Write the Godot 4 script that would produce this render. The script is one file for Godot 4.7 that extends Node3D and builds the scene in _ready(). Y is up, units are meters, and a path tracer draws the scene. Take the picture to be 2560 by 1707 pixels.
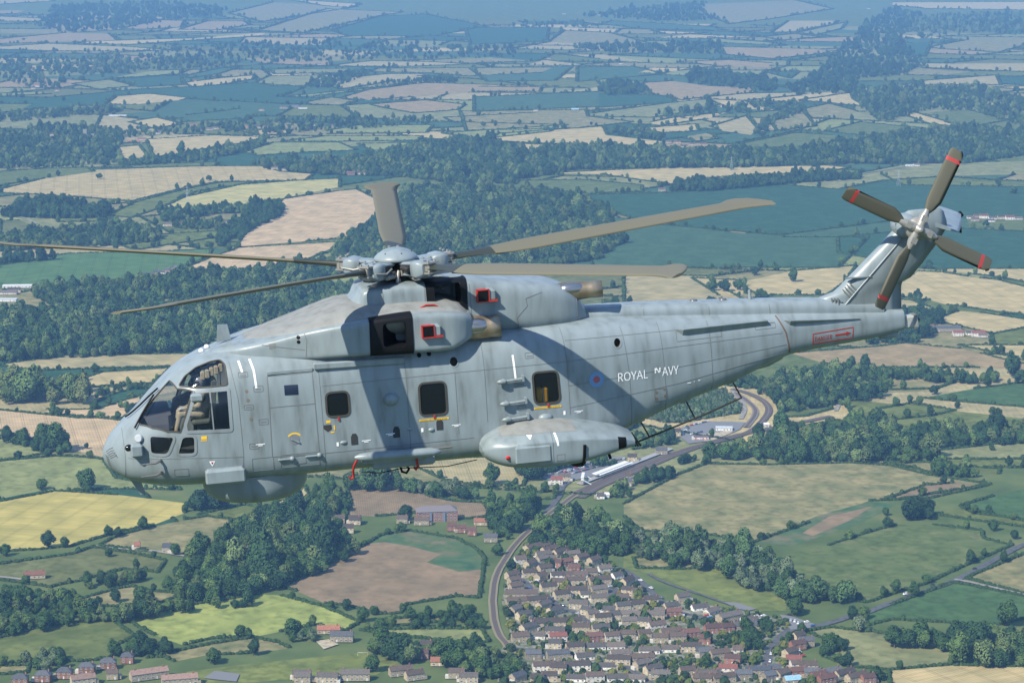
extends Node3D
# A grey naval helicopter flying over English farmland: fields, woods, hedges, a village, a railway.

const CAMERA_HEIGHT := 545.0

var mats := {}
var counts := {}
var rng := RandomNumberGenerator.new()

# ---------------------------------------------------------------- small helpers
func lin(r: float, g: float, b: float, a := 1.0) -> Color:
	var c := Color(r, g, b).linear_to_srgb()
	c.a = a
	return c

func mat(called: String, c: Color, rough := 0.8, metal := 0.0) -> StandardMaterial3D:
	if mats.has(called):
		return mats[called]
	var m := StandardMaterial3D.new()
	m.resource_name = called
	m.albedo_color = c
	m.roughness = rough
	m.metallic = metal
	mats[called] = m
	return m

func noise_tex(seed_: int, freq: float, cols: Array, size := 512, octaves := 5, kind := FastNoiseLite.TYPE_SIMPLEX_SMOOTH) -> NoiseTexture2D:
	var n := FastNoiseLite.new()
	n.seed = seed_
	n.frequency = freq
	n.noise_type = kind
	n.fractal_octaves = octaves
	var t := NoiseTexture2D.new()
	t.width = size
	t.height = size
	t.seamless = true
	t.noise = n
	var g := Gradient.new()
	var offs := PackedFloat32Array()
	var cc := PackedColorArray()
	for i in cols.size():
		offs.append(float(i) / float(cols.size() - 1))
		cc.append(cols[i])
	g.offsets = offs
	g.colors = cc
	t.color_ramp = g
	return t

func numbered(called: String) -> String:
	var n: int = counts.get(called, 0)
	counts[called] = n + 1
	return called if n == 0 else "%s_%03d" % [called, n]

func tag(o: Node, label: String, category: String, group := "") -> Node:
	o.set_meta("label", label)
	o.set_meta("category", category)
	if group != "":
		o.set_meta("group", group)
	return o

func thing(called: String, label: String, category: String, at := Vector3.ZERO, turn := 0.0, group := "") -> Node3D:
	var o := Node3D.new()
	o.name = numbered(called)
	add_child(o)
	o.position = at
	o.rotation.y = turn
	tag(o, label, category, group)
	return o

func part(called: String, mesh: Mesh, m: Material, parent: Node) -> MeshInstance3D:
	var o := MeshInstance3D.new()
	o.name = called
	o.mesh = mesh
	if m:
		o.material_override = m
	parent.add_child(o, true)
	return o

func ground_part(called: String, mesh: Mesh, m: Material, y := 0.0) -> MeshInstance3D:
	var o := MeshInstance3D.new()
	o.name = numbered(called)
	o.mesh = mesh
	o.material_override = m
	o.position.y = y
	o.set_meta("kind", "structure")
	add_child(o)
	return o

func copy_of(o: Node3D, label := "", group := "") -> Node3D:
	var c: Node3D = o.duplicate()
	c.name = numbered(String(o.name).rstrip("0123456789").trim_suffix("_"))
	add_child(c)
	if label != "":
		c.set_meta("label", label)
	if group != "":
		c.set_meta("group", group)
	return c

func new_st() -> SurfaceTool:
	var st := SurfaceTool.new()
	st.begin(Mesh.PRIMITIVE_TRIANGLES)
	return st

# a, b, c, d run clockwise seen from the front
func quad(st: SurfaceTool, a: Vector3, b: Vector3, c: Vector3, d: Vector3) -> void:
	st.add_vertex(a); st.add_vertex(b); st.add_vertex(c)
	st.add_vertex(a); st.add_vertex(c); st.add_vertex(d)

func tri(st: SurfaceTool, a: Vector3, b: Vector3, c: Vector3) -> void:
	st.add_vertex(a); st.add_vertex(b); st.add_vertex(c)

func done(st: SurfaceTool) -> ArrayMesh:
	st.generate_normals()
	return st.commit()

# box, optionally turned by a basis
func box(st: SurfaceTool, c: Vector3, s: Vector3, b := Basis.IDENTITY) -> void:
	st.set_smooth_group(-1)
	var h := s * 0.5
	var p := []
	for i in 8:
		p.append(c + b * Vector3(h.x if i & 1 else -h.x, h.y if i & 2 else -h.y, h.z if i & 4 else -h.z))
	quad(st, p[4], p[6], p[7], p[5])
	quad(st, p[1], p[3], p[2], p[0])
	quad(st, p[5], p[7], p[3], p[1])
	quad(st, p[0], p[2], p[6], p[4])
	quad(st, p[6], p[2], p[3], p[7])
	quad(st, p[0], p[4], p[5], p[1])

# box with chamfered edges
func cbox(st: SurfaceTool, c: Vector3, s: Vector3, ch: float, b := Basis.IDENTITY) -> void:
	var h := s * 0.5
	loft_rings(st, [
		ring_rect(c, h.x - ch, h.z - ch, -h.y, b), ring_rect(c, h.x, h.z, -h.y + ch, b),
		ring_rect(c, h.x, h.z, h.y - ch, b), ring_rect(c, h.x - ch, h.z - ch, h.y, b)], true, -1)

func ring_rect(c: Vector3, hx: float, hz: float, y: float, b: Basis) -> PackedVector3Array:
	var k: float = minf(hx, hz) * 0.25
	var out := PackedVector3Array()
	for q in [[hx - k, hz], [hx, hz - k], [hx, -hz + k], [hx - k, -hz], [-hx + k, -hz], [-hx, -hz + k], [-hx, hz - k], [-hx + k, hz]]:
		out.append(c + b * Vector3(q[0], y, q[1]))
	return out

# rings with equal counts, joined in order; outward when rings run anticlockwise seen against the way they go
func loft_rings(st: SurfaceTool, rings: Array, caps := true, smooth := 0, flip := false) -> void:
	st.set_smooth_group(smooth)
	for i in rings.size() - 1:
		var a: PackedVector3Array = rings[i]
		var b: PackedVector3Array = rings[i + 1]
		for k in a.size():
			var k2 := (k + 1) % a.size()
			if flip:
				quad(st, a[k], a[k2], b[k2], b[k])
			else:
				quad(st, a[k], b[k], b[k2], a[k2])
	if caps:
		st.set_smooth_group(-1)
		var first: PackedVector3Array = rings[0]
		var last: PackedVector3Array = rings[rings.size() - 1]
		for k in range(1, first.size() - 1):
			if flip:
				tri(st, first[0], first[k + 1], first[k]); tri(st, last[0], last[k], last[k + 1])
			else:
				tri(st, first[0], first[k], first[k + 1]); tri(st, last[0], last[k + 1], last[k])

# round tube through points with radii
func tube(st: SurfaceTool, pts: Array, radii: Array, sides := 8, caps := true) -> void:
	var rings := []
	var ref := Vector3.UP
	for i in pts.size():
		var d: Vector3
		if i == 0:
			d = pts[1] - pts[0]
		elif i == pts.size() - 1:
			d = pts[i] - pts[i - 1]
		else:
			d = pts[i + 1] - pts[i - 1]
		d = d.normalized()
		if i == 0 and absf(d.dot(ref)) > 0.9:
			ref = Vector3.RIGHT
		var u := d.cross(ref).normalized()
		var v := u.cross(d).normalized()
		ref = v
		var r := PackedVector3Array()
		for k in sides:
			var a := TAU * k / sides
			r.append(pts[i] + (u * cos(a) + v * sin(a)) * float(radii[mini(i, radii.size() - 1)]))
		rings.append(r)
	loft_rings(st, rings, caps, 0, true)

# surface of revolution about an axis: profile of (radius, along)
func lathe(st: SurfaceTool, at: Vector3, axis: Vector3, prof: Array, sides := 24, caps := true) -> void:
	var u := axis.cross(Vector3.RIGHT if absf(axis.x) < 0.8 else Vector3.FORWARD).normalized()
	var v := u.cross(axis).normalized()
	var rings := []
	for q in prof:
		var r := PackedVector3Array()
		for k in sides:
			var a := TAU * k / sides
			r.append(at + axis * float(q[1]) + (u * cos(a) + v * sin(a)) * float(q[0]))
		rings.append(r)
	loft_rings(st, rings, caps, 0, true)
# plan of the land in metres: x to the right of the camera, z negative away from it
const FIELDS := [
["barley",-14,[-477,-2128,-469,-2133,-426,-2173,-364,-2158,-297,-2127,-295,-2091,-316,-2051,-345,-2023,-361,-2001,-376,-1980,-402,-1969,-433,-1962,-440,-1959]],
["hay",10,[-511,-2290,-453,-2314,-428,-2311,-403,-2300,-377,-2222,-311,-2183,-310,-2177,-346,-2180,-410,-2177,-440,-2173,-471,-2145,-479,-2139]],
["wheat",0,[-562,-2535,-461,-2491,-396,-2491,-403,-2310,-448,-2348,-542,-2438]],
["hay",0,[-530,-2393,-522,-2390,-493,-2369,-465,-2325,-502,-2293,-508,-2290]],
["dry",0,[-353,-1980,-343,-2012,-315,-2045,-291,-2068,-273,-2080,-250,-2068,-246,-2012,-257,-1977,-278,-1954,-308,-1964]],
["past",0,[-283,-2085,-244,-2121,-226,-2109,-236,-2080,-247,-2068,-276,-2080]],
["rough",0,[-430,-1921,-371,-1954,-357,-1977,-316,-1954,-289,-1934,-291,-1899,-320,-1909,-350,-1875,-371,-1856,-400,-1870,-421,-1879]],
["dry",0,[-352,-1810,-332,-1833,-317,-1851,-305,-1858,-290,-1846,-262,-1837,-278,-1810,-327,-1801]],
["hay2",0,[-296,-1769,-252,-1806,-199,-1837,-183,-1833,-146,-1801,-116,-1762,-125,-1741,-151,-1754,-176,-1737,-193,-1725,-224,-1721,-244,-1705,-268,-1729,-281,-1746]],
["past",0,[-389,-1717,-357,-1750,-326,-1764,-306,-1767,-282,-1725,-293,-1705,-293,-1674,-311,-1666,-326,-1670,-370,-1662,-376,-1658]],
["dry",0,[-372,-1655,-348,-1658,-346,-1640,-368,-1636]],
["dry",0,[-267,-1674,-243,-1693,-221,-1709,-193,-1723,-172,-1709,-163,-1697,-193,-1685,-223,-1681,-245,-1666,-253,-1677]],
["pitch",0,[-233,-1643,-191,-1661,-108,-1688,-83,-1663,-97,-1636,-164,-1625,-224,-1607]],
["plough",5,[-156,-2189,-116,-2200,-87,-2183,-78,-2153,-54,-2134,-26,-2128,-17,-2079,-52,-2067,-88,-2091,-122,-2079,-149,-2085,-147,-2128]],
["plough",80,[-185,-1857,-162,-1898,-131,-1971,-113,-2016,-90,-2030,-48,-2004,-30,-1971,-23,-1940,-24,-1888,-26,-1826,-44,-1831,-83,-1807,-86,-1785,-106,-1782,-125,-1803,-147,-1812,-172,-1845]],
["sprout",80,[-126,-1987,-113,-2014,-90,-2028,-48,-2003,-30,-1970,-24,-1940,-25,-1909,-43,-1901,-63,-1921,-71,-1929,-60,-1955,-88,-1980,-109,-1993]],
["dry",0,[-97,-1771,-41,-1776,-41,-1767,-94,-1750]],
["hay",0,[-114,-1741,-65,-1745,-23,-1745,-17,-1712,-39,-1712,-77,-1724]],
["stub2",0,[-110,-2298,-59,-2306,20,-2315,11,-2192,-30,-2192,-65,-2216]],
["past",0,[9,-2173,21,-2153,34,-2173,42,-2166,38,-2141,15,-2141]],
["dry2",20,[102,-2124,125,-2170,158,-2235,190,-2281,249,-2277,331,-2285,369,-2273,399,-2235,451,-2198,354,-2139,327,-2135,263,-2058,205,-1989,174,-2016,112,-2030,100,-2080]],
["sprout",20,[205,-1991,273,-2081,327,-2133,350,-2124,334,-2094,304,-2051,240,-1981]],
["plough",20,[253,-2023,284,-2080,328,-2116,300,-2065,261,-2013]],
["plough",20,[343,-2139,388,-2194,417,-2203,448,-2194,418,-2170,388,-2147]],
["past2",20,[218,-1944,271,-1983,309,-2023,340,-2051,371,-2051,411,-2030,407,-2003,428,-1983,385,-1931,332,-1864,301,-1835,278,-1813,253,-1830,225,-1888,215,-1919]],
["lush",0,[407,-2116,446,-2154,487,-2186,461,-2064,415,-2090]],
["past",0,[377,-2087,407,-2109,459,-2057,456,-2040,423,-2058]],
["lush",20,[270,-1780,297,-1807,356,-1870,410,-1827,399,-1775,367,-1753,291,-1769,271,-1753]],
["dry",0,[369,-1882,439,-1963,412,-1833]],
["hay3",0,[222,-1738,241,-1748,281,-1733,327,-1708,317,-1659,272,-1647,243,-1654,227,-1678,246,-1698]],
["stub",0,[270,-1645,318,-1657,374,-1654,361,-1595,264,-1595]],
["pitch",0,[95,-1966,125,-1950,168,-1919,190,-1870,207,-1841,216,-1818,213,-1791,186,-1791,160,-1824,113,-1894,92,-1913]],
["dry",0,[102,-1943,125,-1944,166,-1919,143,-1908,103,-1911]],
["past",0,[394,-2534,437,-2566,478,-2529,449,-2503,406,-2482]],
["past",0,[401,-2380,442,-2399,434,-2366,414,-2371]],
["hay3",0,[427,-2339,488,-2366,526,-2371,512,-2303,480,-2299,421,-2303]],
["dry",0,[366,-2290,413,-2285,404,-2243,388,-2268]],
["past",0,[448,-2268,473,-2260,467,-2239,446,-2247]],
["dry",0,[434,-2703,481,-2715,503,-2679,471,-2633,417,-2622]],
["lush",0,[453,-2594,520,-2644,593,-2685,563,-2543,484,-2577]],
["past2",0,[292,-2534,328,-2588,350,-2572,345,-2534,312,-2498,281,-2493]],
["past2",0,[377,-2703,433,-2715,418,-2644,356,-2633]],
["hay3",0,[280,-2428,319,-2462,337,-2472,324,-2452,284,-2408]],
["stub",0,[621,-3577,782,-3596,739,-3396,713,-3442,672,-3484,637,-3516,610,-3533]],
["stub",0,[546,-3361,602,-3506,635,-3495,666,-3452,707,-3411,731,-3356,683,-3127,654,-3146,610,-3191,590,-3209,574,-3245,534,-3283]],
["stub2",0,[521,-3255,548,-3245,564,-3191,555,-3155,507,-3164]],
["stub",0,[566,-3112,596,-3159,624,-3146,675,-3092,663,-3036,608,-2988,587,-3028,560,-3069]],
["brown",0,[337,-2859,453,-2903,488,-2926,522,-2903,550,-2888,578,-2837,611,-2788,605,-2761,551,-2768,432,-2768,370,-2795]],
["stub",0,[551,-2911,637,-2911,615,-2806,589,-2859]],
["dry",0,[432,-2707,474,-2701,502,-2675,471,-2643,425,-2637]],
["stub2",0,[164,-3481,286,-3456,288,-3406,321,-3241,153,-3224]],
["stub",0,[331,-3406,415,-3507,517,-3560,476,-3393,439,-3292,344,-3286,331,-3345]],
["stub",0,[261,-3443,332,-3418,326,-3298,288,-3286]],
["crop",0,[133,-4427,297,-4460,480,-4580,737,-4763,751,-4580,986,-4545,893,-4105,788,-4105,713,-4105,629,-4049,438,-3889,239,-4021,183,-4163]],
["crop2",0,[180,-4105,255,-4035,359,-3928,438,-3864,580,-3864,487,-3538,32,-3538,-34,-3647,105,-3838]],
["crop",0,[530,-3864,713,-3981,855,-3928,770,-3528,615,-3528,508,-3694]],
["stub",0,[70,-4782,311,-4880,649,-4921,693,-4880,621,-4802,430,-4726,339,-4652,302,-4598,174,-4763]],
["past2",0,[-54,-4647,136,-4670,250,-4580,245,-4477,130,-4443,-70,-4477]],
["hay3",0,[526,-4580,724,-4821,797,-4921,885,-4961,1083,-5003,1032,-4763,861,-4726,721,-4652,617,-4511]],
["stub",0,[-32,-5592,220,-5775,222,-5561,344,-5410,333,-5314,146,-5338,-53,-5426]],
["stub",0,[24,-5362,73,-5338,85,-5222,28,-5222]],
["stub",0,[301,-5720,450,-5831,442,-5666,352,-5613]],
["dry",0,[390,-5510,459,-5613,478,-5485,418,-5410]],
["past2",0,[483,-5314,662,-5613,747,-5561,757,-5410,649,-5291,493,-5268]],
["past2",0,[741,-5666,855,-5888,986,-5720,946,-5666,851,-5510,759,-5613]],
["stub2",0,[479,-5775,594,-6067,587,-5720,555,-5561,494,-5666]],
["dry",0,[636,-5888,754,-6256,734,-5775,627,-5666]],
["dry",0,[760,-6256,849,-6423,892,-6192,813,-5976,746,-6006]],
["stub",0,[780,-6527,958,-6784,933,-6563,934,-6322,861,-6423]],
["brown",0,[388,-7145,483,-7213,572,-7021,695,-6980,688,-6784,541,-6635,461,-6527,391,-6746]],
["hay3",0,[206,-6128,433,-6457,535,-6563,556,-6389,447,-6160,349,-6006,208,-6036]],
["stub",0,[342,-5888,403,-6006,553,-6160,488,-5976,346,-5775]],
["dry",0,[-134,-6194,192,-6224,192,-6036,299,-5888,156,-5720,-108,-5668]],
["crop",0,[244,-6746,435,-6671,444,-6457,222,-6289]],
["crop2",0,[-105,-6629,247,-6822,229,-6322,-97,-6163]],
["stub2",0,[154,-6822,253,-6980,250,-6822,141,-6784]],
["brown",0,[-98,-6997,88,-6980,80,-6822,-112,-6824]],
["stub2",0,[43,-7891,110,-8156,237,-7942,213,-7860]],
["crop2",0,[-138,-7778,198,-7840,131,-7231,-74,-7193]],
["crop2",0,[211,-7789,397,-7840,474,-7500,195,-7188]],
["stub",0,[396,-7546,457,-7789,594,-7739,525,-7642,436,-7546]],
["stub2",0,[175,-8440,320,-8440,451,-8048,297,-8211]],
["brown",0,[552,-8048,736,-8156,866,-7995,830,-7789,656,-7891]],
["dry",0,[141,-9207,215,-9960,397,-9800,511,-9138,322,-8936]],
["stub",0,[574,-9960,795,-9800,628,-9676]],
["stub2",0,[1051,-9800,1229,-10751,1452,-10751,1396,-10474,1157,-9880]],
["hay3",0,[1157,-9800,1478,-10657,1386,-10126,1217,-9645]],
["stub",0,[779,-9494,941,-9235,989,-9138,840,-9320]],
["dry",0,[984,-9494,1139,-9722,1215,-9494,1045,-9277]],
["stub",0,[1989,-12642,2716,-12695,2519,-11766,2042,-11950,1929,-12262]],
["dry",0,[1536,-8871,1740,-9277,2030,-9465,1947,-9070,1730,-8559,1562,-8743]],
["crop",0,[1370,-8936,1602,-9207,1428,-8324,1313,-8559]],
["stub2",0,[1119,-7942,1718,-7995,1633,-7594,1459,-7690]],
["stub2",0,[1150,-7062,1242,-7231,1502,-7453,1437,-7062]],
["past2",0,[1072,-6160,1184,-6224,1235,-5947,1095,-5747,1063,-5888]],
["stub",0,[988,-6192,1033,-6160,1090,-5747,1016,-5831]],
["stub",0,[1402,-6980,1512,-7021,1478,-6861]],
["brown",0,[768,-8871,1104,-8743,1151,-8559,890,-8211,746,-8440]],
["crop",0,[796,-7594,906,-7594,847,-7318]],
["crop",0,[-197,-10132,156,-10211,133,-9207,-154,-9009]],
["crop2",0,[445,-10751,835,-10297,897,-9960,579,-10043,377,-10474]],
["dry",0,[947,-12386,1508,-12909,1584,-11904,1182,-10944,943,-10474,911,-11246]],
["brown",0,[-1999,-9349,-1812,-9800,-1622,-9722,-1516,-9277,-1757,-9138,-1940,-9070]],
["stub",0,[-1620,-9207,-1233,-9421,-1000,-9800,-993,-9569,-1288,-9207,-1422,-9003,-1637,-9070]],
["stub2",0,[-1898,-8871,-1744,-9070,-1402,-8871,-1231,-8681,-1440,-8619,-1643,-8619,-1871,-8743]],
["brown",0,[-1634,-10126,-1588,-10808,-1454,-10751,-1400,-10211,-1549,-10043]],
["brown",0,[-1386,-10043,-1352,-10713,-1188,-10713,-1124,-10385,-1217,-9993]],
["dry",0,[-1342,-11457,-1252,-12642,-777,-12140,-930,-11457,-1105,-10657]],
["stub",0,[-1222,-13047,-774,-12437,-813,-12021,-961,-12262]],
["crop",0,[-747,-9960,-614,-11144,-411,-11351,-113,-10297,-304,-9569,-649,-9569]],
["dry",0,[-1052,-9960,-912,-11904,-522,-11566,-648,-11043,-841,-9800]],
["stub2",0,[-2642,-12386,-2425,-12774,-2491,-13187,-2811,-13187]],
["stub",0,[-1595,-7840,-1544,-7942,-1309,-7911,-1384,-7769,-1525,-7594]],
["hay",0,[-1228,-7336,-1141,-7642,-1030,-7690,-1038,-7500,-1166,-7363]],
["hay3",0,[-1299,-7103,-1218,-7274,-1100,-7021,-1188,-6900]],
["crop",0,[-1218,-7274,-1025,-7453,-966,-7062,-1081,-6980]],
["crop2",0,[-1013,-7408,-945,-7739,-880,-7840,-916,-7500,-987,-7318]],
["stub",0,[-974,-7145,-895,-7318,-796,-7453,-784,-7274,-864,-7062,-930,-6980]],
["hay",0,[-1448,-6746,-1329,-6822,-1296,-6746,-1425,-6635]],
["crop",0,[-1277,-6256,-1286,-6598,-1069,-6900,-930,-6980,-777,-7145,-601,-6980,-635,-6671,-795,-6492,-885,-6598,-1009,-6746,-1106,-6671,-1083,-6389,-1175,-6322]],
["stub",0,[-1083,-6389,-1094,-6635,-1021,-6746,-885,-6598,-900,-6527,-1002,-6389]],
["hay3",0,[-764,-7145,-751,-7408,-587,-7453,-605,-7021,-700,-7021]],
["hay3",0,[-773,-7690,-526,-7739,-540,-7546,-740,-7500]],
["stub2",0,[-544,-7062,-524,-7318,-388,-7500,-266,-7500,-361,-7231,-416,-7062,-495,-6900]],
["stub2",0,[-586,-7891,-477,-8102,-256,-8048,-145,-7942,-320,-7840,-561,-7840]],
["dry",0,[-447,-7594,-435,-7739,133,-7789,90,-7560,-135,-7408,-267,-7546]],
["brown",0,[-473,-6598,-407,-6900,-260,-7145,56,-7019,139,-7019,-94,-6822,-272,-6635,-385,-6527]],
["brown",0,[-377,-6389,-238,-6527,-123,-6389,-142,-6224,-251,-6128,-337,-6289]],
["dry",0,[-557,-6457,-499,-6620,-419,-6492,-456,-6355,-534,-6389]],
["hay",0,[-638,-6635,-308,-7062,-406,-6885,-545,-6671]],
["dry",0,[-170,-6006,63,-6150,138,-5807,-145,-5888]],
["hay",0,[-438,-5666,-370,-5803,-191,-5803,-200,-5613,-432,-5587]],
["hay",0,[-164,-5603,105,-5788,92,-5647,-75,-5460]],
["hay",0,[-522,-5410,-428,-5535,-207,-5535,-213,-5435,-389,-5410]],
["hay",0,[-580,-5176,-539,-5386,-388,-5386,-338,-5222,-448,-5176,-545,-5110]],
["hay",0,[-347,-5362,-211,-5386,-227,-5291,-309,-5222]],
["hay",0,[-256,-5003,-171,-5045,-176,-4941,-226,-4941]],
["stub",60,[-916,-5244,-828,-5324,-774,-5088,-817,-4982,-855,-5132]],
["stub",60,[-834,-5460,-692,-5551,-561,-5510,-610,-5362,-689,-5222,-686,-5088,-749,-5011]],
["stub",0,[-941,-5888,-889,-6006,-800,-5831,-858,-5720]],
["stub",0,[-644,-5666,-523,-5693,-523,-5587,-579,-5535]],
["crop2",0,[-1078,-5222,-1025,-5314,-989,-5176,-1047,-5110]],
["crop2",0,[-826,-6067,-710,-6256,-646,-6192,-679,-5976,-808,-5888]],
["wheat2",10,[-972,-4494,-919,-4688,-838,-4841,-648,-4900,-515,-4912,-464,-4802,-396,-4763,-404,-4652,-571,-4634,-630,-4511,-692,-4330,-799,-4394,-913,-4443,-965,-4460]],
["past2",0,[-1037,-4802,-952,-4860,-867,-4880,-840,-4802,-919,-4688,-987,-4563]],
["past2",0,[-838,-4921,-613,-4982,-609,-4912,-836,-4880]],
["past",0,[-703,-4134,-682,-4314,-618,-4511,-569,-4616,-495,-4634,-593,-4477,-629,-4222,-657,-4105]],
["barley2",0,[-627,-4207,-602,-4394,-523,-4580,-404,-4659,-338,-4688,-328,-4545,-427,-4362,-535,-4207,-587,-4192]],
["wheat",75,[-419,-4362,-328,-4483,-293,-4511,-214,-4252,-167,-4148,-197,-4049,-241,-4049,-259,-3864,-332,-3814,-437,-3753,-438,-3889]],
["wheat",75,[-495,-3503,-460,-3648,-431,-3744,-260,-3817,-294,-3701,-313,-3613,-366,-3544,-407,-3528,-466,-3495]],
["past",0,[-618,-3765,-581,-3889,-484,-3941,-478,-3864,-556,-3765,-590,-3717]],
["crop3",0,[-772,-3553,-688,-3683,-559,-3701,-472,-3729,-467,-3665,-488,-3528,-546,-3447,-615,-3385,-677,-3354,-731,-3362]],
["stub2",0,[-609,-2782,-535,-2843,-383,-2854,-403,-2774,-481,-2763,-558,-2748]],
["stub",0,[-494,-2698,-477,-2738,-401,-2763,-409,-2678,-481,-2650]],
["crop",0,[-459,-2562,-442,-2618,-403,-2675,-408,-2625,-449,-2533,-453,-2527]],
["wheat",0,[-503,-2530,-449,-2533,-406,-2621,-408,-2537,-414,-2479,-442,-2492,-500,-2511]],
["hay",0,[-159,-3875,-146,-3909,-135,-3900,-124,-3801,-150,-3769]],
["hay",0,[-85,-3917,-75,-3875,-58,-3785,-67,-3777,-78,-3858]],
["hay",0,[-641,-3170,-590,-3204,-547,-3211,-544,-3194,-584,-3170,-624,-3154]],
["past",0,[-783,-4092,-700,-4103,-710,-4055,-772,-4048]],
["past",0,[-401,-2741,-285,-2892,-182,-2815,-175,-2562,-338,-2542]],
["stub",0,[-277,-2919,-146,-3090,-20,-3002,-48,-2815,-167,-2815]],
["hay",0,[-180,-2790,-43,-2802,-13,-2583,-53,-2386,-157,-2423]],
["crop3",0,[-15,-3002,149,-3151,239,-3002,149,-2741,-9,-2694]],
["dry",0,[-5,-2671,148,-2718,91,-2423,8,-2386]],
["hay3",0,[-344,-2521,-173,-2542,-156,-2405,-259,-2298,-313,-2350]],
["stub",0,[-220,-2127,-199,-2145,-194,-2189,-190,-2164,-196,-2127,-211,-2121]],
["rough",0,[-873,-4059,-843,-4070,-802,-3995,-793,-3933,-842,-3912]]]
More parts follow.
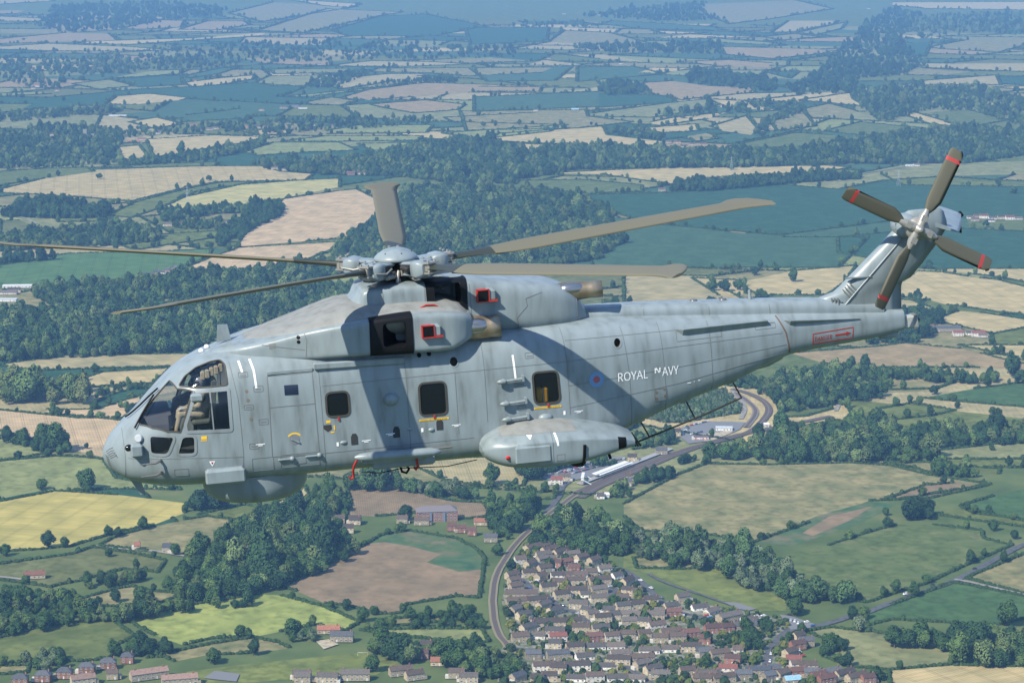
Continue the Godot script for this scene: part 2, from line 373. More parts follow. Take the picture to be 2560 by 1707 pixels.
const WOODS := [
["mix",15,1,[-684,-3130,-603,-3154,-527,-3172,-483,-3185,-356,-3282,-292,-3364,-218,-3336,-166,-3511,-75,-3364,-209,-3191,-358,-2992,-388,-2857,-434,-2852,-607,-2795,-613,-2795]],
["mix",14,1,[-570,-3367,-449,-3460,-359,-3474,-306,-3531,-262,-3620,-183,-3590,-178,-3502,-296,-3406,-360,-3316,-535,-3220,-623,-3197,-660,-3267,-648,-3329]],
["mix",14,1,[-276,-3637,-240,-3973,-221,-4117,-201,-4440,-114,-4529,15,-4440,109,-4326,167,-3973,179,-3797,121,-3600,-75,-3422,-224,-3491]],
["dark",15,1,[-885,-4116,-886,-4269,-849,-4361,-776,-4269,-707,-4182,-704,-4092,-783,-4092]],
["mix",13,1,[-828,-3821,-745,-3917,-669,-4020,-607,-3934,-570,-3868,-574,-3805,-623,-3767,-673,-3745,-803,-3701]],
["dark",13,1,[-786,-3621,-730,-3626,-697,-3617,-769,-3565,-773,-3561]],
["mix",12,1,[-618,-4159,-544,-4208,-448,-4208,-450,-4175,-521,-4143,-591,-4038]],
["dark",13,1,[-481,-3890,-462,-4072,-419,-4286,-406,-4212,-402,-4111,-442,-3890,-460,-3757,-470,-3773]],
["mix",9,0.5,[-576,-4009,-536,-4038,-514,-4067,-485,-3967,-511,-3953,-554,-3953]],
["mix",14,0.9,[0,-5119,144,-5285,331,-5201,610,-5160,851,-5509,1087,-5704,1201,-5557,1108,-5119,936,-4946,720,-4946,444,-4873,132,-4838,65,-4734,0,-4652]],
["dark",15,0.45,[517,-7331,591,-7609,727,-7447,781,-7077,747,-6761,694,-6843,534,-7112]],
["dark",15,0.45,[251,-6924,297,-7131,376,-7048,377,-6711,247,-6657]],
["dark",14,0.25,[1123,-8406,1506,-10320,1918,-12119,1872,-11245,1461,-8999,1379,-8038,998,-7891]],
["dark",14,0.41,[798,-6944,1088,-8034,1346,-7842,1211,-7445,1059,-7322,956,-6771,785,-6671]],
["mix",14,0.23,[1819,-11229,2446,-11425,2062,-9612,1845,-9751,1559,-9349]],
["mix",14,0.38,[966,-6842,1195,-6953,1360,-6990,1374,-6374,1224,-5666,1218,-5865,1179,-6193,1067,-6193,904,-5865,915,-6312]],
["mix",11,0.36,[594,-5791,658,-6051,751,-6279,749,-6163,620,-5791,580,-5510,560,-5554]],
["mix",12,0.2,[351,-6048,431,-6253,549,-6307,774,-6475,737,-6253,553,-6098,412,-5976]],
["mix",12,0.36,[224,-5603,271,-5750,351,-5524,339,-5410,260,-5504]],
["dark",12,1,[298,-4477,327,-4605,423,-4646,534,-4688,616,-4731,687,-4716,681,-4674,546,-4605,477,-4553,367,-4477]],
["mix",13,0.9,[-8,-4395,61,-4470,127,-4337,181,-4134,155,-4046,71,-3882,0,-3838]],
["mix",12,0.8,[0,-3628,68,-3694,134,-3654,150,-3628,99,-3604,0,-3604]],
["dark",13,0.27,[221,-8766,268,-9022,485,-8969,781,-9022,739,-8440,521,-8484,339,-8529]],
["dark",13,0.23,[767,-12187,1023,-12650,879,-11364,974,-10824,672,-10657,302,-11178,529,-11760]],
["mix",12,0.18,[-9,-10487,190,-10552,397,-10242,219,-10126,0,-10183]],
["dark",14,0.23,[-2297,-12154,-1876,-12631,-1397,-11930,-1352,-11116,-1538,-10665,-1618,-10020,-1830,-9800,-2065,-10413]],
["dark",12,0.1,[-1321,-8864,-864,-9105,-369,-9043,22,-8749,21,-8249,-480,-8151,-964,-7891,-1198,-8028]],
["mix",12,0.16,[-1744,-8179,-1459,-8283,-1146,-8179,-881,-7791,-1143,-7655,-1365,-7358,-1289,-6940,-1421,-6976,-1580,-7399]],
["mix",12,0.36,[-1299,-6067,-1081,-6269,-979,-6166,-1120,-6019,-1256,-5860]],
["mix",13,0.34,[-1205,-5620,-1100,-5769,-922,-5669,-878,-5390,-819,-4968,-910,-4871,-1045,-4860]],
["mix",11,0.16,[-923,-5675,-713,-5815,-515,-5963,-190,-5963,-207,-5815,-485,-5608,-509,-5543,-691,-5630,-832,-5543,-889,-5460]],
["mix",12,0.9,[-822,-4984,-743,-5001,-682,-5162,-571,-5357,-544,-5337,-609,-5107,-674,-4967,-799,-4900]],
["mix",13,0.75,[-528,-4954,-364,-4991,-194,-5315,-100,-5448,13,-5272,12,-4580,-148,-4627,-238,-4725,-368,-4742,-499,-4845]],
["dark",12,0.41,[-600,-6967,-535,-7480,-450,-7644,-441,-7480,-504,-7035,-544,-6900]],
["dark",12,0.36,[-414,-7021,-258,-7283,-153,-7315,-163,-7134,-289,-7076]],
["mix",13,0.8,[245,-2683,339,-2683,418,-2619,408,-2592,355,-2554,273,-2498,270,-2601]],
["mix",15,1,[222,-2332,261,-2390,300,-2398,345,-2452,387,-2484,396,-2405,419,-2332,416,-2288,351,-2284,270,-2281,185,-2305]],
["mix",13,0.8,[402,-2412,539,-2431,525,-2365,487,-2362,435,-2348,408,-2385]],
["mix",13,1,[404,-2244,441,-2250,440,-2222,404,-2222]],
["willow",14,1,[106,-1975,132,-1995,176,-1975,212,-1922,233,-1867,253,-1839,263,-1816,250,-1805,217,-1816,188,-1850,166,-1894,107,-1932]],
["willow",13,1,[236,-1760,265,-1775,268,-1733,237,-1745]],
["mix",14,1,[277,-1721,341,-1724,384,-1704,373,-1650,317,-1651,325,-1686,277,-1699]],
["dark",16,1,[347,-2092,365,-2103,378,-2089,370,-2065,342,-2065]],
["mix",12,1,[-24,-2117,7,-2137,37,-2087,14,-2035,-8,-1982,-18,-2008]],
["mix",13,1,[22,-2032,45,-2078,73,-2068,88,-2032,108,-2015,124,-1998,106,-1949,63,-1945,43,-1969,11,-1965]],
["willow",13,0.9,[-159,-2175,-129,-2193,-56,-2171,-26,-2141,-51,-2141,-80,-2158,-115,-2175,-154,-2168]],
["dark",14,1,[10,-2225,22,-2233,31,-2219,23,-2206]],
["mix",10,0.8,[78,-2173,95,-2184,113,-2173,109,-2141,90,-2144]],
["dark",12,1,[-294,-2103,-285,-2135,-251,-2109,-260,-2103,-282,-2091]],
["mix",14,0.95,[-245,-2007,-233,-2047,-207,-2078,-188,-2116,-177,-2172,-148,-2121,-148,-2047,-163,-2007,-140,-1969,-185,-1850,-220,-1814,-252,-1810,-277,-1846,-268,-1932]],
["mix",15,1,[-218,-1978,-178,-2018,-136,-1965,-130,-1944,-162,-1889,-186,-1859,-206,-1859]],
["mix",11,0.85,[-404,-1814,-352,-1814,-334,-1783,-305,-1776,-257,-1796,-238,-1796,-196,-1807,-255,-1783,-294,-1757,-324,-1754,-355,-1738,-384,-1717]],
["willow",14,1,[-355,-1664,-340,-1686,-321,-1658,-321,-1642,-344,-1640]],
["mix",10,0.7,[-349,-1860,-314,-1880,-301,-1883,-297,-1868,-325,-1853,-346,-1851]],
["mix",11,0.7,[-406,-1837,-393,-1833,-355,-1829,-340,-1818,-363,-1815,-402,-1815]],
["dark",10,1,[-292,-1680,-272,-1693,-244,-1686,-246,-1681,-269,-1674,-291,-1674]],
["willow",12,1,[-174,-1719,-161,-1727,-145,-1719,-147,-1709,-164,-1709]],
["mix",12,0.85,[-117,-1692,-86,-1707,-75,-1689,-45,-1698,-22,-1683,-1,-1668,12,-1648,-1,-1618,-25,-1626,-43,-1645,-62,-1665,-80,-1657,-100,-1674]],
["dark",12,1,[-83,-1767,-35,-1777,-18,-1777,-15,-1748,-21,-1737,-39,-1744,-41,-1757,-81,-1757]],
["dark",9,1,[-94,-1750,-41,-1754,-39,-1746,-92,-1745]],
["dark",14,1,[-105,-1640,-98,-1648,-89,-1642,-88,-1633,-103,-1633]],
["dark",13,0.8,[517,-3129,538,-3143,571,-3143,548,-3021,510,-2929,440,-2911,452,-2989]],
["mix",12,0.7,[331,-2695,424,-2708,511,-2695,594,-2708,586,-2672,533,-2672,499,-2662,458,-2685,420,-2688,352,-2656]],
["mix",12,0.8,[297,-2729,393,-2749,430,-2742,481,-2716,446,-2691,343,-2716]],
["pale",18,1,[-583,-2661,-554,-2680,-478,-2631,-467,-2558,-561,-2558]],
["dark",12,0.9,[-524,-2379,-484,-2383,-445,-2353,-438,-2321,-464,-2321,-489,-2350]],
["mix",8,0.6,[-461,-2604,-452,-2638,-421,-2648,-407,-2638,-448,-2609,-456,-2577]],
["dark",12,0.75,[180,-1750,205,-1750,208,-1727,188,-1680,173,-1679,148,-1695,167,-1717]],
["dark",8,1,[229,-1695,245,-1698,247,-1692,229,-1690]],
["dark",11,1,[234,-1656,245,-1660,245,-1652,234,-1652]],
["dark",11,1,[246,-1623,259,-1632,268,-1626,263,-1619,247,-1619]],
["mix",11,0.8,[104,-1655,119,-1662,145,-1658,144,-1648,118,-1644,104,-1647]],
["mix",8,0.7,[123,-2395,161,-2402,169,-2366,126,-2341,103,-2335]],
["dark",11,1,[153,-2278,157,-2281,174,-2303,180,-2303,180,-2292,162,-2274]],
["dark",9,0.9,[116,-2216,130,-2231,155,-2233,155,-2216,133,-2204,117,-2200]],
["willow",4,1,[121,-2527,185,-2613,249,-2647,251,-2559,245,-2514,178,-2465,161,-2465,134,-2495]],
["mix",12,0.8,[-184,-2855,-16,-3073,149,-3154,168,-3099,-15,-2972,-161,-2790]],
["mix",10,0.4,[-425,-2542,-342,-2505,-282,-2292,-308,-2248,-356,-2369]],
["dark",12,0.9,[3,-2262,23,-2271,83,-2277,111,-2275,43,-2249,20,-2232,3,-2232]]]
const LONE_TREES := [[-440,-2178,15],[-397,-2177,24],[-487,-2304,10],[-339,-1946,9],[-283,-1951,12],[-395,-1975,16],[-381,-1975,11],[-426,-1949,12],[-341,-2009,10],[-323,-2034,12],[-353,-1739,14],[-311,-1815,12],[-292,-1815,16],[-337,-1792,14],[-249,-1815,18],[-236,-1812,16],[-197,-1721,9],[-188,-1681,12],[-216,-1662,14],[-341,-1856,12],[-331,-1870,9],[-454,-2332,30],[-478,-2384,22],[-427,-2347,7],[-262,-1949,22],[-19,-2196,20],[-94,-2067,15],[-100,-1743,13],[-69,-2147,18],[-45,-2141,14],[-35,-1767,14],[-141,-1798,9],[-129,-1794,10],[-114,-1763,12],[-12,-1950,12],[20,-1982,13],[58,-1950,17],[115,-1955,14],[100,-2016,10],[306,-1841,12],[318,-1830,12],[273,-1818,9],[377,-1753,20],[219,-1785,16],[261,-1769,9],[335,-2083,9],[480,-2339,8],[483,-2268,10],[515,-2513,10],[435,-2566,10],[482,-2540,9],[123,-2202,13],[421,-2030,12],[434,-2003,10],[-946,-4640,12],[-912,-4700,12],[-898,-4721,12],[-810,-4684,14],[-590,-4650,15],[-565,-3742,12],[-495,-3736,12],[-476,-3736,16],[-455,-3755,18],[-522,-3723,8],[-622,-3729,12],[-495,-4021,18],[-1065,-5143,9],[-1027,-5119,8],[-1002,-5119,9],[-973,-5119,9],[621,-3527,10],[650,-3479,7],[668,-3463,8],[704,-3421,9],[555,-3236,16],[526,-3069,20],[551,-3069,16],[574,-3020,9],[588,-3164,9],[540,-3269,8],[470,-2613,12],[445,-4841,18],[531,-4900,16],[619,-4860,22],[282,-4545,12],[59,-5386,12],[228,-4634,9],[168,-4670,10],[201,-4652,7],[248,-4616,7],[147,-4688,6],[237,-6006,13],[280,-6006,9],[429,-6067,18],[312,-5831,16],[399,-5860,12],[18,-5803,15],[109,-5720,10],[192,-5803,10],[936,-4443,20],[811,-3941,12],[794,-3981,14],[-963,-6355,14],[-919,-6355,16],[-1212,-6492,14],[-1346,-6598,14],[-1303,-6563,12],[-1472,-10076,14],[-1633,-9003,18],[-1879,-9277,13],[-1151,-9138,16],[-1235,-11144,16],[-397,-5587,10],[-241,-5561,12],[-69,-5775,14],[-40,-5775,14],[-1514,-7453,20],[-1253,-7363,14],[-1293,-7231,20],[-393,-7594,12],[-338,-7594,13],[-247,-7546,10],[-408,-2511,15],[-485,-2733,14],[-556,-2669,18],[298,-3321,22],[283,-3327,16],[318,-3333,18],[355,-3468,14],[348,-3263,14],[405,-3406,18],[622,-3534,14],[219,-1778,14],[218,-1734,9],[261,-1770,11],[206,-1711,8],[201,-1711,6],[145,-1708,9],[77,-1928,9],[45,-1713,9],[41,-1730,7],[86,-1702,9],[80,-1801,12],[41,-1730,7],[116,-1651,5],[6,-1803,6],[-1,-1908,10],[137,-1801,7],[59,-1955,18]]
const HOUSES := [
[21.1,-1963.8,26,-25,"t","V"],
[31.4,-1954.9,16,-25,"t","V"],
[40.9,-1947.5,16,-20,"t","V"],
[50.3,-1940.1,14,-20,"g","V"],
[26.4,-1938.6,14,0,"g","V"],
[31.9,-1931.9,10,0,"w","V"],
[6.9,-1924.1,11,0,"m","V"],
[15.1,-1912.6,12,-35,"t","V"],
[25.1,-1925.5,10,-20,"g","V"],
[37.1,-1914.0,10,20,"r","V"],
[45.0,-1916.9,10,-20,"r","V"],
[51.6,-1898.4,10,10,"r","V"],
[68.1,-1922.6,12,-40,"t","V"],
[58.0,-1931.3,12,-20,"t","V"],
[76.0,-1902.7,13,-20,"w","V"],
[14.1,-1884.5,12,0,"t","V"],
[26.7,-1898.4,12,-30,"t","V"],
[23.3,-1874.8,13,-40,"t","V"],
[0.2,-1878.9,12,-15,"t","V"],
[1.7,-1862.5,10,-15,"t","V"],
[3.2,-1845.0,12,-25,"t","V"],
[37.2,-1876.2,13,0,"m","V"],
[46.9,-1877.5,12,0,"m","V"],
[55.7,-1877.5,12,0,"m","V"],
[64.5,-1885.9,10,0,"t","V"],
[70.7,-1863.9,20,0,"t","V"],
[85.3,-1881.7,11,-20,"w","V"],
[92.8,-1861.2,14,-40,"t","V"],
[29.0,-1845.0,14,0,"t","V"],
[38.4,-1857.1,12,0,"t","V"],
[50.7,-1862.5,18,0,"t","V"],
[51.5,-1834.4,18,0,"t","V"],
[7.7,-1825.2,28,0,"t","V"],
[4.6,-1804.6,20,0,"t","V"],
[20.3,-1808.4,20,0,"t","V"],
[39.2,-1823.9,14,-25,"t","V"],
[69.0,-1837.1,14,-10,"g","V"],
[92.3,-1834.4,10,20,"t","V"],
[58.1,-1827.8,8,0,"w","V"],
[52.0,-1796.9,16,0,"g","V"],
[68.5,-1813.5,14,5,"g","V"],
[24.6,-1795.7,14,-30,"g","V"],
[2.4,-1783.1,13,-35,"g","V"],
[8.9,-1768.2,12,-20,"g","V"],
[33.2,-1780.6,15,-20,"g","V"],
[57.8,-1780.6,9,20,"g","V"],
[75.0,-1780.6,11,0,"g","V"],
[86.2,-1791.9,12,0,"g","V"],
[97.9,-1796.9,12,-10,"t","V"],
[108.9,-1808.4,13,0,"t","V"],
[123.4,-1790.6,12,-20,"g","V"],
[125.0,-1775.6,12,5,"r","V"],
[110.3,-1768.2,15,5,"g","V"],
[91.3,-1768.2,16,10,"g","V"],
[24.7,-1748.7,22,0,"t","V"],
[43.9,-1751.1,20,0,"t","V"],
[69.2,-1762.1,15,0,"t","V"],
[89.1,-1752.3,13,0,"g","V"],
[51.8,-1736.8,14,0,"t","V"],
[66.7,-1734.4,14,0,"g","V"],
[12.3,-1736.8,15,-25,"g","V"],
[32.2,-1727.3,16,0,"g","V"],
[6.2,-1713.3,15,0,"t","V"],
[34.1,-1713.3,14,0,"x","V"],
[61.0,-1713.3,14,0,"r","V"],
[74.2,-1714.5,13,0,"m","V"],
[86.4,-1719.1,12,0,"t","V"],
[109.4,-1741.5,15,0,"m","V"],
[119.1,-1725.0,18,0,"t","V"],
[133.6,-1722.6,14,0,"r","V"],
[151.3,-1734.4,14,0,"r","V"],
[61.1,-1693.8,16,0,"w","V"],
[76.5,-1694.9,14,0,"w","V"],
[46.2,-1689.3,14,0,"t","V"],
[15.4,-1671.4,13,0,"s","V"],
[33.3,-1671.4,18,0,"s","V"],
[52.7,-1670.3,14,0,"w","V"],
[79.3,-1678.1,17,0,"w","V"],
[100.5,-1684.8,16,0,"w","V"],
[116.0,-1688.2,15,0,"w","V"],
[131.5,-1689.3,16,0,"t","V"],
[139.7,-1678.1,13,0,"s","V"],
[77.1,-1659.3,19,0,"t","V"],
[94.4,-1662.6,18,0,"t","V"],
[23.3,-1644.2,18,0,"m","V"],
[43.1,-1645.3,28,0,"m","V"],
[68.0,-1647.4,13,0,"w","V"],
[93.7,-1649.6,14,-25,"g","V"],
[100.5,-1637.8,14,-25,"g","V"],
[26.4,-1622.0,13,0,"t","V"],
[45.2,-1620.9,15,0,"w","V"],
[58.3,-1620.9,15,0,"m","V"],
[75.4,-1622.0,18,0,"w","V"],
[4.2,-1620.9,12,-40,"s","V"],
[105.2,-1625.1,14,0,"g","V"],
[124.7,-1633.5,13,0,"t","V"],
[137.2,-1629.3,18,0,"w","V"],
[88.2,-1620.9,13,0,"w","V"],
[33.4,-1639.9,12,0,"t","V"],
[134.2,-1616.8,15,0,"t","V"],
[17.6,-1616.8,10,0,"t","V"],
[98.9,-1720.3,11,0,"t","V"],
[110.4,-1711.0,13,0,"t","V"],
[121.9,-1713.3,16,0,"t","V"],
[134.1,-1816.1,12,-20,"g","V"],
[100.6,-1751.1,10,20,"g","V"],
[61.5,-1770.7,9,0,"g","V"],
[31.7,-1697.2,10,0,"g","V"],
[20.0,-1720.3,11,0,"w","V"],
[86.8,-1813.5,10,0,"t","V"],
[114.1,-1783.1,9,0,"w","V"],
[78.9,-1768.2,9,0,"g","V"],
[98.8,-1829.2,9,0,"t","V"],
[145.7,-1792.6,14,-10,"w","W"],
[154.5,-1782.6,14,-20,"w","W"],
[166.2,-1765.3,22,-15,"g","W"],
[180.9,-1759.1,15,-10,"w","W"],
[176.2,-1741.1,18,0,"s","W"],
[152.7,-1735.1,14,0,"r","W"],
[162.2,-1736.3,10,-20,"r","W"],
[213.4,-1715.1,10,-30,"t","W"],
[217.6,-1702.5,12,0,"s","W"],
[210.3,-1694.5,12,-20,"r","W"],
[202.7,-1676.5,12,-30,"t","W"],
[203.4,-1658.9,13,15,"x","W"],
[203.5,-1648.1,9,0,"m","W"],
[212.1,-1645.9,14,15,"t","W"],
[141.6,-1676.5,13,0,"s","W"],
[151.1,-1673.2,16,0,"t","W"],
[159.6,-1661.1,12,10,"r","W"],
[138.8,-1632.1,20,0,"w","W"],
[154.2,-1638.4,15,0,"x","W"],
[174.8,-1634.2,20,0,"s","W"],
[186.7,-1637.4,11,0,"s","W"],
[134.9,-1617.4,16,0,"t","W"],
[149.1,-1618.4,18,0,"t","W"],
[163.9,-1625.7,13,0,"s","W"],
[204.4,-1632.1,12,0,"r","W"],
[191.7,-1627.8,12,-20,"t","W"],
[181.7,-1622.6,11,-20,"s","W"],
[197.4,-1618.4,12,0,"b","W"],
[212.9,-1629.9,12,0,"s","W"],
[216.7,-1622.6,13,-10,"r","W"],
[225.0,-1629.9,20,-20,"s","W"],
[221.3,-1616.3,15,-10,"r","W"],
[235.6,-1627.8,18,-20,"t","W"],
[243.3,-1620.5,18,-15,"t","W"],
[250.9,-1617.4,11,0,"r","W"],
[164.9,-1681.0,9,0,"m","W"],
[143.4,-1708.2,9,0,"r","W"],
[-345.9,-1614.2,11,0,"h","C"],
[-331.0,-1621.4,11,0,"h","C"],
[-317.2,-1628.7,11,0,"h","C"],
[-303.3,-1639.7,11,0,"h","C"],
[-289.8,-1650.1,11,0,"h","C"],
[-278.2,-1663.3,9,0,"h","C"],
[-283.0,-1626.8,9,0,"t","C"],
[-257.3,-1626.8,26,-20,"c","C"],
[-233.9,-1614.2,24,-15,"c","C"],
[-301.8,-1614.2,16,-20,"c","C"],
[-148.0,-1619.6,13,0,"g","C"],
[-388.4,-1881.8,17,-8,"o","C"],
[-138.0,-1734.0,16,0,"o","C"],
[-126.6,-1713.7,16,0,"s","C"],
[-291.6,-1960.1,6,0,"s","C"],
[-318.3,-1970.5,4,0,"o","C"],
[-225.1,-1951.3,9,0,"t","C"],
[-237.4,-1961.7,8,0,"w","C"],
[-153.5,-2056.7,12,0,"t","C"],
[-138.5,-2051.0,10,0,"t","C"],
[-142.5,-2023.1,9,0,"t","C"],
[-24.0,-2049.9,19,0,"o","D"],
[-139.0,-2055.7,12,0,"t","D"],
[-97.0,-2055.7,10,0,"t","D"],
[-79.5,-2049.9,14,0,"t","D"],
[-52.7,-2029.7,9,0,"r","D"],
[-43.7,-2024.0,9,0,"r","D"],
[-34.7,-2015.5,9,0,"r","D"],
[-18.3,-1993.2,12,0,"s","D"],
[-72.8,-1685.2,9,0,"r","D"],
[-65.6,-1673.3,11,0,"r","D"],
[-52.1,-1657.6,13,0,"o","D"],
[-79.2,-1634.5,18,-20,"t","D"],
[-69.2,-1625.1,14,-20,"t","D"],
[-39.2,-1628.9,13,0,"t","D"],
[-148.6,-1625.1,15,0,"g","D"],
[-111.2,-1624.4,20,0,"g","D"],
[-130.1,-1619.5,16,0,"g","D"],
[-30.6,-1619.5,14,0,"g","D"],
[-63.1,-1691.2,9,0,"t","D"],
[42.3,-2198.0,11,0,"x","S"],
[49.8,-2212.0,12,0,"g","S"],
[85.2,-2149.2,9,0,"p","S"],
[81.2,-2143.5,6,0,"w","S"],
[110.3,-2212.0,5,0,"t","S"],
[109.3,-2192.0,7,0,"s","S"],
[193.0,-2387.9,14,0,"y","S"],
[220.2,-2430.6,16,0,"p","S"],
[168.6,-2404.3,8,0,"t","S"],
[118.0,-2291.3,8,0,"t","S"],
[148.4,-2321.9,12,0,"s","S"],
[265.9,-2447.7,5,0,"p","S"],
[-1374.9,-6900.3,14,0,"t","far"],
[-1377.9,-6980.1,12,0,"x","far"],
[-1291.7,-6822.4,14,0,"t","far"],
[-1273.2,-8047.8,20,0,"w","far"],
[-1167.7,-8123.2,16,0,"w","far"],
[-953.6,-7187.7,20,0,"o","far"],
[-637.4,-7911.2,18,0,"w","far"],
[-957.4,-7839.5,18,0,"x","far"],
[-596.4,-6255.9,20,0,"t","far"],
[-571.0,-6288.5,26,0,"s","far"],
[-545.4,-6255.9,22,0,"p","far"],
[-646.5,-6191.5,14,0,"t","far"],
[-991.8,-6036.2,45,0,"p","far"],
[-1018.0,-5434.9,24,0,"t","far"],
[-1038.1,-5410.3,16,0,"o","far"],
[-1061.6,-5535.3,12,0,"t","far"],
[-852.4,-5386.0,26,0,"o","far"],
[-840.3,-5434.9,18,0,"o","far"],
[-893.8,-5586.9,16,0,"g","far"],
[-821.5,-5613.0,22,0,"t","far"],
[-827.8,-5586.9,14,0,"w","far"],
[-766.1,-5775.1,18,0,"o","far"],
[-738.2,-5639.4,16,0,"t","far"],
[-715.9,-5666.0,16,0,"g","far"],
[-703.8,-5692.9,14,0,"t","far"],
[-639.6,-5720.0,18,0,"o","far"],
[-608.4,-5720.0,16,0,"t","far"],
[-587.7,-5720.0,16,0,"g","far"],
[-551.3,-5720.0,14,0,"x","far"],
[-533.1,-5747.4,16,0,"t","far"],
[-489.6,-5758.5,14,0,"t","far"],
[-478.8,-5786.2,14,0,"w","far"],
[-434.0,-5747.4,12,0,"t","far"],
[-401.2,-5803.0,12,0,"t","far"],
[-375.0,-5888.3,12,0,"t","far"],
[-466.6,-4920.5,14,0,"w","far"],
[-457.4,-4821.1,16,0,"t","far"],
[-476.9,-4840.7,22,0,"g","far"],
[-393.7,-4848.5,14,0,"t","far"],
[-374.1,-4880.3,24,0,"s","far"],
[-320.6,-4744.4,16,0,"r","far"],
[-299.5,-4751.9,16,0,"t","far"],
[-282.8,-4763.3,16,0,"o","far"],
[-256.8,-4763.3,18,0,"s","far"],
[-204.8,-4763.3,16,0,"w","far"],
[-186.7,-4744.4,18,0,"s","far"],
[-160.7,-4744.4,14,0,"o","far"],
[-610.7,-5198.9,14,0,"t","far"],
[-603.8,-5221.5,12,0,"w","far"],
[-478.7,-4021.3,14,0,"m","far"],
[-559.5,-3994.1,16,0,"t","far"],
[-550.4,-4007.6,12,0,"s","far"],
[-577.8,-3994.1,14,0,"g","far"],
[-530.4,-3439.0,9,0,"s","far"],
[-524.7,-3450.1,9,0,"w","far"],
[-519.1,-3462.8,9,0,"s","far"],
[-513.5,-3475.6,9,0,"w","far"],
[-507.8,-3488.6,9,0,"s","far"],
[-501.9,-3499.9,9,0,"w","far"],
[-495.5,-3508.1,9,0,"s","far"],
[-636.3,-3357.5,18,0,"t","far"],
[-615.7,-3363.5,20,0,"t","far"],
[-599.3,-3366.5,20,0,"t","far"],
[-563.1,-3397.0,14,0,"t","far"],
[-700.7,-3354.5,40,0,"p","far"],
[-703.0,-3295.5,26,0,"w","far"],
[-696.5,-3310.0,20,0,"t","far"],
[-698.2,-3238.4,40,0,"p","far"],
[-656.5,-3324.7,22,0,"w","far"],
[-646.0,-3332.1,16,0,"t","far"],
[281.7,-4476.7,14,0,"t","far"],
[816.2,-4900.3,16,0,"p","far"],
[831.0,-4908.4,12,0,"w","far"],
[548.3,-5154.0,10,0,"t","far"],
[350.8,-5361.9,14,0,"t","far"],
[370.3,-5361.9,14,0,"o","far"],
[378.2,-5267.5,16,0,"t","far"],
[378.1,-5198.9,16,0,"r","far"],
[400.8,-5314.3,14,0,"t","far"],
[351.3,-5221.5,14,0,"t","far"],
[425.0,-5314.3,14,0,"o","far"],
[329.5,-5176.4,14,0,"t","far"],
[61.7,-6191.5,12,0,"w","far"],
[163.2,-6210.7,18,0,"b","far"],
[125.7,-8189.0,14,0,"t","far"],
[358.7,-7942.3,14,0,"w","far"],
[813.0,-9494.5,14,0,"w","far"],
[245.1,-11350.8,18,0,"w","far"],
[404.8,-11246.3,16,0,"w","far"],
[576.8,-11246.3,16,0,"t","far"],
[1755.8,-11903.8,16,0,"w","far"],
[788.8,-4090.8,14,0,"w","far"],
[801.1,-4096.4,14,0,"t","far"],
[811.8,-4093.6,14,0,"x","far"],
[824.5,-4082.3,14,0,"w","far"],
[839.4,-4082.3,14,0,"t","far"],
[853.2,-4076.7,14,0,"x","far"],
[868.1,-4076.7,14,0,"w","far"],
[789.4,-4054.3,14,0,"t","far"],
[814.2,-4048.8,14,0,"w","far"],
[530.9,-3012.0,16,0,"r","far"],
[553.8,-3004.0,34,0,"s","far"],
[582.1,-2980.2,18,0,"w","far"],
[562.3,-2972.3,14,0,"x","far"],
[587.0,-2968.4,16,0,"x","far"],
[591.9,-2964.5,12,0,"w","far"]]
